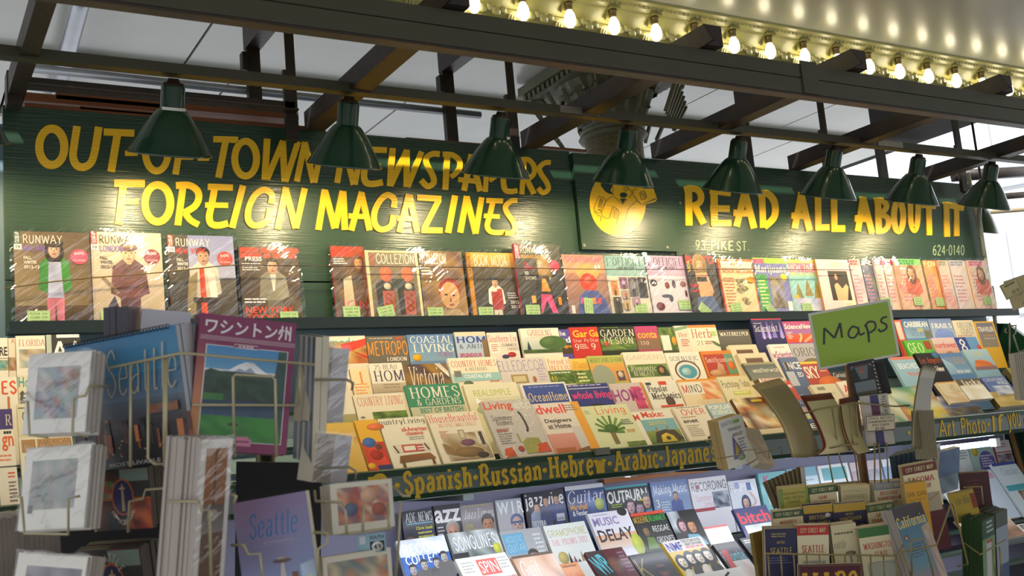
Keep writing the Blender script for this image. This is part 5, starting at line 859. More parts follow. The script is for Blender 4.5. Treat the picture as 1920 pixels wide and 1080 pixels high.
('E', 1182, 1258, 773, 'white make-it magazine with red title and yellow machine', 'ece4d4', lambda p: (p.T('Make:', .22, .02, .78, .2, 'dc4434', 's'), p.T('M', .0, .08, .14, .26, 'dc4434', 's'), p.R(.12, .26, .98, .6, '7cb0b8'), p.R(.12, .6, .98, 1, '8a9a4c', '4a6a2c'), p.P([(.25, .95), (.35, .65), (.6, .58), (.85, .62), (.98, .9), (.7, 1)], '3a3020'), p.P([(.4, .95), (.45, .75), (.6, .68), (.75, .78), (.8, .95)], 'e0c038'), p.E(.6, .84, .06, .06, '4a3a20', 10), p.R(.4, .5, .43, .64, 'b0643c'), p.R(.68, .48, .71, .62, 'b0643c'), p.L(.3, .34, .85, .46, 2, 'd8d068'))),
('E', 1260, 1322, 764, 'cream discovery magazine with red OVER lettering', 'ece0cc', lambda p: (p.T('OVER', .18, .08, .92, .26, 'd4442c', 'n'), p.L(.1, .02, .9, .06, 1, '665'), p.T('anet', .1, .38, .56, .48, '333', 's'), p.L(.1, .3, .6, .36, 1, 'b89a60'), p.L(.12, .55, .6, .9, 6, 'b0a48c'), p.E(.78, .96, .24, .08, '3c3430', 12))),
('E', 1324, 1368, 758, 'pale blue science magazine with white two-line title', 'a4bcc4', lambda p: (p.T('POPULAR', .02, .04, .97, .18, 'eef0e4', 's'), p.T('SCIENCE', .04, .2, .94, .32, 'e6ecdc', 's'), p.N(0, .4, 1, 1, ['d8d4c8', 'b8c4c4', 'ece4d4'], 3, 4, 5))),
('E', 1371, 1440, 748, 'dark brown magazine with fiery photograph', '5a3c2c', lambda p: (p.N(0, 0, 1, .85, ['6a3c24', 'a84c24', 'd88a40', 'f0d8a0', '4a2c20', 'f4ecd0'], 5, 6, 11), p.R(.5, .06, .8, .12, 'd8c040'), p.L(.6, .34, .96, .6, 7, 'b09a70'), p.R(0, .86, 1, 1, 'dccca8'))),
('E', 1462, 1512, 742, 'blue literary magazine with white serif title', '3c5490', lambda p: (p.T("HARPER'S", .05, .08, .98, .26, 'e8e4e0', 'r'), p.L(.1, .02, .95, .05, 1, 'aab8d8'), p.N(0, .36, 1, .7, ['c8c4b4', 'd0c840', 'b84868', '8a98b8'], 3, 4, 6), p.R(0, .8, 1, 1, '222'), p.T('MEN', .1, .83, .9, .96, 'eee', 's'))),
('E', 1660, 1742, 728, 'green and yellow travel magazine beside the brochure column', '4a9a80', lambda p: (p.N(0, 0, 1, 1, ['4a9a80', '3a8470', 'e8d048', 'dce0c8', 'd87040'], 4, 5, 8),)),
('E', 1744, 1822, 744, 'lavender national magazine with harbour photo', 'b8b4c4', lambda p: (p.R(0, 0, 1, .2, '8a94b8', 'c8b8a8'), p.T('NATI', .02, .05, .45, .2, 'e8e4e8', 's'), p.N(0, .3, 1, .6, ['9aa4c0', 'b8b0b8', '8890b0'], 4, 2, 5), p.N(0, .6, 1, 1, ['a88858', '6a5a4c', 'c8b078', '8a94a8'], 6, 3, 6))),
]
for rec in M_:
    row, a, b, y, lab, bgc, fn = rec[:7]; t = mag(row, a, b, y, lab, bgc, fn, th=.014 if row != 'E' else .016)
    if len(rec) > 7: bag(t, max(v.co.x for v in t.data.vertices), max(v.co.y for v in t.data.vertices), 5)
X_ = [
('X', 1790, 1836, 712, 'cream northern magazine with white snow photo', 'dccfb0', lambda p: (p.R(0, 0, 1, .3, '6a5a3c'), p.T('laska', .2, .05, .95, .32, 'efe8d8', 'b'), p.N(0, .34, 1, 1, ['f4f0e4', 'fffef4', 'e8dcc0'], 3, 3, 2))),
('X', 1838, 1884, 708, 'blue cruising magazine with white title', '5c6ca4', lambda p: (p.R(0, 0, 1, 1, '5a6cac', '6c88b8'), p.T('CRUISING', .05, .06, .95, .22, 'e8ecf4', 'r'), p.T('WORLD', .5, .24, .95, .4, 'dfe4f0', 's'), p.N(.2, .45, .9, .9, ['b8c8dc', 'e8e8f0', '5a6c9c'], 3, 3, 4))),
('X', 1755, 1792, 717, 'small cream booklet left of the snow magazine', 'e4d4b0', lambda p: (p.R(0, 0, 1, .06, 'e0a050'), p.T('HILL', .5, .12, .92, .5, 'b08a54', 'n'), p.N(0, .5, 1, 1, ['e8dcc0', 'd8b888'], 3, 3, 3))),
('X', 1845, 1921, 736, 'thick gold covered book lying on the right front row', 'c8b060', lambda p: (p.N(0, 0, 1, 1, ['c8b068', 'd8bc78', 'b8a050', 'e0c484'], 5, 5, 4),)),
('X', 1886, 1935, 690, 'yellow bagged book leaning at the right picture edge', 'b8a830', lambda p: (p.N(0, 0, 1, 1, ['a89c2c', 'c8b840', 'd8c850', '7a8a30', 'd87838'], 4, 5, 9),)),
]
for k_, rec in enumerate(X_):
    row, a, b, y, lab, bgc, fn = rec; t = mag(row, a, b, y, lab, bgc, fn, th=.016 if k_ < 3 else .026, h=(.12, .12, .12, .15, .2)[k_], spine='5a4a24' if k_ > 2 else None)
# wooden-framed newspapers between the herb and science titles
for k_, (a, b, y, lab) in enumerate(((1350, 1418, 648, 'cream card holder with brown window, upper of two'), (1362, 1436, 664, 'cream card holder with dark window, lower of two'))):
    t = mag('C' if k_ == 0 else 'D', a, b, y, lab, 'dcd2b4', lambda p: (p.R(.2, .2, .8, .5, '6a4438'), p.R(.2, .2, .8, .24, '8a7a50')), th=.02, name='card_holder'); t['category'] = 'holder'
mag('X', 1392, 1452, 681, 'grey weather magazine with white lowercase title', '5c5c54', lambda p: (p.R(0, 0, 1, .14, '98946a'), p.R(0, .14, 1, 1, '4c565c', '7a7c74'), p.T('weatherwise', .16, .34, .98, .64, 'eae6d8', 'n')), th=.014, h=.085)
mag('X', 1416, 1462, 702, 'small psychology copy with orange top leaning by the wooden spines', 'ece0d0', lambda p: (p.R(0, 0, 1, .1, 'e89430'), p.T('MIND', .1, .16, .8, .36, 'c84434', 'n'), p.N(.4, .4, 1, 1, ['e07038', 'd8503c', 'ecc890'], 3, 3, 2)), th=.03, h=.13, spine='8a7a4c')
mag('X', 1437, 1482, 716, 'red topped magazine behind the curved boards', 'c83c30', lambda p: (p.L(.1, .05, .9, .12, 1, 'f0c0b0'), p.T('scope', .1, .2, .95, .45, 'f0e4dc', 's')), th=.012, h=.1)
# ================================================================== LOWER RACK rows F, G, H
def face(p, u, v, r, sk='c89a74', hr='2c221c', st=0): p.head(u, v, r, sk, hr, st)
N_ = [
('F', 752, 811, 960, 'black jazz news magazine with yellow lines and trumpeter', '1c1a30', lambda p: (p.R(.1, .0, 1, .5, '141418'), p.N(0, .5, 1, 1, ['2a1c50', '3c2878', '141424'], 3, 3, 2), p.T('ADE NEWS', .1, .05, .97, .3, 'eee', 'r'), p.R(.12, .32, .95, .35, '6ac'), p.T('Chris Isaak', .4, .42, .95, .5, 'e8e030', 's'), p.L(.45, .56, .95, .95, 4, 'd8d030'), face(p, .18, .75, .16, '6a4434', '1c1614'))),
('F', 812, 862, 949, 'black jazz magazine with big lowercase azz', '18181c', lambda p: (p.T('azz', .0, .12, .98, .46, 'f4f0ec', 's'), face(p, .62, .72, .26, 'd8a088', 'b0a8a0', 1), p.L(.05, .55, .3, .9, 4, 'ddd'))),
('F', 862, 925, 949, 'grey jazz magazine with smiling dark haired man', '9a9090', lambda p: (p.L(.1, .02, .9, .06, 1, 'c8b060'), p.T('JazzTimes', .08, .12, .97, .36, 'f0ecec', 'x'), face(p, .76, .55, .19, 'd09068', '2c1c16'), p.T('JOHN', .06, .48, .3, .6, 'd8d048', 'n'), p.T('PIZZARELLI', .06, .62, .52, .76, 'd8d048', 'n'))),
('F', 928, 977, 939, 'pale magazine with white wide-spaced letters and glasses', 'c4c4c8', lambda p: (p.R(0, 0, 1, 1, 'b8bcc4', 'd4ccc8'), p.T('W I R', .04, .06, 1.05, .4, 'f8f8f8', 's'), face(p, .72, .7, .25, 'dcbcac', '6a7aa8', 1), p.R(.5, .6, .95, .66, '5a6a98'))),
('F', 980, 1057, 925, 'black jazz magazine with three men in blue suits', '20202c', lambda p: (p.T('jazzwise', .02, .06, .97, .5, 'f4f0f0', 'h'), [(p.person(u, v, 1.1, 'd8a888', '2c201c', c, c, 1.25)) for u, v, c in ((.28, .34, '9aa4bc'), (.52, .2, '39406c'), (.78, .18, '2c3874'))], p.T('TROYKA', .1, .78, .45, .94, 'eee', 'b'), p.R(.72, .66, .92, .86, 'c8ccd8'), p.T('DAVID', .74, .76, .9, .84, '223', 's'))),
('F', 1058, 1131, 913, 'blue guitar magazine with white script title', '2c4478', lambda p: (p.R(0, 0, 1, .12, 'dcdce0'), p.N(.5, .2, 1, .8, ['4a6cb0', '2c4070', '6a8cc8'], 4, 3, 4), p.T('Guitar', .04, .14, .97, .5, 'f4ecec', 'x'), p.T('Marshall', .06, .52, .5, .68, 'e8a020', 's'), p.T('& Fender', .1, .7, .48, .84, 'eee', 's'), p.E(.82, .58, .12, .17, 'b8c848', 16))),
('F', 1133, 1215, 915, 'rock magazine with white jagged title and group of faces', '2c2a30', lambda p: (p.R(0, 0, 1, .06, '4aa8b0'), p.T('OUTBURN', .02, .12, .95, .48, 'f0f0e8', 's'), [face(p, u, v, .1, c, '241c1a') for u, v, c in ((.14, .85, 'c08878'), (.36, .75, 'd0a0a0'), (.52, .6, 'd8b0b4'), (.72, .7, 'b898a8'), (.9, .5, 'd8a890'))], p.P([(.8, .98), (.84, .78), (1, .74), (1, 1)], '3c7cb0'), p.L(.08, .5, .4, .62, 2, 'a8c838'), p.L(.72, .44, .85, .55, 1, 'e0d030'))),
('F', 1218, 1288, 905, 'slate blue music magazine with man in jacket', '7488b0', lambda p: (p.R(0, 0, 1, 1, '6c84b4', '8a9cc0'), p.T('Making Music', .06, .1, .95, .46, 'e8e8f0', 'n'), p.person(.62, .4, 1.0, 'c89c80', '2c2420', '465490', '465490', 1.3), p.T('3', .06, .52, .16, .76, 'eec', 'b'), p.L(.2, .6, .45, .9, 4, 'cdd'))),
('F', 1290, 1361, 899, 'white recording magazine with black spaced title', 'e8e4e8', lambda p: (p.T('RECORDING', .04, .12, .97, .4, '24242c', 'n'), p.E(.2, .27, .035, .08, 'c03848', 10), p.T('Summer', .1, .5, .52, .7, 'd87c88', 't'), p.T('School', .3, .72, .54, .86, 'd87c88', 't'), p.N(.55, .45, .98, .95, ['4a5468', '8a94a8', '2c3444', 'b8c0cc'], 5, 5, 3), p.R(.0, .9, .55, 1, 'b03c4c'))),
('F', 1364, 1417, 903, 'white paper magazine with woman raising an arm', 'e0e4ec', lambda p: (p.T('PAPER', .04, .1, .9, .34, 'f8f8fc', 's'), p.T('P', .04, .12, .16, .34, '445', 't'), p.R(.62, .1, .78, .34, '6a80b4'), p.R(.2, .06, .36, .26, 'a8b4d4'), face(p, .5, .68, .12, 'dcb0a0', '3c4468', 2), p.S([(.6, .9), (.85, .7), (.7, .4)], .07, 'dcb4a4'))),
('F', 1420, 1472, 888, 'teal framed magazine with pink K behind the folded maps', '7cc0c4', lambda p: (p.R(.2, .32, 1, 1, 'd8dccc'), p.T('K', .16, .1, .4, .34, 'd05c8c', 's'), p.S([(.4, .7), (.6, .5), (.9, .6)], .03, '6a6a64'), p.R(.45, .8, .9, .95, 'f0f0ec'))),
('G', 742, 836, 1015, 'white and blue record magazine with bearded group', 'd8dce4', lambda p: (p.R(0, .35, 1, 1, '3468b8'), p.N(0, 0, 1, .4, ['e8ecf0', 'c8d4e0', 'f8f8f8'], 4, 2, 3), p.T('RECORD', .08, .1, .93, .36, 'ffffff', 'h'), p.T('COLLECT', .08, .38, .85, .6, 'f8f8fc', 'h'), [p.person(u, v, .95, 'b8b0a8', '3a3634', '5c5854', '5c5854', 1.3) for u, v in ((.18, .64), (.42, .56), (.68, .56), (.86, .44))])),
('G', 838, 933, 1001, 'grey world music magazine with white jagged title', '8a908c', lambda p: (p.N(0, 0, 1, 1, ['b8c0c0', '4a504c', 'dce0dc', '2c3030', '98a098'], 5, 4, 6), p.T('SONGLINES', .07, .1, .93, .46, 'f4f4f4', 'n'), p.R(0, .5, .3, 1, '1c1e1e'), p.E(.9, .5, .08, .14, 'd0d040', 12), p.T('RADIO', .1, .75, .35, .9, 'd8d838', 's'))),
('G', 936, 1016, 998, 'grey acoustic guitar magazine with blue title block', 'a8a8a8', lambda p: (p.R(.03, .08, .52, .6, '68a4c0'), p.T('ACOUSTIC', .08, .14, .48, .3, 'cce0ec', 't'), p.T('GUITAR', .08, .34, .5, .54, 'cce0ec', 't'), face(p, .62, .72, .13, 'd8a088', '3c342c'), p.T('LYLE LOVETT', .1, .7, .5, .84, 'e8e8e4', 'n'), p.L(.75, .15, .97, .9, 7, 'd4d4d0'))),
('G', 1018, 1099, 987, 'white classical magazine with gold spaced title and gold coin', 'e4e4dc', lambda p: (p.T('GRAMOPHONE', .04, .12, .95, .32, 'b8b468', 'n'), p.T('THE PROMS 2012', .06, .38, .92, .54, 'd87c84', 'r'), p.E(.2, .85, .12, .16, 'c8b46c', 16), [p.P([(u, .72+.1*(k % 3)), (u+.04, 1), (u-.04, 1)], c) for k, (u, c) in enumerate(((.35, '3a3434'), (.45, '8a4c4c'), (.54, '2c2c34'), (.64, '9a7c54'), (.74, '3c3444'), (.84, '6a4c3c')))])),
('G', 1101, 1179, 964, 'white music production magazine with big metal lettering', 'e8e4ea', lambda p: (p.T('MUSIC', .05, .14, .68, .36, '9884b4', 's'), p.L(.1, .06, .5, .11, 1, 'a898c0'), p.E(.85, .05, .12, .12, '3a3c34', 12), p.R(.0, .6, 1, 1, 'e8a878', 'e8d8c8'), p.T('DELAY', .06, .46, .92, .78, '3a2a28', 's'), p.E(.92, .95, .14, .3, 'c8d038', 14))),
('G', 1181, 1246, 964, 'drummer magazine with red strip and green title', '1c1c14', lambda p: (p.R(0, 0, 1, .08, 'e05030'), p.R(0, .08, 1, .28, '201c14'), p.T('MODERN', .02, .1, .42, .28, 'e8b830', 'n'), p.T('DRUMMER', .42, .1, .98, .28, '48b848', 'n'), face(p, .25, .5, .1, '8a6a38', '2c2418'), p.T('REGGAE', .46, .4, .95, .56, 'f0f0e8', 'n'), p.T('GROOVES', .46, .7, .96, .86, 'f0f0e8', 'n'), p.P([(.1, 1), (.2, .66), (.4, .7), (.45, 1)], '6a8a2c'), p.R(.46, .9, .96, .97, 'd8c030'))),
('G', 1248, 1305, 961, 'dark magazine with two musicians and pale splash', '24201e', lambda p: (p.N(0, 0, .4, .6, ['c8ccd0', '8a9094', '4a4c50'], 3, 3, 7), face(p, .35, .4, .13, 'd8a0a8', '4a3434', 2), face(p, .65, .45, .15, 'c88c5c', '2c1c14', 2), p.P([(.3, 1), (.4, .66), (.75, .7), (.95, 1)], '6c9cb0'))),
('G', 1374, 1440, 955, 'dark blue feminist magazine with red lowercase title', '4a4c74', lambda p: (p.T('bitch', .04, .12, .96, .46, 'e0484c', 's'), p.N(.1, .5, 1, 1, ['dce4d4', 'b8c0b8', 'ece8dc'], 3, 3, 4)), None),
('G', 1310, 1366, 990, 'blank white stack of leaflets', 'f0ece4', lambda p: (p.R(0, 0, 1, .06, 'd87c74'),)),
('H', 853, 954, 1049, 'white magazine with red SPIN block', 'dcd8cc', lambda p: (p.R(.36, .08, .76, .42, 'd45c50'), p.T('SPIN', .39, .12, .73, .38, 'f8f4ec', 'l'), p.L(.06, .1, .3, .36, 4, 'a8a49c'), p.L(.78, .08, .98, .36, 4, 'a8a49c'), p.E(.62, .8, .28, .3, 'a82028', 20), p.E(.62, .84, .16, .2, 'e8e0d8', 16), p.T('TOM PETTY', .8, .5, 1, .58, 'b03838', 's'))),
('H', 958, 1040, 1044, 'tan guitar magazine with white script title', 'c8a080', lambda p: (p.N(0, 0, 1, 1, ['c89878', 'd8b098', 'a87858', 'e0c8b0'], 4, 3, 5), p.T('Guit', .08, .12, .5, .5, 'f8f0e8', 'x'), p.R(0, 0, 1, .06, '5a4838'))),
('H', 1003, 1089, 1066, 'orange rock magazine with red flowing title', 'd07c30', lambda p: (p.L(.1, .05, .9, .12, 1, '5a3418'), p.T('Rolling Stone', .03, .2, .97, .55, 'c83428', 'x'))),
('H', 1096, 1172, 1036, 'maroon magazine with teal logo and bald man', '5c1c20', lambda p: (p.R(0, 0, .45, 1, '3c2420', '1c1614'), p.T('WP', .05, .1, .42, .55, '58b4c0', 's', 0, -.3), p.P([(.3, 1.6), (.4, .8), (.6, .72), (.9, .85), (1, 1.6)], 'd8ccb8'), face(p, .58, .38, .16, '7a4c38', '6a4434', 1), p.L(.78, .1, .98, .6, 6, '98707c'))),
('H', 1178, 1250, 1042, 'black magazine with gold letter and man in cap and sunglasses', '1c1816', lambda p: (p.T('K', .06, .1, .36, .6, 'b89838', 't'), face(p, .66, .4, .18, '6a4030', '14100e'), p.R(.48, .36, .84, .46, '0c0a0a'), p.R(.4, .7, 1, 1.3, '181414'))),
('H', 1240, 1321, 1017, 'yellow magazine with four sketched band members', 'd8b430', lambda p: (p.R(0, 0, 1, .26, 'dcd4cc'), p.T('NMF', .05, .05, .42, .25, '34349c', 's'), p.T('THE STONE ROSES', .46, .02, .95, .09, '333', 's'), p.T('HEATON PARK', .5, .1, .94, .17, '333', 's'), p.T('PREVIEW SPECIAL', .48, .18, .94, .24, 'd8483c', 's'), [(face(p, u, v, .11, 'e8dcc4', '201c18', 2), p.E(u, v+.42, .15, .24, c, 14)) for u, v, c in ((.18, .5, 'e4d8c0'), (.42, .45, '343028'), (.63, .46, 'e0d4bc'), (.86, .44, '2c2820'))])),
('H', 1336, 1384, 1021, 'dark magazine with teal lettering and red sash', '3a3430', lambda p: (p.T('Palomba', .04, .2, .95, .44, '58a8b0', 'n'), p.P([(.1, .2), (.3, .14), (.4, .2), (.18, .8), (.08, .7)], 'c03c38'), p.N(.3, .45, 1, 1, ['b8a090', '8ab0b0', 'd8c0b0'], 3, 3, 3))),
('H', 1386, 1428, 1010, 'black magazine with white heading beside the map rack', '262220', lambda p: (p.L(.1, .06, .9, .16, 2, 'eee'), p.N(0, .3, 1, 1, ['4a4438', '6a5c44', '2c2824'], 3, 3, 5))),
('I', 1300, 1400, 1078, 'white illustrated sheet along the bottom picture edge', 'e8e4d8', lambda p: (p.S([(.1, .1), (.4, .3), (.7, .1)], .04, '2c2824'),)),
# right part of the lower rack
('F', 1474, 1530, 880, 'pale blue magazine behind the fanned maps', 'c8dce4', lambda p: (p.R(0, 0, 1, .3, '7cb0c0'), p.L(.1, .4, .9, .9, 5, '8aa0b0'))),
('F', 1532, 1590, 874, 'white magazine with teal block behind the wire cage', 'e4e8e8', lambda p: (p.R(.1, .1, .9, .5, '6ab0b4'),)),
('F', 1592, 1650, 868, 'pink and grey magazine behind the rusty pole', 'd0c0c4', lambda p: (p.N(0, .3, 1, 1, ['b8a0a8', '8a98a8', 'd8d0cc'], 4, 3, 4),)),
('F', 1652, 1706, 862, 'blue and white magazine behind the slanting brochures', '9cb4d0', lambda p: (p.R(0, 0, 1, .25, 'e8ecf0'),)),
('F', 1708, 1788, 850, 'white wide magazine left of the bright tube', 'e4e4e0', lambda p: (p.L(.1, .1, .9, .3, 2, '7a88a0', .7), p.N(0, .4, 1, 1, ['c8c8d0', 'a8b4c4', 'e0d8d0'], 4, 3, 6))),
('G', 1762, 1824, 905, 'pale magazine behind the maroon books', 'dcdcd4', lambda p: (p.N(0, .2, 1, 1, ['c8c0b8', 'a8a8b0', 'e0dcd4'], 4, 3, 7),)),
('H', 1790, 1896, 975, 'brown photo magazine behind the trail maps', '8a6a54', lambda p: (p.N(0, 0, 1, 1, ['8a6a54', 'b88c70', '4a3c34', 'd8c0a8'], 5, 4, 8),)),
('F', 1790, 1812, 834, 'white magazine at the right under the bright tube', 'e8ece8', lambda p: (p.L(.1, .1, .9, .6, 5, '9ab0a8'),)),
('F', 1813, 1857, 831, 'teal magazine with lavender arch of white lines', 'b8d4c8', lambda p: (p.R(0, 0, 1, .18, 'ece8dc'), p.E(.65, .75, .34, .4, '6a64a4', 18), p.R(.31, .75, .99, 1, '6a64a4'), p.E(.22, .35, .14, .16, 'e0c850', 12), p.L(.4, .5, .95, .98, 5, 'dcd8ec', .5))),
('F', 1858, 1892, 828, 'white journal with pink heading and dark red spine', 'ece8e8', lambda p: (p.R(.0, 0, .1, 1, '8a2c34'), p.L(.2, .12, .9, .3, 2, 'c8788c'), p.R(.1, .42, 1, .46, 'b03848'), p.N(.12, .5, 1, 1, ['c8b8b8', 'a8b4c4', '6a4848'], 3, 3, 6))),
('F', 1894, 1930, 806, 'tan book with orange lettering at the right edge', 'a87c4c', lambda p: (p.T('New', .3, .08, .95, .24, 'e8dcc8', 'r'), p.L(.3, .3, .95, .6, 2, 'd8542c', .8))),
('G', 1828, 1860, 884, 'pale blue leaflet with pink heading', 'd0dce8', lambda p: (p.R(.15, .1, .9, .3, 'dca8b8'),)),
('G', 1858, 1905, 870, 'white quarterly with teal foot', 'dce8ec', lambda p: (p.R(0, 0, 1, .1, '4a5898'), p.T('Classics', .2, .2, .9, .45, '98a8b8', 'r'), p.R(0, .8, 1, 1, '58b0b8'))),
('G', 1908, 1950, 920, 'dark green covered pile at the right edge', '34482c', lambda p: (p.N(0, 0, 1, 1, ['34482c', 'c87c60', '2c3428', 'e0c8b0'], 4, 4, 5),)),
('H', 1900, 1945, 985, 'white magazine with black lettering at the lower right edge', 'e4dcc8', lambda p: (p.L(.1, .1, .9, .5, 3, '333', .7),)),
]
for rec in N_:
    row, a, b, y, lab, bgc, fn = rec[:7]; mag(row, a, b, y, lab, bgc, fn, th=.016, grp='magazines on the lower rack')
# ================================================================== FOREGROUND RACKS
WIRE = mat('cream_wire', 'b3a987', .4, .2); WIREG = mat('grey_wire', '8f8a78', .4, .4)
def slab(w, h, th, front, side, edge): 
    mb = MB().box(0, w, 0, h, -th, 0); return mb
def put(name, label, cat, TL, TR, BL, D0, D1, th, bg, fn, n=1, D2=None, side=None, edge='cfc6b2', grp=None, film=False, gap=.0008, matte=False):
    """upright printed thing: corners in the frame with their distances from the camera, th = depth of the whole pile of n copies"""
    A = atD(*TL, D0); B = atD(*TR, D1); C_ = atD(*BL, D2 or D0); ux = B-A; M = frame(C_, ux, A-C_); w = ux.length
    y = Vector((M[0][1], M[1][1], M[2][1])); h = (A-C_).dot(y); x = Vector((M[0][0], M[1][0], M[2][0])); org = A-y*h
    for r in range(3): M[r][3] = org[r]
    em = mat('edge_'+edge, edge, .75); t1 = th/n; first = None; rr = random.Random(int(TL[0]))
    for i in range(n):
        Mi = M @ Matrix.Translation(((rr.random()-.5)*.004*(i > 0), (rr.random()-.5)*.006*(i > 0), -i*t1))
        if i < 2 or first is None:
            mb = MB().box(0, w, 0, h, -(t1-gap if n > 1 else t1), 0); o = mb.build(name, em, None, Mi); o.data.materials.append(body_mat(side or bg))
            for p in o.data.polygons:
                if p.center.x < w*.01 and side or p.center.z > -t1*.01: p.material_index = 1
            me2 = o.data
        else: o = obj(name, me2, None, Mi)
        k = ('' if i == 0 else 'copy of the ')
        tag(o, label if i == 0 else 'copy showing its edge behind the '+' '.join(label.split()[:9]), cat, (grp or 'stacked copies behind the front ones') if n > 1 else grp)
        if i == 0: first = o
    pm = PM(w, h); pm.R(0, 0, 1, 1, bg); fn(pm); pm.build('cover', first, None, MATTEPRINT if matte else PRINT)
    if film: bag(first, w, h, int(TL[0]+TL[1]), FILM2, .002, .004)
    return first
def wire(mb, pts, r=.0024, close=False): mb.tube([atD(x, y, D) for x, y, D in pts], r, 6, close); return mb
# ---------------- left spinner: souvenirs of the city
spn = empty('postcard_spinner', atD(470, 1075, 2.35)); tag(spn, 'cream wire spinner rack of prints and souvenir books at the left front', 'rack')
def spart(name, mb, m=WIRE, root=None):
    root = root or spn; o = mb.build(name, m); o.parent = root; o.matrix_parent_inverse = root.matrix_world.inverted(); return o
pc = atD(505, 1000, 2.42)
spart('pole', MB().tube([(pc.x, pc.y, 0), (pc.x, pc.y, 1.72)], .022, 12), mat('dark_pole', '2c2a28', .4, .6))
for q0, q1, q2, D_ in (((438, 866), (598, 868), (440, 1100), 2.28), ((90, 868), (330, 872), (92, 1100), 2.22)):
    A_, B_, C2 = atD(*q0, D_), atD(*q1, D_), atD(*q2, D_); spart('interior_shade_sheet', MB().box(0, (B_-A_).length, 0, (A_-C2).length, -.006, 0, frame(C2, B_-A_, A_-C2)), mat('interior_shade_dark', '1d1c22', .7))  # dark sheets added to stand for the shaded inside of the spinner
P1 = lambda p: (p.R(.16, .17, .85, .82, '8f9aa2'), p.N(.16, .17, .85, .82, ['8a94a8', 'b8a8b0', '6a88a0', 'a86a60', '90a898', 'c8c4c0'], 6, 6, 3))
P2 = lambda p: (p.N(.12, .16, .82, .76, ['8a9c94', 'a8a8a0', '9a8c90', 'b8b0a8', '7a8a8c'], 6, 6, 5), p.R(.12, .7, .2, .8, '4a4440'))
put('art_print', 'plastic sleeved city print at the upper left of the spinner', 'print', (56, 666), (172, 658), (36, 815), 1.9, 1.86, .042, 'e8e4de', P1, n=10, D2=1.87, edge='b0a69e', film=True, grp='sleeved art prints')
put('art_print', 'plastic sleeved market print with bright streak, second tier', 'print', (50, 842), (172, 832), (28, 996), 1.88, 1.84, .042, 'e8e4dc', P2, n=10, D2=1.84, edge='b0a69e', film=True, grp='sleeved art prints')
put('art_print', 'plastic sleeved street print at the bottom left corner', 'print', (36, 1036), (165, 1045), (22, 1200), 1.86, 1.82, .05, 'e8e2d8', lambda p: (p.N(.15, .14, .95, .8, ['5a5460', '8a8494', 'b8a8a8', '4a4450'], 5, 5, 8),), n=6, D2=1.82, edge='b0a69e', film=True, grp='sleeved art prints')
put('art_print', 'grey pile of prints seen edge on at the left edge', 'print', (-60, 972), (-8, 975), (-58, 1180), 2.0, 1.93, .12, 'b0a8a4', lambda p: (), n=12, edge='8f857c', grp='sleeved art prints')
def cal(p):
    p.R(0, 0, 1, .3, '1f6a96', '3f86ac'); p.R(0, .3, 1, .55, '3a7098', '6c7c8c'); p.R(0, .5, 1, .7, '5c6c7c', '3a2a2a'); p.R(0, .7, 1, 1, '16121a', '0c0a10')
    r = random.Random(4)
    for i in range(26):
        u = r.random(); v = .62+r.random()*.12; wd = .02+r.random()*.035; p.R(u, v, u+wd, v+.12+r.random()*.1, r.choice(('3a2420', '8a4c2c', 'b0602c', '241c24', 'c8763a', '5a3428')))
    for i in range(40): u, v = r.random()*.97, .78+r.random()*.16; p.R(u, v, u+.014, v+.008, r.choice(('e0a050', 'c87030', 'e8c880')))
    p.N(.7, .55, .95, .62, ['8a5a3c', '5c5c64', 'a8683c'], 4, 2, 3); p.T('Seattle', .36, .1, .98, .46, 'c8b898', 'p'); p.T('MOST LIVABLE', .3, .955, .75, .985, 'a8a4a0', 's')
c0 = put('wall_calendar', 'spiral bound blue calendar with night skyline', 'calendar', (120, 650), (329, 609), (176, 884), 2.0, 1.88, .065, '2a6a90', cal, n=6, D2=1.97, edge='b8b4b8', grp='spiral calendars')
sw = (atD(329, 609, 1.9)-atD(120, 650, 2.0)).length; co = MB()
ch = max(v.co.y for v in c0.data.vertices)
for i in range(34): co.tube([Vector((sw*(i+.5)/34, ch+.004*math.cos(a*.9), .001+.005*math.sin(a*.9))) for a in range(7)], .0011, 4, True)
co.build('spiral_binding', mat('black_coil', '1c2630', .4), c0)
put('book', 'pale blank backed book leaning behind the calendar', 'book', (266, 578), (358, 586), (270, 700), 2.1, 2.14, .012, 'bdbcc8', lambda p: (), D2=2.08)
put('book', 'dark spined books leaning at the far left behind the calendar', 'book', (240, 574), (262, 576), (244, 690), 2.06, 2.12, .05, '5a5460', lambda p: (), n=4, side='3a3440', grp='books behind the calendar')
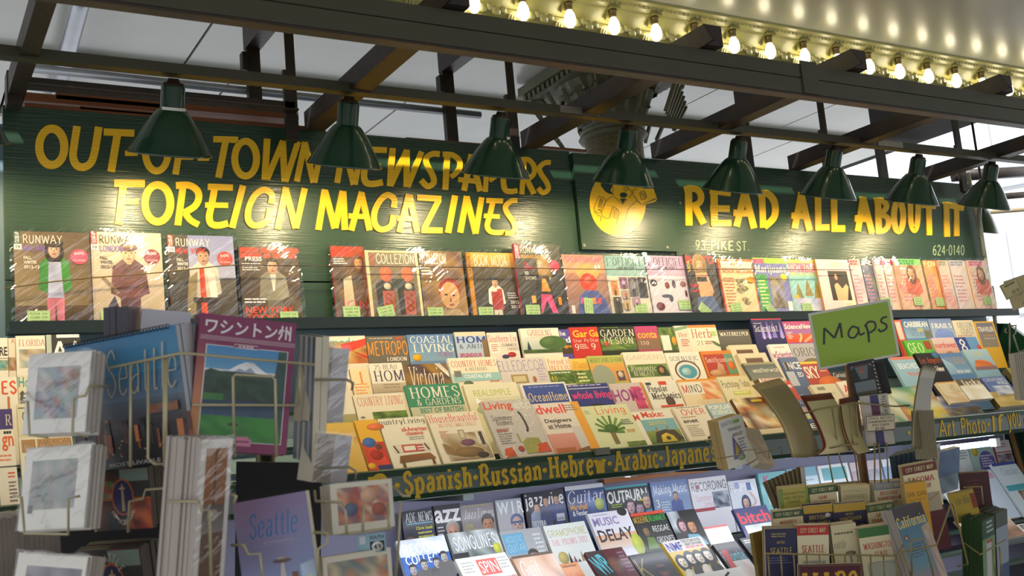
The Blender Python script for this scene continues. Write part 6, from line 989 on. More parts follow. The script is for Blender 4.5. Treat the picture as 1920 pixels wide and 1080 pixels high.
def wbook(p):
    p.R(0, 0, 1, 1, '7c1f52'); p.R(0, .16, .18, 1, '7c1f52', 'd89a50'); p.T('ワシントン州', .06, .03, .95, .145, 'e6e0e0', 'j')
    for i in range(3): p.R(.02, .16+.012*i, 1, .163+.012*i, 'd8c8c8')
    p.R(.085, .225, .935, .93, 'e0d8d8'); p.R(.095, .23, .925, .4, '3a84bc', '6aa4cc'); p.P([(.3, .42), (.42, .36), (.5, .335), (.58, .335), (.68, .385), (.76, .42)], 'e8eaf0'); p.P([(.36, .42), (.44, .385), (.5, .4), (.55, .37), (.62, .42)], '9aa4b8')
    p.P([(.095, .42), (.15, .4), (.25, .415), (.32, .41), (.75, .415), (.925, .43), (.925, .66), (.095, .66)], '2f4638'); p.N(.095, .46, .925, .66, ['22382c', '34503a', '1c3024', '2a4434'], 8, 4, 2); p.R(.095, .62, .925, .74, '28405a', '34506a'); p.N(.095, .74, .925, .925, ['2f7a30', '3a8a34', '287028', '48963c'], 6, 3, 5); p.R(.095, .58, .3, .63, '3c7438'); p.E(.42, .8, .06, .012, '24402c', 10)
    p.P([(.84, .23), (.925, .23), (.925, .92), (.8, .5)], '2c4a44'); p.R(.36, .205, .62, .235, '7c1f52'); p.S([(.37, .207), (.61, .207), (.61, .233), (.37, .233), (.37, .207)], .006, 'd8c8c8', False); p.T('日本語版', .41, .21, .57, .23, 'e0d0d8', 'j')
    p.R(.44, .9, .62, .955, 'c87898'); p.R(.47, .885, .59, .9, 'c87898'); p.L(.45, .915, .61, .945, 1, '7c1f52')
put('book', 'maroon souvenir book with snowy mountain and Japanese title', 'book', (376, 586), (556, 607), (404, 846), 1.91, 2.0, .045, '7c1f52', wbook, n=3, D2=1.89, side='5a1734', grp='mountain souvenir books')
put('book', 'navy and white edged books standing right of the maroon book', 'book', (557, 628), (592, 632), (560, 862), 2.06, 2.0, .03, '2c3448', lambda p: [p.R(u, 0, u+.12, 1, c) for u, c in ((.2, '9a9890'), (.48, 'b0aca0'), (.75, '8a8c90'))], n=2, D2=2.04)
put('card_pack', 'grey plastic card pack, upper of two right of the maroon book', 'card pack', (594, 648), (655, 655), (596, 790), 2.02, 2.08, .05, 'a8a29a', lambda p: (p.R(0, 0, .5, 1, '9a9088'), p.R(.5, 0, 1, 1, 'b8b4b8')), film=True, n=2, grp='cellophane card packs')
put('card_pack', 'grey plastic card pack, lower of two right of the maroon book', 'card pack', (598, 812), (660, 818), (600, 905), 2.0, 2.06, .05, 'a29c96', lambda p: (p.R(0, 0, .5, 1, '958c84'), p.R(.5, 0, 1, 1, 'b4b0b6')), film=True, n=2, grp='cellophane card packs')
put('postcard', 'tall pile of sleeved bookmarks with brown wood photo', 'postcard', (379, 824), (437, 822), (380, 1120), 1.72, 1.78, .085, 'dcd6d0', lambda p: (p.R(.16, .06, .86, .42, 'a0683a', '8a5428'), p.R(.16, .42, .86, .6, '5a4c44', '8a8078'), p.R(.16, .6, .86, 1, '6a4a34'), p.R(.46, .06, .52, .42, '5a3a20'), p.E(.5, .49, .2, .04, 'b0a498', 12)), n=16, side='a89c94', edge='a89c94', film=True, grp='sleeved bookmarks')
def smallcal(p, word):
    p.N(0, 0, 1, 1, ['2a2424', '5a2c20', '22343a', '3a4030', '7a3420'], 7, 5, 4); p.R(.5, .02, .98, .22, '7a8a80'); p.N(.6, .5, 1, 1, ['a83a1c', 'c86428', '4a2018', '7a2c1c'], 4, 4, 6); p.N(0, .2, .4, .48, ['a83c2c', '3a7038', 'c8b8a0', '2a3c30'], 4, 3, 7)
    p.R(0, .49, 1, .51, 'c86830'); p.E(.53, .47, .19, .3, 'b05a2c', 24); p.E(.53, .47, .165, .27, '2a2c58', 24); p.P([(.52, .26), (.545, .26), (.56, .7), (.505, .7)], 'a89068'); p.E(.53, .33, .06, .02, 'b8a078', 12)
    for i, chx in enumerate(word): a = math.pi*(.8-.6*i/(len(word)-1)); p.T(chx, .53+.2*math.cos(a)-.022, .5+.38*math.sin(a)-.045, .53+.2*math.cos(a)+.022, .5+.38*math.sin(a)+.045, 'd8c8b8', 'n', 0, -(a-math.pi/2)) if word[0] == '2' else p.T(chx, .53-.2*math.cos(math.pi-a)*-1*-1-.022, .46-.36*math.sin(a)-.05, .53+.2*math.cos(a)+.022, .46-.36*math.sin(a)+.05, 'd8c8b8', 'n', 0, (math.pi/2-a))
put('desk_calendar', 'colourful small calendar with oval tower emblem, upper tier', 'calendar', (168, 882), (278, 874), (160, 998), 1.98, 1.97, .06, '3a2c28', lambda p: smallcal(p, '2013 CALENDAR'), n=7, edge='5a544c', grp='small tower calendars')
put('desk_calendar', 'colourful small calendar with oval tower emblem, lower tier', 'calendar', (140, 1034), (262, 1026), (180, 1180), 1.98, 1.95, .06, '3a2c28', lambda p: smallcal(p, 'SEATTLE'), n=7, edge='5a544c', grp='small tower calendars')
def seabook(p):
    p.R(0, 0, 1, 1, '9a7a98', '8c9cc8', '8878a0', '7c94c0'); p.T('Seattle', .18, .14, .84, .4, '2f74b4', 'i'); p.R(.2, .48, .86, .482, 'b0b0cc'); p.L(.36, .45, .8, .47, 1, 'b8a8c0')
    p.P([(.555, .64), (.585, .64), (.62, 1), (.66, 1.0), (.5, 1.0), (.53, .8)], 'c0b4b0'); p.E(.57, .655, .13, .022, '6a5a54', 18); p.E(.57, .628, .08, .014, 'b8aca4', 16); p.R(.565, .58, .575, .64, 'a89c98'); p.P([(.8, .72), (1, .68), (1, 1), (.8, 1)], 'a4b4cc'); p.R(.68, .78, .76, 1, '7a4a38'); p.P([(.86, .92), (.92, .82), (.98, .92), (.98, 1), (.86, 1)], 'c8b878')
put('book', 'lavender city souvenir book with tower drawing', 'book', (436, 944), (573, 920), (437, 1130), 1.86, 1.82, .012, '8f88b4', seabook, D2=1.84)
FL = ['b8583c', 'd8c8a8', '8a6a68', 'c8845c', '6a6a88', 'd89878', 'a84c34']
put('greeting_card', 'white bordered floral card in a wire pocket, upper', 'card', (618, 908), (734, 897), (642, 1000), 1.9, 2.0, .03, 'd6cebc', lambda p: (p.N(.1, .1, .93, .84, FL, 8, 6, 3), p.E(.3, .55, .12, .14, '5c6484', 12), p.E(.6, .3, .14, .16, 'd8a888', 12), p.E(.75, .6, .12, .14, 'a85038', 12)), n=3, side='b8ae9c', edge='c0b6a4', grp='floral cards')
put('greeting_card', 'white bordered floral card in a wire pocket, lower', 'card', (604, 1046), (732, 1026), (630, 1140), 1.88, 1.98, .03, 'd6cebc', lambda p: (p.N(.06, .12, .94, .9, ['8a8c80', 'c8b890', 'b8a488', 'c06a48', '6a7a78', 'd8ccb0'], 8, 6, 7), p.E(.2, .6, .1, .2, '7a4c5c', 12)), n=2, edge='c0b6a4', grp='floral cards')
put('map_sign_card', 'pale blue route card with highway shield behind the floral cards', 'card', (668, 1004), (722, 998), (668, 1040), 1.95, 1.96, .004, '9ac0d0', lambda p: (p.R(.1, .1, .3, .5, 'dde'), p.R(.45, .4, .95, .95, '222'), p.E(.7, .68, .2, .26, 'eee', 14), p.T('49', .56, .55, .84, .85, '222', 's'), p.T('SOUTH', .45, .1, .95, .3, '333', 's')))
wp = lambda name, *ws: spart(name, [wire(mbx, q) for mbx in (MB(),) for q in ws][0])
def pocket(*ws, r=.0026, root=None, m=None):
    for q in ws: spart('pocket_wire', wire(MB(), q, r), m or WIRE, root)
pocket([(42, 735, 1.88), (40, 752, 1.85), (52, 753, 1.82), (55, 815, 1.82), (90, 820, 1.81)], [(205, 724, 1.86), (168, 724, 1.8), (160, 742, 1.79), (138, 746, 1.79), (136, 812, 1.79), (165, 818, 1.79)])
pocket([(26, 930, 1.83), (40, 932, 1.81), (46, 1000, 1.8), (128, 1002, 1.78), (128, 935, 1.78), (150, 930, 1.79)])
pocket([(318, 915, 1.93), (273, 918, 1.92), (268, 935, 1.92), (243, 940, 1.92), (240, 998, 1.92)], [(150, 940, 1.93), (175, 940, 1.92), (180, 997, 1.92)])
pocket([(205, 690, 1.9), (330, 664, 1.84), (345, 662, 1.83), (590, 684, 1.96)], [(245, 685, 1.88), (245, 875, 1.86)], [(278, 678, 1.87), (278, 860, 1.85), (290, 870, 1.85), (305, 870, 1.85)], [(308, 668, 1.86), (308, 874, 1.84)])
pocket([(312, 668, 1.86), (311, 880, 1.84)], [(362, 759, 1.85), (558, 760, 1.95)], [(440, 858, 1.84), (437, 708, 1.87), (441, 702, 1.87), (510, 706, 1.9), (516, 712, 1.9), (518, 858, 1.88)], [(562, 690, 1.95), (562, 760, 1.95)])
pocket([(314, 940, 1.72), (372, 940, 1.69), (378, 958, 1.68), (392, 956, 1.69), (396, 1080, 1.68)], [(434, 927, 1.74), (443, 930, 1.73), (438, 946, 1.74)])
pocket([(434, 1022, 1.8), (458, 1022, 1.79), (466, 1040, 1.79), (488, 1038, 1.79), (492, 1085, 1.78)], [(598, 1085, 1.79), (596, 1030, 1.79), (612, 1018, 1.8), (616, 1000, 1.8), (588, 998, 1.82)])
pocket([(590, 920, 1.88), (592, 940, 1.86), (640, 942, 1.85), (648, 960, 1.84), (650, 1002, 1.84)], [(682, 945, 1.87), (680, 1000, 1.86)], [(727, 945, 1.92), (730, 995, 1.9)], [(642, 1002, 1.84), (735, 990, 1.9)], [(738, 912, 1.96), (756, 930, 1.94), (770, 930, 1.94)], [(750, 940, 1.92), (748, 1010, 1.92), (742, 1080, 1.92)])
pocket([(590, 712, 1.98), (650, 712, 2.0), (662, 718, 2.0), (660, 732, 2.0)], [(598, 878, 1.97), (655, 876, 1.99), (668, 884, 1.99), (666, 900, 1.99)], m=WIREG)
# ---------------- map spinner at the right
ms = empty('map_spinner', atD(1620, 1070, 3.0)); tag(ms, 'rusty pole map spinner with cream wire pockets at the right front', 'rack')
mp_ = atD(1621, 900, 3.24)
spart('pole', MB().tube([(mp_.x, mp_.y, 0), (mp_.x, mp_.y, 1.85)], .014, 10), mat('rusty_pole', '7a4c2c', .6, noise=(20, '4a3424', .8)), ms)
tr = atD(1600, 905, 3.24); spart('tray', MB().lathe([(.0, .0), (.08, .0), (.09, .02), (.086, .02), (.078, .006), (0, .006)], 24, Matrix.Translation((tr.x, tr.y, tr.z-.02))), mat('dull_tray', '5a5548', .5, .5), ms)
TAN = '8a7a54'
def mapcard(TL, TR, BL, D, top, head, bgc, lines, col, lab, n=3, th=.03, D1=None, extra=None, D2=None):
    def fn(p):
        p.R(0, 0, 1, .1 if top else 0, top or bgc)
        if head: p.T(head, .1, .025, .9, .075, 'd0c898', 'b')
        for (t, u0, v0, u1, v1, s_) in lines: p.T(t, u0, v0, u1, v1, col, s_)
        if extra: extra(p)
    return put('folded_map', lab, 'map', TL, TR, BL, D, D1 or D, th, bgc, fn, n=n, edge='a89e84', grp='folded maps', matte=False, D2=D2)
CSM = 'CITY STREET MAP'
mapcard((1460, 917), (1514, 911), (1474, 1050), 3.06, None, None, 'b0a650', [('WASHINGTON', .12, .06, .86, .1, 'n'), ('AND OREGON', .14, .12, .82, .16, 'n'), ('COAST', .26, .18, .7, .22, 'n')], '3c3820', 'olive folded map of two coasts in the back row', extra=lambda p: (p.R(0, 0, .12, 1, '7a9440'), p.R(.9, 0, 1, 1, '7a9440')))
mapcard((1516, 914), (1567, 908), (1528, 1050), 3.06, '3a5838', CSM, 'd6c89e', [('SAN', .32, .13, .62, .18, 'b'), ('FRANCISCO', .12, .2, .9, .26, 'b')], 'b03830', 'cream street map with green top in the back row')
mapcard((1576, 911), (1630, 908), (1588, 1050), 3.06, None, None, 'ccbf90', [('NORTHWEST', .08, .06, .92, .1, 't'), ('LIGHTHOUSES', .12, .12, .9, .18, 'n')], '5a5a40', 'cream lighthouse map in the back row')
mapcard((1637, 906), (1692, 900), (1648, 1050), 3.06, '8a8c98', CSM, 'd4c8a4', [('BELLEVUE', .2, .12, .8, .17, 'b'), ('REDMOND KIRKLAND', .1, .19, .92, .23, 'b'), ('SAMMAMISH', .25, .25, .75, .29, 'b')], 'b03830', 'cream street map with grey top in the back row')
mapcard((1690, 876), (1754, 864), (1712, 1040), 3.02, '6a2820', CSM, 'dccfa8', [('TACOMA', .12, .14, .88, .21, 'b'), ('PUYALLUP', .28, .23, .75, .28, 'b')], 'b03830', 'tall cream street map with brown top standing highest', extra=lambda p: (p.R(0, .5, 1, 1, '5a1c1c'), p.R(.5, .34, .95, .55, 'a89c80'), p.S([(.3, .4), (.6, .42), (.9, .36)], .02, 'b04838')))
mapcard((1695, 908), (1735, 902), (1702, 1040), 2.98, None, None, 'd09a24', [('SAN JUAN', .06, .12, .94, .2, 'n'), ('ISLANDS', .1, .22, .9, .26, 't')], '4a3c20', 'bright yellow islands map in front of the tall street map')
mapcard((1448, 960), (1504, 954), (1460, 1090), 2.98, '34503a', CSM, 'd0c39a', [('WHIDBEY', .2, .14, .78, .19, 'b'), ('ISLAND', .3, .21, .74, .26, 'b')], 'b03830', 'cream island street map in the middle row')
mapcard((1506, 950), (1560, 945), (1516, 1090), 2.98, 'b89430', None, '2a2440', [('BRITISH', .18, .13, .74, .19, 'n'), ('COLUMBIA', .12, .21, .9, .28, 'n')], 'c8b040', 'navy map with yellow top, left of the two in the middle row', extra=lambda p: p.E(.82, .14, .1, .03, 'c8b8a8', 12))
mapcard((1562, 947), (1622, 941), (1574, 1090), 2.98, 'b89430', None, '2a2440', [('METRO', .36, .12, .6, .15, 'n'), ('VANCOUVER', .16, .17, .84, .22, 'n'), ('FRASER VALLEY', .1, .28, .92, .34, 'n')], 'c8b040', 'navy map with yellow top, right of the two in the middle row', extra=lambda p: p.R(0, .38, 1, .4, 'a02c28'))
mapcard((1624, 948), (1676, 940), (1634, 1090), 2.98, '46603a', CSM, 'd6c89e', [('SAN', .3, .12, .6, .17, 'b'), ('FRANCISCO', .12, .19, .95, .25, 'b')], 'b03830', 'cream street map with green top in the middle row')
def ca(p):
    p.R(0, 0, 1, .14, '30141a', '1c1c24'); p.T('California', .02, .1, .95, .22, 'd8b848', 'b'); p.R(0, .25, 1, .6, '3c6a80', '4a7888'); p.R(0, .6, 1, 1, '4a7888', 'b06028'); p.E(.16, .32, .08, .03, '6a3c20', 14); p.P([(.12, .335), (.16, .3), (.2, .335)], 'd8b898'); p.L(.15, .4, .75, .55, 5, '2c4c5c'); p.P([(.72, .25), (1, .22), (1, 1), (.8, 1)], 'a89078'); p.N(.76, .3, 1, 1, ['a88c78', 'b09c88', '98706c', 'b0a890'], 3, 5, 4)
put('folded_map', 'large blue state road atlas leaning at the front right', 'map', (1671, 956), (1726, 940), (1712, 1140), 2.86, 2.9, .05, '3c6a80', ca, n=5, edge='b0a8a0', grp='state road atlases', D2=2.78)
mapcard((1434, 992), (1492, 990), (1444, 1170), 2.9, None, None, '2c2c50', [('SEATTLE', .16, .2, .86, .27, 'n'), ('METRO', .38, .13, .62, .16, 'n')], 'd0b838', 'navy city map at the left of the front row', extra=lambda p: (p.L(.2, .05, .8, .1, 2, 'a89858'), p.L(.1, .3, .9, .38, 3, '6a6484'), p.N(.1, .5, .95, 1, ['2a2038', 'a8502c', '3c2c50', 'c87838'], 4, 4, 5)))
mapcard((1494, 986), (1553, 984), (1500, 1170), 2.9, 'b8302c', CSM, 'e0d4b0', [('SEATTLE', .14, .2, .84, .28, 'b')], 'b03028', 'cream city street map with red top in the front row', extra=lambda p: (p.N(.16, .36, .88, .62, ['a8a898', 'b8b8a8', '98a098'], 4, 3, 3), p.S([(.4, .4), (.5, .52), (.45, .7)], .03, '8a4440'), p.S([(.8, .38), (.82, .6), (.9, .75)], .03, '8a3430'), p.R(0, .72, .12, 1, 'b8302c'), p.R(.88, .72, 1, 1, 'b8302c')))
mapcard((1557, 986), (1604, 980), (1566, 1170), 2.9, None, None, 'd0c39a', [('eattle', .05, .16, .5, .24, 'x')], '3a3428', 'cream city walking map with tower drawing in the front row', extra=lambda p: (p.L(.1, .08, .9, .12, 1, '6a6048'), p.E(.66, .3, .22, .025, '7a6a54', 14), p.P([(.62, .3), (.7, .3), (.74, .75), (.58, .75)], '988a70'), p.L(.05, .4, .3, .55, 4, '8a8068')))
mapcard((1608, 992), (1678, 982), (1622, 1170), 2.88, '3c7038', None, 'dcd0a8', [('WASHINGTON', .08, .16, .9, .23, 'b'), ('STATE', .36, .26, .7, .31, 'b')], 'b03830', 'cream state map with green top and foot in the front row', extra=lambda p: (p.R(.14, .37, .92, .66, 'b0b0a0'), p.S([(.16, .4), (.4, .37), (.9, .42), (.92, .64), (.5, .62), (.18, .64), (.16, .4)], .015, '78806c'), p.R(0, .68, 1, 1, '2f6a34')))
sg = put('map_sign', 'maroon sign with large yellow MAPS lettering', 'sign', (1496, 1059), (1616, 1056), (1498, 1150), 2.8, 2.8, .006, '4a1426', lambda p: (p.T('MAPS', .06, .14, .94, .75, 'c89a24', 'b'), p.S([(.02, .03), (.98, .03), (.98, .97), (.02, .97), (.02, .03)], .012, '7a5a30', False)))
# green Maps card on top
def mapsign(p):
    p.R(0, 0, 1, 1, 'c8c8bc'); p.R(.03, .04, .97, .96, '8fae2a'); g = [(.12, .58, .16, .3), (.16, .3, .26, .5), (.26, .5, .36, .26), (.36, .26, .35, .52)]
    for a in g: p.S([(a[0], a[1]), (a[2], a[3])], .027, '16180e', False)
    p.S([(.55, .4), (.5, .36), (.44, .44), (.44, .53), (.5, .55), (.56, .46), (.56, .38)], .024, '16180e'); p.S([(.56, .38), (.57, .52), (.63, .5)], .024, '16180e')
    p.S([(.66, .36), (.67, .5), (.66, .68)], .027, '16180e'); p.S([(.64, .4), (.7, .33), (.77, .36), (.76, .47), (.68, .52)], .024, '16180e')
    p.S([(.93, .3), (.87, .31), (.85, .37), (.9, .43), (.89, .5), (.82, .53), (.8, .48)], .024, '16180e')
put('handwritten_sign', 'laminated lime green card handwritten Maps above the spinner', 'sign', (1515, 588), (1668, 560), (1534, 694), 3.1, 3.08, .003, '8fae2a', mapsign)
# black film strip cards holding the sign
def film(p):
    p.R(0, 0, 1, 1, '171518'); p.R(.1, .1, .86, .48, '5a6c74'); p.R(.1, .53, .86, .95, '6a7478'); p.P([(.1, .48), (.1, .2), (.22, .1), (.36, .48)], '201c20'); p.P([(.86, .48), (.86, .2), (.74, .1), (.62, .48)], '201c20'); p.E(.48, .28, .12, .03, 'b87048', 12); p.R(.46, .28, .5, .48, '8a6048'); p.E(.48, .22, .06, .05, 'a85c40', 10); p.R(.1, .8, .86, .95, '4a4838'); p.R(.2, .1, .76, .14, '6a2c2c')
    for i in range(9): p.R(.92, .06+i*.1, .97, .1+i*.1, 'b8b0a0')
put('film_strip_card', 'black film strip postcard clipped under the green sign', 'postcard', (1588, 682), (1638, 672), (1604, 752), 3.02, 3.0, .003, '171518', film)
put('film_strip_card', 'second dark film strip postcard half hidden', 'postcard', (1637, 680), (1656, 676), (1650, 742), 3.04, 3.03, .003, '120f12', lambda p: [p.R(.05, .06+i*.1, .14, .1+i*.1, '8a8478') for i in range(9)])
put('postcard', 'white and violet tower postcard in the upper cage', 'postcard', (1611, 744), (1664, 738), (1618, 838), 2.98, 2.96, .02, 'bdb4a8', lambda p: (p.R(.36, 0, .66, 1, '3a3468'), p.R(.36, .2, .66, .4, '5a2c48'), p.TV('Seattle', .72, .02, .92, .42, '3a3430', 'n'), p.TV('Sea', .3, .82, .44, .98, '3a3430', 'n')), n=3, grp='tower postcards', side='8a8074')
put('price_card', 'small framed handwritten price card on the cage', 'sign', (1623, 780), (1677, 776), (1624, 810), 2.93, 2.93, .002, 'c8b898', lambda p: (p.S([(.02, .03), (.98, .03), (.98, .97), (.02, .97), (.02, .03)], .025, '2c2420', False), p.T('SPACE NEEDLE', .08, .1, .92, .27, '3a2c24', 'k'), p.T('COMMEMORATIVE', .06, .33, .94, .48, '3a2c24', 'k'), p.T('POST-CARDS', .2, .54, .8, .69, '3a2c24', 'k'), p.T('$2.00', .3, .75, .62, .92, '3a2c24', 'k')))
def curved(label, pts, D, wid, border, face_, name='curved_brochure', cat='brochure', n=1):
    """sheet bent along its height: pts = left edge from top to bottom, wid = px width"""
    vs = []; fs = []; cols = []; th = .004*n; ps = smooth(pts, 4)
    k = len(ps)
    for i, (x, y) in enumerate(ps):
        t = i/(k-1); a = atD(x, y, D-.12*math.sin(t*1.5)); b = atD(x+wid, y-6, D+.02-.12*math.sin(t*1.5)); nn = (b-a).cross(Vector((0, 0, 1))).normalized()
        bw = .1 if border != face_ else 0
        vs += [a, a+(b-a)*.1, b, a-nn*th, b-nn*th]
    f1 = []; f2 = []
    for i in range(k-1):
        q = i*5; f1.append((q, q+1, q+6, q+5)); (f1 if i < 2 else f2).append((q+1, q+2, q+7, q+6)); f2 += [(q+5, q+8, q+3, q), (q+2, q+4, q+9, q+7), (q+4, q+3, q+8, q+9)]
    f2 += [(0, 3, 4, 2, 1), (5*k-5, 5*k-4, 5*k-3, 5*k-1, 5*k-2)]
    o = MB().add(vs, f1+f2).build(name, body_mat(border)); o.data.materials.append(body_mat(face_))
    for i, p in enumerate(o.data.polygons): p.material_index = 0 if i < len(f1) else 1; p.use_smooth = True
    return tag(o, label, cat)
curved('bent map with dark red border in the wire cage, left one', [(1500, 742), (1516, 770), (1534, 806), (1543, 838), (1528, 854)], 3.02, 58, '6a241a', 'c4b684')
curved('bent map with dark red border in the wire cage, right one', [(1574, 748), (1576, 775), (1582, 806), (1594, 838), (1606, 852)], 3.02, 28, '6a241a', 'b4a674')
for i in range(6): curved('tan curved booklet edge %s of six in the left fan' % ('first', 'second', 'third', 'fourth', 'fifth', 'sixth')[i], [(1412+i*5, 722-i*1.5), (1436+i*5, 748-i), (1470+i*4.5, 800), (1488+i*5, 858)], 2.98+i*.014, 26, 'b49e66', '94845a', 'curved_booklet', 'booklet', 2)
for i in range(5): curved('grey tan brochure edge %s of five in the tall column' % ('first', 'second', 'third', 'fourth', 'fifth')[i], [(1728+i*5, 690+i), (1718+i*5, 740), (1712+i*6, 800), (1712+i*7, 842)], 3.0+i*.02, 9, '9a8c68', '7a7050', 'tall_brochure', 'brochure', 1)
put('brochure', 'block of upright brochures in the cage foot', 'brochure', (1708, 772), (1750, 770), (1706, 862), 2.94, 2.92, .05, '8a7e5c', lambda p: [p.R(.1*i, 0, .1*i+.05, 1, '6a6044') for i in range(10)], n=2)
def tw(p): p.T('SEATTLE', .08, .06, .6, .14, '5a5a8c', 'k'); p.T('TRANQUIL', .3, .2, .85, .28, '4a4a50', 'k'); p.T('WALKS', .45, .32, .85, .4, '4a4a50', 'k'); p.E(.7, .1, .14, .04, '8ab860', 10); p.P([(.3, .85), (.42, .36), (.62, .62), (.78, .85)], '7a68a8'); p.P([(.4, .8), (.48, .5), (.6, .7)], 'c8b048'); p.E(.62, .84, .16, .06, '8aa878', 12); p.L(.62, .46, .92, .78, 5, '8888a0')
put('booklet', 'white walking booklet with sailboat drawing in the left pocket', 'booklet', (1346, 790), (1391, 776), (1368, 880), 2.98, 3.02, .05, 'dcd8cc', tw, n=4, side='b8a068', edge='c8b890', grp='walking booklets')
put('booklet', 'tan map booklet lying beside the walking booklet', 'booklet', (1393, 800), (1424, 806), (1424, 868), 3.04, 3.1, .03, 'b8a27a', lambda p: (p.N(.05, .3, .95, .95, ['b89c70', 'a88858', 'c8b490'], 4, 4, 3),), D2=2.98)
for i in range(9): put('folded_map', 'dark tan folded map, %s of the fan left of the tray' % ORD[i], 'map', (1436+i*8, 902-i*3.2), (1444+i*8, 900-i*3.2), (1464+i*6, 950), 3.1+.01*i, 3.13+.01*i, .012, '6a5c3c', lambda p: (p.R(0, 0, .3, 1, '8a7a50'),), edge='5a5038', grp='fanned folded maps')
for i in range(9): put('brochure', 'dark blue brochure, %s from the left of the slanting pile' % ORD[i], 'brochure', (1676+i*9, 856-i*2), (1690+i*9, 846-i*2), (1686+i*9, 925-i), 3.14, 3.2, .014, '2c4a60', lambda p: (p.R(0, 0, 1, .12, '4a6a80'), p.R(.2, .3, .9, .8, '24384c')), edge='3c4c50', grp='slanting blue brochures', side='1c2c38')
put('brochure', 'blue landscape brochure facing right on the slanting pile', 'brochure', (1762, 848), (1800, 838), (1756, 930), 3.14, 3.24, .02, '2c4c74', lambda p: (p.N(0, 0, 1, .6, ['2c4c74', '3c6488', '24406a'], 3, 3, 4), p.N(0, .6, 1, 1, ['6a88a0', '98a8b0', '4a6478'], 3, 2, 5)))
put('book', 'dark maroon leather book in the right pocket', 'book', (1798, 888), (1853, 884), (1806, 1000), 3.12, 3.1, .035, '42161a', lambda p: (p.L(.25, .12, .8, .5, 6, '5a2a28'),), n=2, edge='8a7a5a', grp='maroon books')
put('booklet', 'yellow guide booklet below the maroon book', 'booklet', (1776, 928), (1824, 918), (1780, 985), 3.04, 3.02, .03, 'b09430', lambda p: (p.T('Easier Walks', .2, .12, .78, .4, '2c4458', 'x'), p.R(.82, .1, 1, .6, '8a3c28')), n=2, grp='yellow guides', edge='b8a880')
put('folded_map', 'dark green and white trail map in the right pocket', 'map', (1841, 978), (1864, 966), (1838, 1110), 2.95, 3.0, .06, '6a8a60', lambda p: (p.R(0, 0, 1, .28, '1c4434'), p.L(.35, .04, .95, .24, 3, 'a8b4a8'), p.R(.3, .34, .7, 1, 'b0b0b0'), p.R(.35, .32, .8, .36, 'a83c38')), n=10, edge='3c5034', side='34502c', grp='green trail maps')
put('folded_map', 'grey topped trail map right of the green ones', 'map', (1866, 964), (1888, 954), (1862, 1110), 3.02, 3.06, .06, '8a94a0', lambda p: (p.R(0, 0, 1, .2, '4a5450'), p.R(.2, .7, 1, 1, '3c5474')), n=8, edge='5a5c50', side='4a4c40', grp='grey trail maps')
for i in range(8): put('folded_map', 'tan map edge at the left flank of the front pocket, %s from the left' % ORD[i], 'map', (1411+i*4, 1000-i), (1414+i*4, 999-i), (1432+i*3, 1100), 2.98+i*.008, 3.0+i*.008, .01, 'a0843c', lambda p: (), edge='8a7434', grp='tan maps at the flank')
# right picture edge: kraft tags and postcard racks
KR = 'b0a070'
put('kraft_tag', 'large kraft paper price tag at the right edge', 'tag', (1882, 528), (1940, 508), (1890, 586), 2.9, 2.9, .004, 'a89668', lambda p: (p.T('MOTION', .35, .82, .7, .93, '3c342c', 'n'), p.S([(.3, .6), (.45, .52), (.6, .6)], .02, '5a5040'), p.L(.62, .1, .98, .4, 2, '3c342c', .7)), matte=True)
put('kraft_tag', 'small kraft tag tied over the large one', 'tag', (1874, 536), (1905, 520), (1882, 566), 2.85, 2.85, .003, KR, lambda p: (p.S([(.04, .05), (.96, .05), (.96, .95), (.04, .95), (.04, .05)], .03, '5a6a3c', False), p.L(.2, .15, .85, .3, 1, '4a4434', .7), p.T('$3.50', .45, .62, .88, .85, '3c342c', 'k')), matte=True)
pr2 = empty('postcard_rack', atD(1915, 760, 3.0)); tag(pr2, 'dark wire postcard rack at the right picture edge', 'rack')
spart('back_panel', MB().box(-.005, .18, 0, .02, 0, .13, frame(atD(1893, 688, 3.1), CR, CU) @ Matrix.Rotation(math.pi/2, 4, 'X') @ Matrix.Translation((0, 0, 0)) if False else frame(atD(1893, 688, 3.1), CR, Vector((0, 0, 1)))), mat('dark_rack', '3a3430', .6), pr2)
pocket([(1893, 605, 3.04), (1893, 690, 3.04)], [(1890, 612, 3.02), (1905, 610, 3.0), (1904, 625, 3.0), (1900, 628, 3.0), (1910, 660, 3.0), (1925, 655, 3.0)], [(1888, 625, 3.04), (1884, 622, 3.04), (1886, 615, 3.04)], root=pr2, m=WIREG)
put('postcard', 'grey striped upright postcard block at the right edge', 'postcard', (1902, 664), (1930, 660), (1908, 752), 2.95, 2.95, .04, '98907c', lambda p: [p.R(.14*i, 0, .14*i+.05, 1, '6a6454') for i in range(7)], n=2)
tag(MB().box(0, .3, -.004, .004, -.01, .0, frame(atD(1800, 716, 3.0), CR, CU)).build('shelf_strip', mat('yellow_strip', 'c8a040', .5)), 'yellow shelf strip beside the right postcard block', 'strip') if False else None
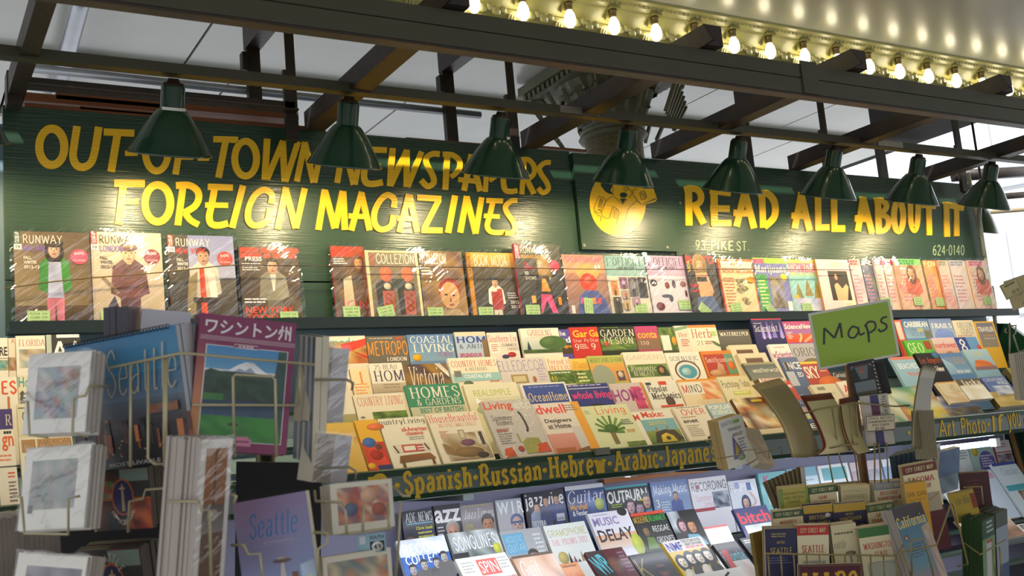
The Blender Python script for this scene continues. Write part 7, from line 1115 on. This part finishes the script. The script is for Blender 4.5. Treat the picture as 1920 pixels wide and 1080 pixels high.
# cage wires of the map spinner
def mpocket(*ws, r=.0024): return pocket(*ws, r=r, root=ms, m=mat('tan_wire', '8f8258', .45, .3))
mpocket([(1492, 780, 2.98), (1530, 768, 2.95), (1600, 755, 2.93), (1680, 762, 2.95), (1705, 760, 2.97)], [(1530, 846, 2.93), (1580, 835, 2.9), (1610, 832, 2.9)], [(1560, 765, 2.93), (1575, 860, 2.93), (1590, 905, 2.95)], [(1592, 758, 2.92), (1600, 830, 2.92), (1610, 905, 2.95)], [(1605, 755, 2.92), (1615, 905, 2.96)], [(1503, 778, 2.97), (1522, 845, 2.95)], [(1648, 830, 2.95), (1652, 905, 2.97)], [(1662, 830, 2.95), (1666, 905, 2.97)], [(1552, 850, 2.95), (1562, 905, 2.97)], [(1640, 832, 2.95), (1640, 905, 2.97)])
mpocket([(1320, 825, 2.93), (1332, 830, 2.92), (1335, 845, 2.9), (1340, 860, 2.9)], [(1345, 860, 2.9), (1392, 852, 2.9), (1394, 845, 2.9), (1416, 842, 2.9), (1420, 860, 2.9), (1400, 872, 2.92)], [(1418, 850, 2.93), (1440, 846, 2.93), (1443, 860, 2.93)], [(1440, 846, 2.94), (1465, 838, 2.94), (1466, 852, 2.94)], r=.0018)
mpocket([(1435, 1038, 2.84), (1680, 1042, 2.82), (1690, 1030, 2.82), (1695, 1020, 2.84)], *[[(1440+i*24, 1039, 2.84), (1444+i*24, 1100, 2.83)] for i in range(11)])
mpocket([(1690, 1035, 2.76), (1756, 1022, 2.76), (1783, 944, 2.85), (1787, 944, 2.85), (1815, 1058, 2.82), (1795, 1062, 2.84)], [(1710, 1080, 2.74), (1708, 1018, 2.75), (1712, 1012, 2.75), (1730, 1010, 2.76), (1735, 1018, 2.76), (1752, 1085, 2.75)], [(1690, 1035, 2.76), (1712, 1090, 2.74)])
mpocket([(1808, 1018, 2.88), (1838, 1040, 2.84), (1886, 1012, 2.9)], [(1862, 1030, 2.86), (1868, 1090, 2.86)], [(1874, 1025, 2.87), (1880, 1090, 2.87)], [(1806, 914, 3.02), (1840, 912, 3.0), (1843, 945, 3.0)])
